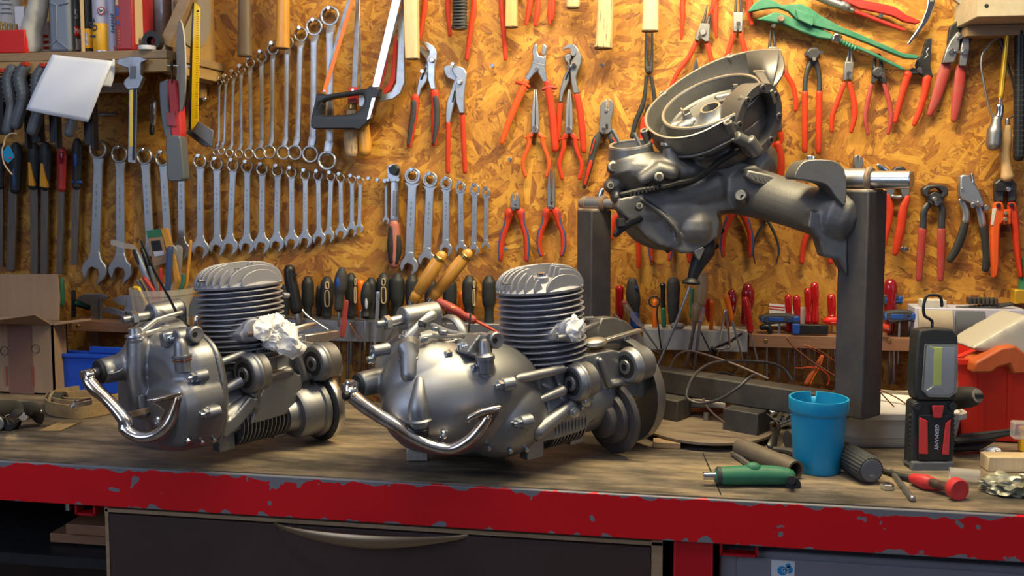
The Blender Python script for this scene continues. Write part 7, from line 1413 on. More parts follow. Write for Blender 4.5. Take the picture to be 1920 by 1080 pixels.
bd=lpoly(Q((118,555),(145,545),(400,545),(408,570),(403,700),(396,900),(390,1025),(102,1025),(106,900),(112,700)),-.034,-.004,'lower_body','blackgrip',bev=.004)
lpoly(Q((150,640),(372,640),(356,950),(150,950)),-.004,.0005,'handle_face','blackplastic',bd,bev=.002)
lpoly(Q((155,655),(210,680),(213,905),(152,902)),.0,.003,'red_panel','lampred',bd,bev=.0012);lpoly(Q((366,670),(330,700),(308,905),(354,910)),.0,.003,'red_panel','lampred',bd,bev=.0012)
lpoly(Q((240,575),(322,575),(305,660),(250,660)),.0,.004,'switch','lampred',bd,bev=.002)
lpoly(Q((104,955),(392,955),(388,1035),(102,1035)),-.036,.002,'foot','greydrawer',bd,bev=.003)
for x in(142,385):
 b=MB();b.cyl(LPt(*zf_(x,585),-.02),LPt(*zf_(x,585),.002),27/3.6*k,n=24);b.build('hinge',M['blackgrip'],bd)
for sx_ in(116,400):
 b=MB();b.tube([LPt(*zf_(sx_,y),-.010)for y in range(650,880,8)],[(.0035 if(i%4)<2 else .0022)for i in range(len(range(650,880,8)))],n=8);b.build('grip_ridge',M['blackgrip'],bd)
text_mesh('GERMANY',32/3.6*k*1.15,.0004,'lettering',M['lav'],bd,LPt(*zf_(272,790),.0012),-LU,LR)
hk=crom([(437/6.748,500/6.748),(437/6.748,430/6.748),(400/6.748,395/6.748),(345/6.748,360/6.748),(328/6.748,290/6.748),(335/6.748,200/6.748),(370/6.748,110/6.748),(440/6.748,98/6.748),(520/6.748,105/6.748),(555/6.748,150/6.748),(562/6.748,235/6.748)],5)
MB().tube([LPt(1690+x,540+y,-.015)for x,y in hk],19/6.748*k,n=12,up=tuple(LN)).build('hook',M['blackplastic'],lp)
# dark drill behind the lamp
dd=1.72;A_=onD(1790,747,dd);B_=onD(1836,742,dd-.05);ax_=(B_-A_).normalized()
dr=thing('air_tool',(A_.x,A_.y,A_.z-.03),'dark green-black round power tool lying behind the inspection lamp','power tool')
b=MB();kd=dd/F;b.lathe(A_-ax_*.06,ax_,[(0,19*kd),(.06,21*kd),(.09,20*kd),(.105,17*kd),(.112,13*kd)],28);b.build('body',M['greygrip'],dr)
b=MB();b.lathe(A_+ax_*.050,ax_,[(-.012,16*kd),(0,14*kd),(.003,12*kd)],24);o=b.build('end_ring',M['discgrey'],dr);b=MB();b.box(A_+ax_*.054,(.014,.010,.008));b.build('end_slot',M['blackgrip'],o,bev=.001)
# white tub with lid clutter
dt=bench(1650,858);tc_=onZ(1690,852,BZ);tub=thing('plastic_tub',(tc_.x,tc_.y+.09,BZ),'dirty white plastic tub behind the right stand post','tub')
w0=.108;cx,cy=tc_.x+.0,tc_.y+.125
RT=Matrix.Rotation(YAW,3,'Z')
def rrect(w,d,z,r=.03,n=6):
 o=[]
 for sx_,sy_,a0 in((1,1,0),(-1,1,90),(-1,-1,180),(1,-1,270)):
  for i in range(n+1):
   a=R(a0+90*i/n);o.append(Vector((cx,cy,z))+RT@Vector((sx_*(w-r)+r*math.cos(a),sy_*(d-r)+r*math.sin(a),0)))
 return o
ht=(BZ,(852-755)/F*1.62)
Ht=.056
rg=[rrect(.093,.080,BZ+.0005),rrect(.100,.085,BZ+.010),rrect(.110,.092,BZ+Ht),rrect(.118,.098,BZ+Ht),rrect(.118,.098,BZ+Ht+.010),rrect(.112,.093,BZ+Ht+.010),rrect(.105,.088,BZ+.02)]
MB().rings(rg).build('tub_body',M['whiteplastic'],tub,ang=40)
b=MB();b.beam(onD(1640,733,1.86),onD(1720,739,1.80),.006,.006);o_=b.build('lid_handle',M['beige'],tub)
b=MB();b.prism([Vector((p.x,p.y,BZ+Ht+.006))for p in rrect(.109,.090,0)],(0,0,.003));b.build('contents',M['white'],tub)
for i,pts in enumerate((((1650,735),(1662,748),(1676,762)),((1652,732),(1680,745),(1705,762)))):
 MB().tube([onD(x,y,1.66)for x,y in crom(pts,4)],.0012,n=6).build('wire',M['copper'],None,label='thin copper wire end hanging over the white tub, %s'%('steeper one' if i==0 else 'flatter one'),cat='wire',group='wire ends over the tub')
# red crates at the right
rz=onD(1850,690,1.80)
def crate(name,label,cx_,cy_,w,d,h,z0,mt,rot=0,ribs=6,tiltq=None,top=.012):
 RT_=Matrix.Rotation(rot,3,'Z');T=(lambda v:Vector((cx_,cy_,z0))+(tiltq@(RT_@Vector(v))if tiltq else RT_@Vector(v)))
 root=thing(name,(cx_,cy_,z0),label,'crate')
 def ring(w_,d_,z):return[T((a*w_,c_*d_,z))for a,c_ in((1,1),(-1,1),(-1,-1),(1,-1))]
 b=MB();b.rings([ring(w*.90,d*.90,0),ring(w,d,h),ring(w*1.03,d*1.03,h),ring(w*1.03,d*1.03,h+top),ring(w*.97,d*.97,h+top),ring(w*.87,d*.87,.006)]);bo=b.build('crate_body',M[mt],root,bev=.003)
 b=MB()
 for i in range(ribs):
  t=(i+.5)/ribs*2-1
  b.rings([[T((t*w*.9*k1+s*.004,-d*k1*.9-.0*s2,z))if s2==0 else T((t*w*.9*k1+s*.004,-d*k1*1.02,z))for s,s2 in((-1,0),(1,0),(1,1),(-1,1))]for z,k1 in((.004,.90),(h,1.0))])
 b.build('rib',M[mt],bo);return root
q=bench(1850,842)
crate('storage_crate','bright red plastic crate behind the inspection lamp',q.x+.10,q.y+.14,.145,.10,.145,BZ+.002,'crate',R(0),5)
def cloth_bag():
 pts=[onD(1820,655,1.78),onD(1850,635,1.78),onD(1890,612,1.78),onD(1930,590,1.78),onD(1960,640,1.78),onD(1930,690,1.78),onD(1880,664,1.78),onD(1845,662,1.78)]
 b=MB();b.prism(pts,HF*.10)
 o=b.build('plastic_sack',M['bag'],None,label='translucent white plastic sack lying over the orange crate',cat='sack',vox=.006,sm=10);return o
cloth_bag()
tl=thing('orange_tray',onD(1880,690,1.82),'faded orange plastic tray stuck slanted in the red crate','tray')
b=MB();b.prism([onD(x,y,1.76)for x,y in((1828,680),(1850,668),(1878,652),(1905,648),(1925,665),(1940,700),(1900,702),(1893,684),(1872,690),(1860,700),(1826,700))],HF*.05);b.build('tray_side',M['crateorange'],tl,bev=.004)
b=MB();b.prism([onD(x,y,1.86)for x,y in((1812,676),(1850,660),(1858,664),(1822,682))],HF*.05);b.build('red_edge',M['crate'],tl,bev=.002)
bs=thing('wiper_rubbers',bench(1830,850),'bundle of black rubber strips lying before the red crate','rubber strips')
b=MB();b.tube([onb(1790,826,.030),onb(1850,820,.032),onb(1906,810,.036)],[.010,.008,.006],up=(0,0,1),flat=.5,n=10,sq=4);b.tube([onb(1790,838,.014),onb(1830,836,.014),onb(1860,824,.020)],[.013,.012,.007],up=(0,0,1),flat=.7,n=10);b.build('strip',M['blackgrip'],bs)
MB().tube([onb(1800,818,.034),onb(1850,813,.036),onb(1904,806,.040)],[.004,.004,.003],n=8).build('strip',M['greygrip'],bs)
q=bench(1915,846);MB().cyl((q.x+.008,q.y,BZ+.001),(q.x+.008,q.y,BZ+.045),.014,n=20).build('yellow_tube',M['canyellow'],None,label='yellow tube standing at the right edge behind the wood block',cat='tube')
q=onD(1915,806,1.56);b=MB();b.box(q,(.03,.02,.028));b.build('clear_clip',M['frost'],None,bev=.003,label='frosted plastic cap on the rubber strips at the right edge',cat='cap')
for i,(x,y)in enumerate(((1866,848),(1872,852))):
 MB().cyl(onb(x,y,.002),onb(x-10+i*4,y-8,.012+.004*i),.0012,n=6).build('cable_tie_end',M['whiteplastic'],None,label='thin pale cable tie end before the red crate, %s'%('left' if i==0 else 'right'),cat='cable tie',group='tie ends before the red crate')
q=bench(1861,853);blob((q.x,q.y,BZ+.006),(.014,.01,.009),6,'paper_scrap','tissue','small crumpled white paper scrap before the red crate','paper')
# grey storage drawers on a ledge at the right of the wall
ly=RY+.0
a=onY(1716,577,ly);c=onY(1925,583,ly);bt=onY(1716,642,ly).z
ca_=thing('drawer_box',(a.x,WY-.04,bt),'row of grey fronted white drawer boxes on the wall behind the lamp','drawer box')
b=MB();b.box(((a.x+c.x)/2,ly+.035,(a.z+bt)/2),(c.x-a.x,.070,a.z-bt));b.build('housing',M['lav'],ca_,bev=.002)
for(x0,x1,y0,y1,mt,nm)in((218,640,265,640,'beige','drawer'),(690,1045,285,690,'greydrawer','drawer'),(1150,1330,345,640,'greydrawer','drawer'),(1350,1535,360,640,'greydrawer','drawer')):
 p0=onY(1690+x0/6.748,540+y0/6.748,ly-.003);p1=onY(1690+x1/6.748,540+y1/6.748,ly-.003)
 zt_,zb2_=min(p0.z,a.z-.004),max(p1.z,bt+.003);n=8
 ring=[]
 for i in range(n+1):t=i/n;ring.append((ly-.001-.010*math.sin(math.pi*t),zt_+(zb2_-zt_)*t))
 b=MB();b.prism([Vector((p0.x,y_,z_))for y_,z_ in ring]+[Vector((p0.x,ly+.004,zb2_)),Vector((p0.x,ly+.004,zt_))],(p1.x-p0.x,0,0));b.build(nm,M[mt],ca_,bev=.001)
tb=thing('steel_shelf_end',onY(1725,640,ly),'short steel tray end under the drawer boxes','tray')
p=onY(1760,648,ly+.0);b=MB();b.box((p.x,ly+.035,p.z-.004),(.10,.07,.004));b.build('tray',M['steel'],tb)
q=onY(1735,572,ly+.02);b=MB();b.box((q.x+.014,q.y,a.z+.008),(.05,.03,.016));b.build('white_block',M['whiteplastic'],None,bev=.001,label='white block lying on the left end of the grey drawer boxes',cat='block')
q=onY(1841,568,ly+.02);b=MB()
for i in range(7):b.box((q.x+(i-3)*.0085,q.y,a.z+.015),(.0068,.022,.014))
b.build('rubber_block',M['castiron'],None,bev=.0015,label='black ribbed rubber block on top of the grey drawer boxes',cat='block')
b=MB();b.tube([onY(1795,576,ly+.02),onY(1850,576,ly+.02),onY(1896,570,ly+.02)],[.004,.009,.006],up=(0,0,1),flat=.6,n=10,sq=4);b.build('knife',M['castiron'],None,label='dark curved blade lying under the ribbed rubber block',cat='knife')
q=onY(1912,555,WY-.02);b=MB();b.box(q,(.03,.03,.030));b.build('yellow_tape',M['gold'],None,bev=.002,label='small yellow box at the right edge under the bolt cutter',cat='box')
q=onY(1922,510,WY-.02);MB().cyl(q-Vector((0,0,.04)),q+Vector((0,0,.03)),.012,n=16).build('green_tool',M['greengrip'],None,label='green tool grip cut by the right picture edge',cat='tool')
MB().tube([onY(x,y,ly-.01)for x,y in((1800,655),(1808,664),(1820,676))],.0035,n=8).build('grey_tube',M['wrench'],None,label='short grey tube end above the red crate',cat='tube')
# cables over the crossbar
def cable(pts,r,label,mt='cable'):
 cp=crom(pts,6);V=[onD(x,y,d)for x,y,d in cp];return MB().tube(V,r,n=8).build('cable',M[mt],None,label=label,cat='cable',group='cables on the stand crossbar')
cable([(1486,715,1.92),(1470,692,1.93),(1440,680,1.93),(1380,677,1.92),(1335,681,1.88),(1305,700,1.82),(1289,730,1.80),(1290,748,1.79),(1315,756,1.78),(1350,748,1.76),(1385,726,1.75),(1405,708,1.76),(1416,703,1.80)],.0029,'black cable looped over and before the crossbar')
cable([(1255,692,1.97),(1268,668,1.97),(1290,658,1.96),(1320,664,1.94),(1380,684,1.90),(1440,710,1.86)],.0022,'thin brown cable running down to the right over the crossbar','wire')
cable([(1319,748,1.80),(1325,762,1.80),(1340,778,1.80),(1358,792,1.80)],.0018,'thin black cable hanging below the crossbar between the blocks','wire')
cable([(1340,701,1.98),(1356,698,1.98),(1376,704,1.98)],.0022,'short grey cable arc just behind the crossbar','cable')
# clutter behind the blocks: foil bag, wire mesh basket, clamp
p=onb(1325,775,.02);bk=thing('mesh_basket',(p.x,BY-.04,BZ),'brown wire mesh basket with white rim seen between the stand blocks','basket')
xa_=onY(1290,775,BY-.06).x;xb_=onY(1360,775,BY-.06).x;b=MB();zt_=onY(1320,765,BY-.06).z
for i in range(15):x=xa_+(xb_-xa_)*i/14;b.box((x,BY-.06,(BZ+zt_)/2),(.0014,.0014,zt_-BZ-.002))
for i in range(9):z=BZ+.002+(zt_-BZ)*i/9;b.box(((xa_+xb_)/2,BY-.06,z),(xb_-xa_,.0014,.0014))
b.build('mesh',M['copper'],bk);b=MB();b.box(((xa_+xb_)/2,BY-.045,zt_+.006),(xb_-xa_,.03,.012));b.build('rim',M['white'],bk,bev=.003);b=MB();b.box(((xa_+xb_)/2,BY-.03,(BZ+zt_)/2),(xb_-xa_,.02,zt_-BZ-.002));b.build('back',M['blacksteel'],bk)
q=onb(1468,800,.0);blob((q.x,q.y,BZ+.035),(.035,.03,.038),8,'foil_bag','zinc','crumpled shiny foil bag behind the blue cup','bag',.3,3,20)
b=MB();b.tube([onb(1460,800,.03),onb(1452,820,.02),onb(1447,838,.008)],[.006,.008,.010],n=10,flat=.5);b.build('clip',M['blackplastic'],None,label='black clip leaning before the shiny foil bag',cat='clip')
cable([(1438,776,1.80),(1455,790,1.78),(1462,796,1.77),(1490,784,1.76)],.0018,'thin black cable crossing before the foil bag')
q=onb(1478,826,.018);MB().cyl(q,q+HR*.06+HF*.02,.020,n=24).build('dark_tube',M['castiron'],None,label='dark short tube lying behind the blue cup',cat='tube')
b=MB();b.tube([onb(1450,842,.005),onb(1475,845,.005),onb(1492,850,.006)],[.005,.006,.009],up=(0,0,1),n=8);b.build('small_pliers',M['castiron'],None,label='small dark pliers with red end half behind the blue cup',cat='pliers')
cu=thing('wall_cupboard',onY(1900,50,WY-.1),'beige wooden cupboard corner hanging at the top right edge','cupboard')
a_=onY(1832,32,WY-.16);MB().box((a_.x+.25,WY-.08,a_.z+.25),(.5,.16,.50)).build('carcass',M['beige'],cu,bev=.002);a2_=onY(1832,52,WY-.02)
MB().box((a_.x+.25,WY-.03,a_.z-.012),(.48,.06,.022)).build('lower_rail',M['board'],cu,bev=.001)
MB().lathe(onY(1850,11,WY-.1605),(0,1,0),[(0,.004),(.0005,.004)],16).build('screw_hole',M['black'],cu)
# shelf at the upper left
SY=WY-.27
def bx(x0,y0,x1,y1,yf,depth):
 """box whose front face is traced on the plane y=yf; returns centre, size"""
 a,c=onY(x0,y0,yf),onY(x1,y1,yf);return Vector(((a.x+c.x)/2,yf+depth/2,(a.z+c.z)/2)),(abs(c.x-a.x),depth,abs(a.z-c.z))
X1=onY(312,93,SY).x;zt=onY(312,93,SY).z
sh=thing('shelf',(X1-.3,SY+.13,zt-.05),'plywood wall shelf with batten holding cans and bottles at the upper left','shelf')
MB().box((X1-.30,(SY+WY)/2,zt-.009),(.60,WY-SY,.018)).build('board',M['ply'],sh,bev=.001)
MB().box((X1-.30,SY+.014,zt-.018-.014),(.60,.026,.027)).build('batten',M['plyface'],sh,bev=.001)
MB().box((X1-.02,(SY+WY)/2+.02,zt-.032),(.03,WY-SY-.05,.026)).build('batten',M['plyface'],sh,bev=.001)
p=onY(220,165,WY-.05);MB().box((p.x-.12,WY-.06,p.z),(.36,.02,.022)).build('lower_batten',M['whiteplastic'],sh,bev=.001)
pw=onY(405,158,WY);MB().box((pw.x-.009,WY-.085,pw.z+.25),(.018,.17,.50)).build('side_panel',M['plyface'],sh,bev=.001)
p=onY(372,165,WY-.02);MB().box((p.x,WY-.02,p.z),(.03,.03,.05)).build('lower_block',M['plyface'],sh,bev=.001)
a_,c_=onY(314,84,SY+.06),onY(362,-20,SY+.06);MB().beam(a_,c_,.025,.03,up=(0,1,0)).build('brace',M['board'],sh,bev=.001)
def lying(z0=None):return zt
def can(name,label,cat,x0,x1,mt,ztop,yf=SY+.012,parts=(),prof=None,grp='cans and bottles on the shelf'):
 a,c=onY(x0,95,yf),onY(x1,95,yf);r=(c.x-a.x)/2*.96;cx=(a.x+c.x)/2;cy=yf+r
 root=thing(name,(cx,cy,zt),label,cat,grp);h=ztop
 pr=prof(r,h)if prof else[(0,r*.96),(.002,r),(h-.004,r),(h,r*.96)]
 b=MB();b.lathe((cx,cy,zt+.0005),(0,0,1),pr,40);body=b.build('body',M[mt],root,ang=35)
 return root,body,cx,cy,r
def band(body,cx,cy,r,za_,zb_,mt,name='label',a0=None,a1=None):
 if a0 is None:
  b=MB();b.lathe((cx,cy,zt+za_),(0,0,1),[(0,r+.0003),(.0004,r+.0006),(zb_-za_-.0004,r+.0006),(zb_-za_,r+.0003)],40,cap0=False,cap1=False)
 else:
  b=MB();n=14;rs=[]
  for z in(za_,zb_):rs.append([Vector((cx+(r+.0008)*math.cos(R(a0+(a1-a0)*i/n)),cy+(r+.0008)*math.sin(R(a0+(a1-a0)*i/n)),zt+z))for i in range(n+1)])
  b.rings(rs,False,False,False)
 return b.build(name,M[mt],body)
H=.20
r_,bo,cx,cy,r=can('spray_can','yellow and white spray can with a black gear symbol on the shelf','spray can',167,201,'lav',H)
band(bo,cx,cy,r,.004,.062,'canyellow');band(bo,cx,cy,r,.0,.004,'bright','rim')
def gear(cx_,cz_,r0,yy,parent,name='gear_symbol'):
 b=MB();n=10;o=[];
 for i in range(n*4):
  a=2*math.pi*i/(n*4);q=r0*(1.0 if(i%4)in(0,1)else .78);o.append((q*math.cos(a),q*math.sin(a)))
 inn=[(r0*.46*math.cos(2*math.pi*i/(n*4)),r0*.46*math.sin(2*math.pi*i/(n*4)))for i in range(n*4)]
 vs=[]
 for L in(o,inn):vs+=[Vector((cx_+x,yy,cz_+z))for x,z in L]
 m=n*4;b.add(vs,[(i,(i+1)%m,m+(i+1)%m,m+i)for i in range(m)]);x=b.build(name,M['blackplastic'],parent,smooth=False);md=x.modifiers.new('s','SOLIDIFY');md.thickness=.0006;return x
kx=lambda x,y,yf=SY+.011:onY(x,y,yf)
g1=kx(177,52);gear(g1.x,g1.z,.0078,cy-r-.0006,bo);g1=kx(168,45);gear(g1.x+.002,g1.z,.006,cy-r+.002,bo)
b=MB();q=kx(175,38);b.prism([Vector((q.x+x,cy-r-.0006,q.z+z))for x,z in((0,.005),(.0022,-.001),(.0012,-.0035),(-.0012,-.0035),(-.0022,-.001))],(0,.0008,0));b.build('drop_symbol',M['blackplastic'],bo)
b=MB();q=kx(174,68);b.box((q.x,cy-r-.0004,q.z),(.013,.0008,.005));b.build('black_mark',M['blackplastic'],bo)
q=kx(189,20);b=MB();b.lathe((q.x,cy-r+.001,q.z),(0,-1,0),[(0,.0088),(.0018,.0088)],24);rd=b.build('round_logo',M['lampred'],bo);b=MB();b.lathe((q.x,cy-r-.0008,q.z),(0,-1,0),[(0,.0062),(.0004,.0062)],24);rd2=b.build('logo_centre',M['white'],rd)
b=MB();b.tube([(q.x-.003,cy-r-.0014,q.z+.003),(q.x,cy-r-.0014,q.z-.003),(q.x+.004,cy-r-.0014,q.z+.001)],.0014,n=8);b.build('logo_shape',M['blackgrip'],rd2)
r_,bo,cx,cy,r=can('aerosol_can','slim black and yellow can left of the gear spray can','spray can',154,169,'blackgrip',H,SY+.018)
band(bo,cx,cy,r,.010,.052,'canyellow');band(bo,cx,cy,r,.016,.042,'lav','white_field',250,300)
r_,bo,cx,cy,r=can('aerosol_can','slim lavender can with dark script right of the gear spray can','spray can',200,217,'lav',H,SY+.02)
b=MB();q=kx(210,45,cy-r-.001);
for i in range(7):b.box((q.x+.001*(i%2),cy-r-.0004,q.z+.02-i*.006),(.007-.001*(i%3),.0008,.0032),Matrix.Rotation(R(20),3,'Y'))
b.build('script',M['bluegrip'],bo);b=MB();b.prism([Vector((kx(x,y).x,cy-r-.0005+.002,kx(x,y).z))for x,y in((203,72),(213,95),(203,95))],(0,.001,0));b.build('red_corner',M['lampred'],bo)
def canister(label,x0,x1,mt,yf,depth,name='canister',h=.22,bev=.006):
 a,c=onY(x0,95,yf),onY(x1,95,yf);w=c.x-a.x;root=thing(name,((a.x+c.x)/2,yf+depth/2,zt),label,'canister','cans and bottles on the shelf')
 b=MB();b.box(((a.x+c.x)/2,yf+depth/2,zt+h/2+.0005),(w,depth,h));o=b.build('body',M[mt],root,bev=bev,seg=4);return root,o,(a.x+c.x)/2,w
r_,bo,cx,w=canister('dark red oil canister with coloured print between purple and silver cans',217,250,'oilred',SY+.006,.09)
b=MB();b.box((cx-w*.30,SY+.0057,zt+.055),(w*.22,.0008,.10));lb_=b.build('print_strip',M['dullred'],bo)
b=MB();b.box((cx-w*.33,SY+.0051,zt+.085),(w*.16,.0006,.018));b.box((cx-w*.30,SY+.0051,zt+.060),(w*.14,.0006,.010));b.build('blue_print',M['blueplastic'],lb_)
b=MB();b.box((cx-w*.34,SY+.0050,zt+.104),(w*.14,.0006,.014));b.build('cream_print',M['cream'],lb_)
b=MB()
for i in range(5):b.box((cx-w*.27,SY+.0050,zt+.018+i*.006),(w*.12,.0006,.003),Matrix.Rotation(R(-25),3,'Y'))
b.build('white_print',M['pinkgrip'],lb_)
b=MB();b.box((cx+w*.52,SY+.03,zt+.07),(.0012,.03,.11));b.build('side_label',M['cream'],bo)
r_,bo,cx,w=canister('grey motor oil canister with dark side label on the shelf',93,131,'bottlegrey',SY+.002,.10,bev=.007)
b=MB();z0=zt;yq=SY+.0008
P_=lambda x,y:Vector((kx(x,y,SY+.002).x,yq,kx(x,y,SY+.002).z))
for pts in(((106,10),(106,74)),((106,74),(95,86)),((106,74),(128,92)),((94,5),(106,10)),((112,9),(130,5))):b.tube([P_(*pts[0]),P_(*pts[0]).lerp(P_(*pts[1]),.5),P_(*pts[1])],.0016,n=8)
b.build('moulded_ridge',M['bottlegrey'],bo)
xs=cx+w/2+.0006
b=MB();b.box((xs,SY+.052,zt+.072),(.0008,.074,.125));lb_=b.build('dark_label',M['label_grey'],bo)
b=MB();b.box((xs+.0007,SY+.050,zt+.048),(.0008,.062,.020));rl=b.build('red_field',M['redplastic'],lb_)
text_mesh('MOTUL',.019,.0003,'brand_lettering',M['white'],rl,(xs+.0014,SY+.050,zt+.048),(0,1,0),(0,0,1))
text_mesh('5100',.030,.0003,'number',M['lav'],lb_,(xs+.0008,SY+.050,zt+.084),(0,1,0),(0,0,1));b=MB();b.box((xs+.0008,SY+.048,zt+.020),(.0008,.05,.024));b.build('pale_field',M['lav'],lb_)
b=MB();c,d=bx(148,-30,154,97,SY+.004,.012);b.box(c,d);fr_=b.build('folding_rule',M['handlepale'],None,bev=.0006,label='cream folding rule standing upright beside the grey canister',cat='ruler')
b=MB()
for i in range(20):b.box((c.x-.0008*(i%2),SY+.0036,c.z-d[2]/2+.008+i*d[2]/22),(d[0]*.5,.0005,.0008))
b.build('tick_marks',M['blackgrip'],fr_)
r_,bo,cx,cy,r=can('round_tub','white round tub with printed label at the left edge of the shelf','tub',-12,27,'whiteplastic',.16,SY+.06)
for i,(z,l)in enumerate(((.128,.03),(.118,.05),(.108,.035),(.098,.045),(.072,.05),(.060,.04))):b=MB();b.box((cx+r*.35,cy-r*.93-.001,zt+z),(l*.55,.0012,.0026),Matrix.Rotation(R(20),3,'Z'));b.build('print_line',M['greydrawer'],bo)
b=MB();c,d=bx(27,12,47,95,SY+.06,.04);b.box(c,d);b.build('carton',M['white'],None,bev=.0008,label='narrow white carton behind the red box on the shelf',cat='carton')
rbx=thing('red_box',(onY(20,90,SY+.004).x,SY+.03,zt),'open bright red box at the left end of the shelf','box')
b=MB();c,d=bx(-14,60,47,102,SY+.002,.055);c.z=zt+.0005+d[2]/2;b.box(c,d);b.build('box_body',M['redplastic'],rbx,bev=.002)
for i in range(4):
 q=onY(2+i*7,52,SY+.02);b=MB();b.box((q.x,SY+.02+.004*i,c.z+d[2]/2+.008),(.006,.004,.028-.003*i),Matrix.Rotation(R(4*i-6),3,'Y'));b.build('metal_strip',M['brass'],None,bev=.0005,label='brown metal strip sticking out of the red box, %s'%('leftmost','second','third','rightmost')[i],cat='metal strip',group='strips in the red box')
b=MB();cp=crom([(*onY(78,-20,SY+.03),.020),(*onY(70,20,SY+.03),.022),(*onY(60,55,SY+.03),.0215),(*onY(62,90,SY+.03),.019)],5);b.tube([p[:3]for p in cp],[p[3]for p in cp],n=24,cap=True)
for v in b.v:
 k=v*60;v+=Vector((noise.noise(k),noise.noise(k+Vector((5,1,2))),0))*.0022;v.z=max(v.z,zt+.0008)
mk('plaster',(.60,.56,.48),.8,0,.4,25,(.42,.36,.30),bump=.5,bscale=60)
rl=b.build('wrapped_roll',M['plaster'],None,label='crumpled whitish wrapped roll leaning beside the grey canister',cat='roll')
b=MB();c,d=bx(76,40,92,98,SY+.07,.03);b.box(c,d);o=b.build('label_box',M['white'],None,label='white and orange printed carton behind the wrapped roll',cat='carton',bev=.001)
b=MB()
for i in range(3):b.box((c.x+.003,SY+.0695,c.z-d[2]/2+.010+i*.013),(d[0]*.7,.0008,.006))
b.build('orange_bars',M['redgrip'],o)
b=MB();c,d=bx(80,-30,93,40,SY+.09,.02);b.box(c,d);b.build('yellow_sleeve',M['canyellow'],None,label='yellow sleeve standing behind the wrapped roll',cat='sleeve',bev=.001)
r_,bo,cx,cy,r=can('steel_can','shiny bare steel can at the right end of the shelf','can',263,313,'bright',H,SY+.10)
r_,bo,cx,cy,r=can('dark_bottle','dark bottle between the red canister and the steel can','bottle',249,268,'greygrip',H,SY+.05)
q=onY(282,75,SY+.02);tq=(Vector((q.x,SY+.03,zt+.0225)))
b=MB();b.lathe(tq,(0,1,0),[(-.008,.010),(-.008,.0215),(.010,.0215),(.010,.010)],32,cap0=False,cap1=False);b.build('tape_roll',M['blackgrip'],None,label='black tape roll standing before the steel can',cat='tape')
b=MB();b.lathe((q.x,SY+.006,zt+.0005),(0,0,1),[(0,.018),(.009,.018)],32);b.build('white_tape',M['white'],None,bev=.001,label='flat white tape roll lying at the shelf front',cat='tape')
Xp=pw.x
q=onY(372,20,WY-.10);dcs=Vector((Xp+.003,WY-.115,onY(365,18,WY-.11).z))
b=MB();b.lathe(dcs,(1,0,0),[(-.0015,.010),(-.0015,.088),(.0015,.088),(.0015,.010)],56,cap0=False,cap1=False);b.build('sanding_disc',M['discgrey'],None,label='grey round sanding disc hanging flat on the side panel',cat='disc')
d2=onD(339,124,2.02);rn=(ray(339,124));rn.z=0;rn.normalize();ax_=Matrix.Rotation(R(-84),3,'Z')@rn
dc=thing('cutting_disc',d2,'pale cutting disc hanging edge-on by a bolt left of the yellow square','disc')
b=MB();b.lathe(d2,ax_,[(-.0013,.0),(-.0013,.094),(.0013,.094),(.0013,0)],64);b.build('disc',M['stone'],dc)
b=MB();b.cyl(d2-ax_*.028,d2+ax_*.016,.0016,n=10);b.cyl(d2+ax_*.014,d2+ax_*.018,.0042,n=6);b.build('bolt',M['zinc'],dc);b=MB();b.torus(d2-ax_*.018,ax_,.009,.0022,20,8);b.tube([d2-ax_*.018+Vector((0,0,-.009)),d2-ax_*.018+Vector((0,0,-.035))],.0022,n=8);b.build('hook',M['blackgrip'],dc)
ys=SY+.06
sq=thing('try_square',onY(372,250,ys),'yellow and black try square hanging in front of the discs','square')
b=MB();b.prism([onY(x,y,ys)for x,y in((364,4),(375,15),(374,90),(371,235),(358,243),(361,90))],(0,.002,0));bl=b.build('blade',M['yellow'],sq,bev=.0003)
b=MB();b.prism([onY(x,y,ys+.0005)for x,y in((361,6),(364.5,4),(361,100),(358,244),(353,246),(356,100))],(0,.003,0));b.build('black_edge',M['blackplastic'],sq,bev=.0003)
b=MB()
for i in range(46):b.box(Vector((onY(370.5-.04*i,22+i*4.4,ys).x,ys-.0003,onY(371,22+i*4.4,ys).z)),(.004 if i%5 else .007,.0004,.0006))
b.build('scale_marks',M['blackgrip'],bl);b=MB();b.lathe(onY(371,21,ys)+Vector((0,-.0004,0)),(0,1,0),[(0,.0022),(.0004,.0022)],14);b.build('hang_hole',M['black'],bl)
b=MB();fp=[onY(x,y,ys-.01)for x,y in((371,227),(400,245),(398,277),(359,247))];b.prism(fp,(0,.006,0));b.prism([onY(x,y,ys-.002)for x,y in((345,247),(360,243),(399,276),(380,274))],(0,.016,0));st2=b.build('stock',M['alu_dark'],sq,bev=.0015)
b=MB();b.prism([onY(x,y,ys-.0106)for x,y in((373,231),(396,247),(395,271),(363,247))],(0,.0006,0));b.build('stock_recess',M['greydrawer'],st2)
yc=SY-.012
cl=thing('caliper',onY(249,200,yc),'grey dial caliper with black scale hanging on the shelf edge beside the paper','caliper')
b=MB();b.prism([onY(x,y,yc)for x,y in((242,108),(257,106),(256,240),(254,306),(240,304),(241,240))],(0,.003,0));bmn=b.build('beam',M['steel'],cl,bev=.0004)
b=MB();b.prism([onY(x,y,yc-.0006)for x,y in((244,168),(249,168),(249,275),(243,275))],(0,.0006,0));b.build('brown_stripe',M['gold'],bmn);b=MB();b.prism([onY(x,y,yc-.0006)for x,y in((250,168),(255,168),(253,300),(248,300))],(0,.0006,0));b.build('scale',M['blackgrip'],bmn)
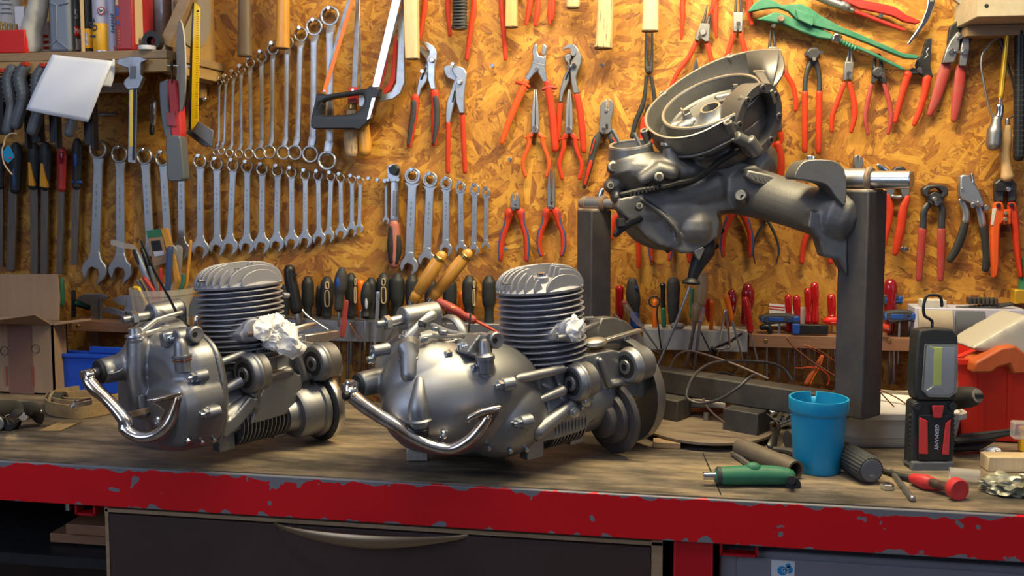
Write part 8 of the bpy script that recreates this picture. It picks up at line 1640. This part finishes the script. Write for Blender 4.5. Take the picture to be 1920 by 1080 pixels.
b=MB();b.prism([onY(x,y,yc-.006)for x,y in((217,120),(222,110),(242,106),(262,106),(275,112),(264,118),(263,140),(268,146),(260,166),(238,168),(231,158),(233,150),(242,142),(240,128))],(0,.012,0));jw=b.build('slider_jaws',M['steel'],cl,bev=.0015);b=MB();b.prism([onY(x,y,yc-.0066)for x,y in((244,124),(255,124),(254,148),(243,148))],(0,.0008,0));b.build('display',M['greydrawer'],jw)
ym=SY-.004
mt_=thing('folding_lamp',onY(320,250,ym),'red and dark grey folding work light hanging under the shelf corner','work light')
b=MB();b.prism([onY(x,y,ym)for x,y in crom([(298,158),(305,152),(316,151),(316,200),(322,255),(308,254),(300,205)],3,True)],(0,.026,0));b.build('grey_half',M['greydrawer'],mt_,bev=.003)
b=MB();b.prism([onY(x,y,ym-.001)for x,y in crom([(314,151),(326,151),(331,162),(336,205),(338,258),(322,258),(317,200)],3,True)],(0,.027,0));rh=b.build('red_half',M['lampred'],mt_,bev=.003)
b=MB();b.prism([onY(x,y,ym-.003)for x,y in((311,211),(328,210),(331,237),(313,236))],(0,.003,0));b.build('button',M['oilred'],rh,bev=.001)
b=MB();b.prism([onY(x,y,ym-.008)for x,y in crom([(310,262),(315,255),(330,254),(338,262),(344,325),(342,337),(330,340),(314,336),(312,300)],3,True)],(0,.028,0));b.build('lower_half',M['greydrawer'],mt_,bev=.003)
def sheet(name,label,grid,yf,bulge,grp=None):
 nu,nv=14,14;b=MB();vs=[]
 (p00,p10,p11,p01)=grid
 for j in range(nv+1):
  for i in range(nu+1):
   u,v=i/nu,j/nv
   x=(p00[0]*(1-u)+p10[0]*u)*(1-v)+(p01[0]*(1-u)+p11[0]*u)*v;y=(p00[1]*(1-u)+p10[1]*u)*(1-v)+(p01[1]*(1-u)+p11[1]*u)*v
   x+=5*math.sin(math.pi*v)*(u-.2);q=onY(x,y,yf);q.y+=-bulge*math.sin(math.pi*v*.9)*(.7+.3*u)+.006*math.sin(5*u+3*v)-.02*v;vs.append(q)
 fs=[(j*(nu+1)+i,j*(nu+1)+i+1,(j+1)*(nu+1)+i+1,(j+1)*(nu+1)+i)for j in range(nv)for i in range(nu)]
 b.add(vs,fs);o=b.build(name,M['paper'],None,label=label,cat='paper',ang=80,group=grp);m=o.modifiers.new('s','SOLIDIFY');m.thickness=.0003;return o
sheet('paper_sheet','large blank white paper sheet hanging curved from the shelf edge',((98,102),(215,115),(174,230),(61,207)),SY-.012,.012)
sheet('paper_sheet','small strip of a second white paper behind the large sheet',((200,108),(218,112),(215,164),(198,162)),SY+.004,.002)
zk=Z(0,110,4.91);yk=SY-.006
def clampy(pts,w,label,orange=None,sub=True):
 V=[onY(zk.o[0]+x/zk.k,zk.o[1]+y/zk.k,yk)for x,y,_ in crom(pts,6)];k=(onY(100,200,yk)-onY(0,200,yk)).length/100/4.91
 root=thing('bar_clamp',V[0],label,'clamp','grey handled clamps under the shelf')
 MB().tube(V,[p[2]*k/2 for p in crom(pts,6)],up=(0,1,0),flat=.9,n=14,sq=3).build('handle',M['label_grey' if False else 'greydrawer'],root)
 b=MB()
 for i in range(2,9):q=V[i*len(V)//16];b.ball(q+Vector((-.008,-.0135,0)),.0014,8);b.ball(q+Vector((.004,-.0140,0)),.0014,8)
 b.build('grip_studs',M['greydrawer'],root)
 if orange:
  b=MB();q=onY(zk.o[0]+orange[0]/zk.k,zk.o[1]+orange[1]/zk.k,yk-.004);b.box(q,(.014,.014,.010));b.build('orange_release',M['redgrip'],root,bev=.002)
 q=V[0];e=V[-1]
 MB().box((q.x+.012,yk+.028,(q.z+e.z)/2-.02),(.007,.018,(q.z-e.z)*1.25)).build('bar',M['blacksteel'],root,bev=.001)
 return root
clampy([(115,90,84),(80,190,92),(95,340,92),(105,440,76),(90,560,84),(72,670,84)],1,'grey handled clamp, leftmost full handle with the blue tag',(20,112))
clampy([(235,65,84),(185,180,96),(215,320,100),(205,420,90),(170,530,92),(145,615,88)],1,'grey handled clamp right of the tagged one',(235,52))
clampy([(395,85,80),(350,180,92),(345,320,96),(365,450,90),(330,570,92),(300,670,90)],1,'grey handled clamp whose grip end shows just below the paper corner',(405,62))
clampy([(740,200,80),(690,380,84),(670,560,80),(635,690,78)],1,'grey handled clamp mostly hidden behind the paper, tip showing')
for i,(x,y0_,y1_,w,lb)in enumerate(((495,480,770,84,'black clamp bar end below the middle of the paper'),(812,560,795,80,'black clamp bar end below the right corner of the paper'),(340,660,775,110,'black clamp head under the third grey handle'),(10,180,700,70,'black clamp bar at the left picture edge'))):
 a_=onY(zk.o[0]+x/4.91,zk.o[1]+y0_/4.91,yk+.03);c_=onY(zk.o[0]+(x+10)/4.91,zk.o[1]+y1_/4.91,yk+.03);MB().beam(a_,c_,.0044*w/20,.010,up=(0,1,0)).build('clamp_bar',M['blackplastic'],None,bev=.001,label=lb,cat='clamp bar',group='black clamp bars')
tg=thing('blue_tag',onY(12,300,yk-.02),'small blue paper tag tied on a string to the leftmost clamp','tag')
b=MB();b.prism([onY(zk.o[0]+x/4.91,zk.o[1]+y/4.91,yk-.02)for x,y in((22,860),(70,795),(95,815),(133,905),(75,965),(40,930))],(0,.0008,0));t_=b.build('tag_card',M['cyan'],tg);b=MB();q=onY(19,296,yk-.0208);b.box(q,(.006,.0006,.004));b.build('red_mark',M['lampred'],t_)
MB().tube([onY(zk.o[0]+x/4.91,zk.o[1]+y/4.91,yk-.019)for x,y in crom(((150,690),(100,690),(50,730),(35,790),(20,850),(40,970),(110,1065)),4)],.0016,n=6).build('string',M['handlepale'],tg)
b=MB();a_,c_=onY(182,215,WY-.02),onY(219,214,WY-.02);b.cyl(a_,c_,.004,n=12);b.build('steel_peg',M['steel'],None,label='short steel peg on the wall right of the paper',cat='peg')
sx_=thing('socket_extension',onY(286,230,WY-.05),'small chrome tool hanging left of the red folding light','socket')
b=MB();b.tube([onY(288,y,WY-.05)for y in(180,190,205,212,232)],[.004,.009,.008,.007,.007],n=14);b.build('sleeve',M['chrome'],sx_);b=MB();b.tube([onY(285,y,WY-.05)for y in(234,240,250)],[.004,.0065,.006],n=12);b.build('tip',M['blackgrip'],sx_)
# left end of the bench
qb=bench(40,752);BX=onZ(103,742,BZ)
cb_=thing('cardboard_box',(BX.x-.13,BX.y+.06,BZ),'open brown cardboard box with raised flaps at the left end of the bench','box')
bxr=Vector((BX.x,BX.y));yb=BX.y
ztop=onY(103,608,yb).z
b=MB();W_=.30;D_=min(.12,BY-yb-.004)
th=.004
b.box((bxr.x-W_/2,yb+th/2,(BZ+ztop)/2),(W_,th,ztop-BZ-.001));b.box((bxr.x-th/2,yb+D_/2,(BZ+ztop)/2),(th,D_,ztop-BZ-.001));b.box((bxr.x-W_/2,yb+D_-th/2,(BZ+ztop)/2),(W_,th,ztop-BZ-.001));b.box((bxr.x-W_/2,yb+D_/2,BZ+.003),(W_,D_,.004))
bb_=b.build('box_walls',M['cardboard'],cb_,smooth=False)
zb2=onY(60,516,yb+D_).z
b=MB();b.prism([Vector((onY(x,y,yb+D_).x,yb+D_-.002,onY(x,y,yb+D_).z))for x,y in((-60,514),(108,514),(112,560),(110,600),(-60,600))],(0,.004,0));b.build('back_flap',M['cardboard'],cb_,smooth=False)
fr0=Vector((bxr.x,yb,ztop));ff=[Vector((bxr.x,yb,ztop)),Vector((bxr.x-W_,yb,ztop)),onY(-60,606,yb-.09),onY(65,588,yb-.09)]
b=MB();b.add(ff+[p+Vector((0,0,-.003))for p in ff],[(0,1,2,3),(7,6,5,4),(0,4,5,1),(1,5,6,2),(2,6,7,3),(3,7,4,0)]);fl_=b.build('front_flap',M['cardboard'],cb_,smooth=False)
b=MB();r0_=Vector((bxr.x,yb+.002,ztop));sf=[r0_,r0_+Vector((0,D_-.004,0)),r0_+Vector((.075,D_-.02,.010)),r0_+Vector((.075,.01,.010))];b.add(sf+[p+Vector((0,0,-.003))for p in sf],[(3,2,1,0),(4,5,6,7),(0,1,5,4),(1,2,6,5),(2,3,7,6),(3,0,4,7)]);b.build('side_flap',M['cardboard'],cb_,smooth=False)
mk('brown_tape',(.20,.10,.075),.4);mk('box_print',(.30,.05,.035),.6)
a_,c_=onY(13,615,yb-.001),onY(64,740,yb-.001);b=MB();b.box(((a_.x+c_.x)/2,yb-.0006,(BZ+ztop)/2),(c_.x-a_.x,.0008,ztop-BZ-.004));b.build('packing_tape',M['brown_tape'],bb_)
for x in(12,62):q=onY(x,705,yb-.002);b=MB();b.box((q.x,yb-.0012,q.z),(.004,.0006,.045));b.build('red_print',M['box_print'],bb_)
b=MB()
for x,y in((8,658),(67,654)):b.torus(onY(x,y,yb-.0012),(0,1,0),.010,.0006,20,6)
b.build('hand_hole_print',M['blackgrip'],bb_)
q0=onZ(98,735,BZ);yv=q0.y;x0_=q0.x;zt2=onY(98,662,yv).z
bn_=thing('blue_bin',(x0_+.15,yv+.05,BZ),'blue plastic storage bin at the back left behind the first engine','bin')
b=MB();w_=.30;dd_=max(BY-yv-.004,.04)
def rr4(e,z):return[Vector((x0_-e,yv-e,z)),Vector((x0_+w_+e,yv-e,z)),Vector((x0_+w_+e,yv+dd_,z)),Vector((x0_-e,yv+dd_,z))]
def rin(z):return[Vector((x0_+.004,yv+.004,z)),Vector((x0_+w_-.004,yv+.004,z)),Vector((x0_+w_-.004,yv+dd_-.004,z)),Vector((x0_+.004,yv+dd_-.004,z))]
b.rings([rr4(-.003,BZ+.001),rr4(0,zt2-.010),rr4(.004,zt2-.008),rr4(.004,zt2),rin(zt2),rin(BZ+.004)]);bo=b.build('bin_body',M['bluebox'],bn_,bev=.001)
b=MB();b.box((x0_+.075+.09,yv+dd_-.004,zt2+.004),(.18,.006,.014));b.build('raised_back',M['bluebox'],bo,bev=.001)
def ribbon(pts,h,name,mt,root,z0=0,th=.0035):
 cp=crom(pts,6);V=[onb(x,y,0)for x,y in cp];n=len(V);rs=[]
 for i,p in enumerate(V):
  t=(V[min(i+1,n-1)]-V[max(i-1,0)]);t.z=0;t.normalize();s_=Vector((-t.y,t.x,0))*th/2
  rs.append([p-s_+Vector((0,0,z0+.0008)),p+s_+Vector((0,0,z0+.0008)),p+s_+Vector((0,0,z0+h)),p-s_+Vector((0,0,z0+h))])
 b=MB();b.rings(rs);return b.build(name,M[mt],root,bev=.0006)
sc_=thing('strap_coil',bench(150,780),'coil of woven brown webbing strap left of the first engine','strap')
ribbon([(240,768),(200,778),(150,786),(105,782),(87,773),(92,762),(120,752),(150,748)],.030,'outer_turn','strap',sc_)
ribbon([(240,764),(200,772),(150,779),(112,776),(98,770),(106,762),(130,756)],.032,'second_turn','strap',sc_)
ribbon([(240,760),(200,767),(150,772),(120,770),(110,766),(118,761),(150,757),(170,756)],.030,'inner_turn','strap',sc_)
e_=[onb(*p,.0006)for p in((72,809),(112,809),(150,792),(118,790))];b=MB();b.prism(e_,(0,0,.0022));b.build('loose_end',M['strap'],sc_,bev=.0005)
b=MB();a_=onb(135,765,.034);b.cyl(a_,onb(150,752,.046),.0075,n=16);b.beam(onb(140,758,.043),onb(172,752,.046),.022,.010);b.build('steel_hook',M['chrome_worn'],sc_,bev=.001)
rt=thing('ratchet_strap',bench(40,790),'dark ratchet strap buckle with metal levers at the left bench edge','ratchet strap')
b=MB();b.beam(onb(12,788,.022),onb(58,772,.030),.020,.004,up=HF);b.cyl(onb(49,778,.027),onb(49,778,.027)-HF*.012,.011,n=20);o=b.build('lever',M['chrome_worn'],rt,bev=.001)
b=MB();b.cyl(onb(-4,792,.016)-HF*.01,onb(-4,792,.016)+HF*.02,.016,n=24);b.torus(onb(-2,790,.016)-HF*.012,HF,.012,.002,24,6);b.build('spool',M['steel'],rt)
b=MB();b.cyl(onb(20,795,.012)-HF*.008,onb(20,795,.012)+HF*.02,.012,n=20);b.build('toothed_wheel',M['blacksteel'],rt)
b=MB();cp=crom([(*onb(-30,772,.045),.0),(*onb(0,768,.042),0),(*onb(30,767,.040),0),(*onb(60,768,.040),0),(*onb(70,775,.030),0),(*onb(68,785,.014),0)],5);b.tube([p[:3]for p in cp],.015,up=HF,flat=.3,n=10,sq=5)
cp=crom([(*onb(-30,768,.055),.0),(*onb(0,764,.056),0),(*onb(28,764,.052),0),(*onb(30,772,.044),0)],5);b.tube([p[:3]for p in cp],.014,up=HF,flat=.35,n=10,sq=5)
b.cyl(onb(20,778,.014)-HF*.01,onb(20,778,.014)+HF*.03,.013,n=16);b.build('folded_strap',M['strapdark'],rt)
ro=thing('strap_roll',bench(105,752),'dark strap roll with orange stripe standing before the blue bin','strap')
q=onb(106,752,.020);b=MB();b.lathe(q-HR*.015,HR,[(0,.013),(0,.0195),(.032,.0195),(.032,.013)],32,cap0=False,cap1=False);o=b.build('roll',M['strapdark'],ro);b=MB();b.lathe(q-HR*.009,HR,[(0,.0199),(.006,.0199)],32,cap0=False,cap1=False);b.build('orange_stripe',M['strap'],o)
b=MB();b.tube([onb(77,770,.048),onb(78,778,.020),onb(86,780,.006)],[.0016,.0022,.0016],n=8);b.build('wire_hook',M['zinc'],ro)
# clear tub with pens on the left strip
yp=WY-.085
zp=Z(200,410,5.144)
P5=lambda x,y,yy=yp:onY(200+x/5.144,410+y/5.144,yy)
a_,c_=P5(262,700),P5(815,660);rc=(c_.x-a_.x)/2;cx=(a_.x+c_.x)/2;cy=yp;ztp=(a_.z+c_.z)/2+.004
zbt=onY(300,612,yp).z
pt=thing('pen_tub',(cx,cy,zbt),'clear plastic tub full of pens and pencils on the wall strip','tub')
cy=yp-.0
b=MB();b.lathe((cx,cy,zbt),(0,0,1),[(0,rc*.84),(.002,rc*.86),(ztp-zbt-.014,rc*.95),(ztp-zbt-.013,rc*1.0),(ztp-zbt,rc*1.01),(ztp-zbt,rc*.97),(.003,rc*.83),(.002,0)],48,cap1=False,sx=1);b.build('tub_body',M['frost'],pt)
def pen(name,label,cat,pts,mt,sub=None,flat=1,sq=0,off=0):
 yy=yp+off;V=[P5(x,y,yy)for x,y,w in crom(pts,4)];k=(P5(100,0,yy)-P5(0,0,yy)).length/100
 V.append(Vector((V[-1].x*.5+cx*.5,V[-1].y,max(zbt+.012,V[-1].z-.05))));W_=[w*k/2 for x,y,w in crom(pts,4)];W_.append(W_[-1]*.8)
 root=thing(name,V[-1],label,cat,'things in the clear tub');MB().tube(V,W_,up=(0,1,0),flat=flat,n=12,sq=sq).build('shaft',M[mt],root)
 for s in sub or[]:MB().tube([P5(x,y,yy-.004)for x,y,w in crom(s[2],3)],[w*k/2 for x,y,w in crom(s[2],3)],up=(0,1,0),flat=.4,n=10).build(s[0],M[s[1]],root)
pen('ruler','clear plastic ruler sticking out left from the pen tub','ruler',[(55,228,50),(160,258,52),(260,285,44),(330,420,40),(380,620,30)],'frost',flat=.15,sq=6)
pen('cutter_knife','grey and black cutter knife leaning left in the pen tub','knife',[(270,320,50),(330,440,60),(400,610,56)],'wrench',[('black_grip','blackgrip',[(262,310,34),(290,380,36),(310,440,20)])],flat=.5,sq=4)
pen('pen','long black pen behind the grey cutter in the pen tub','pen',[(340,290,30),(380,400,44),(440,600,40)],'blackplastic',off=.02)
pen('pen','grey pen beside the long black pen in the tub','pen',[(420,470,36),(445,560,40),(470,640,36)],'greydrawer',off=-.01)
pen('marker','navy blue marker standing upright in the pen tub','marker',[(612,285,46),(606,430,50),(598,610,46)],'bluegrip',sq=5)
pen('folding_rule','amber wooden rule right of the navy marker','ruler',[(640,360,44),(662,480,50),(690,620,52)],'honey',flat=.3,sq=6,off=.006)
pen('cutter_knife','clear cutter knife in the right of the pen tub','knife',[(690,290,86),(690,420,78),(690,540,50)],'frost',flat=.3,sq=5,off=.018)
pen('pencil','tall orange pencil at the right rim of the pen tub','pencil',[(812,215,26),(795,400,30),(772,630,28)],'honey',off=.01)
pen('pencil','red pencil leaning at the front left of the pen tub','pencil',[(365,570,34),(400,620,40),(450,690,34)],'redpaint',off=-.02)
pen('pencil','thin brown pencil left of the red one in the tub','pencil',[(330,580,16),(380,660,18)],'honeypale',off=-.02)
pen('pen','yellow pen tip at the left rim of the tub','pen',[(265,662,26),(310,668,30)],'yellow',off=-.02)
pen('pen','dark grey pen between the yellow tip and the brown pencil','pen',[(300,600,34),(340,660,34)],'greydrawer',off=-.015)
pen('pen','green pen at the right rim of the tub','pen',[(742,540,26),(738,600,32),(730,650,34)],'greengrip',off=-.005)
pen('marker','small red capped tube in the middle of the tub','marker',[(522,490,30),(520,540,34),(520,600,30)],'redpaint',off=-.01)
bx_=thing('pencil_box',P5(500,500,yp),'tilted brown and green pencil box with black pencils in the clear tub','box')
b=MB();fpts=[(380,118),(520,96),(590,420),(450,470)];b.prism([P5(x,y,yp+.012)for x,y in fpts],(0,.014,0));pb=b.build('carton',M['cardboard'],bx_,bev=.0008)
b=MB();b.prism([P5(x,y,yp+.0112)for x,y in((380,118),(520,96),(536,168),(396,188))],(0,.0008,0));b.build('green_panel',M['greengrip'],pb);b=MB();b.prism([P5(x,y,yp+.0112)for x,y in((424,216),(512,206),(548,350),(452,364))],(0,.0008,0));b.build('black_pencils',M['blackplastic'],pb)
b=MB();b.prism([P5(x,y,yp+.0116)for x,y in((522,98),(578,90),(620,250),(590,340))],(0,.010,0));b.build('amber_side',M['honey'],pb)
b=MB();b.prism([P5(x,y,yp+.0105)for x,y in((448,318),(544,308),(552,352),(458,368))],(0,.0008,0));b.build('grey_pencil_ends',M['lav'],pb)
scr=thing('scraper',onY(370,600,RY-.01),'grey trapezoid scraper blade standing left of the first cylinder','scraper')
b=MB();b.prism([onY(x,y,RY-.01)for x,y in((362,556),(392,556),(400,593),(347,593))],(0,.0025,0));b.build('blade',M['greydrawer'],scr,bev=.0005);b=MB();b.tube([onY(368,y,RY-.01)for y in(594,602,620)],[.006,.008,.008],n=14);b.build('ferrule',M['chrome'],scr)
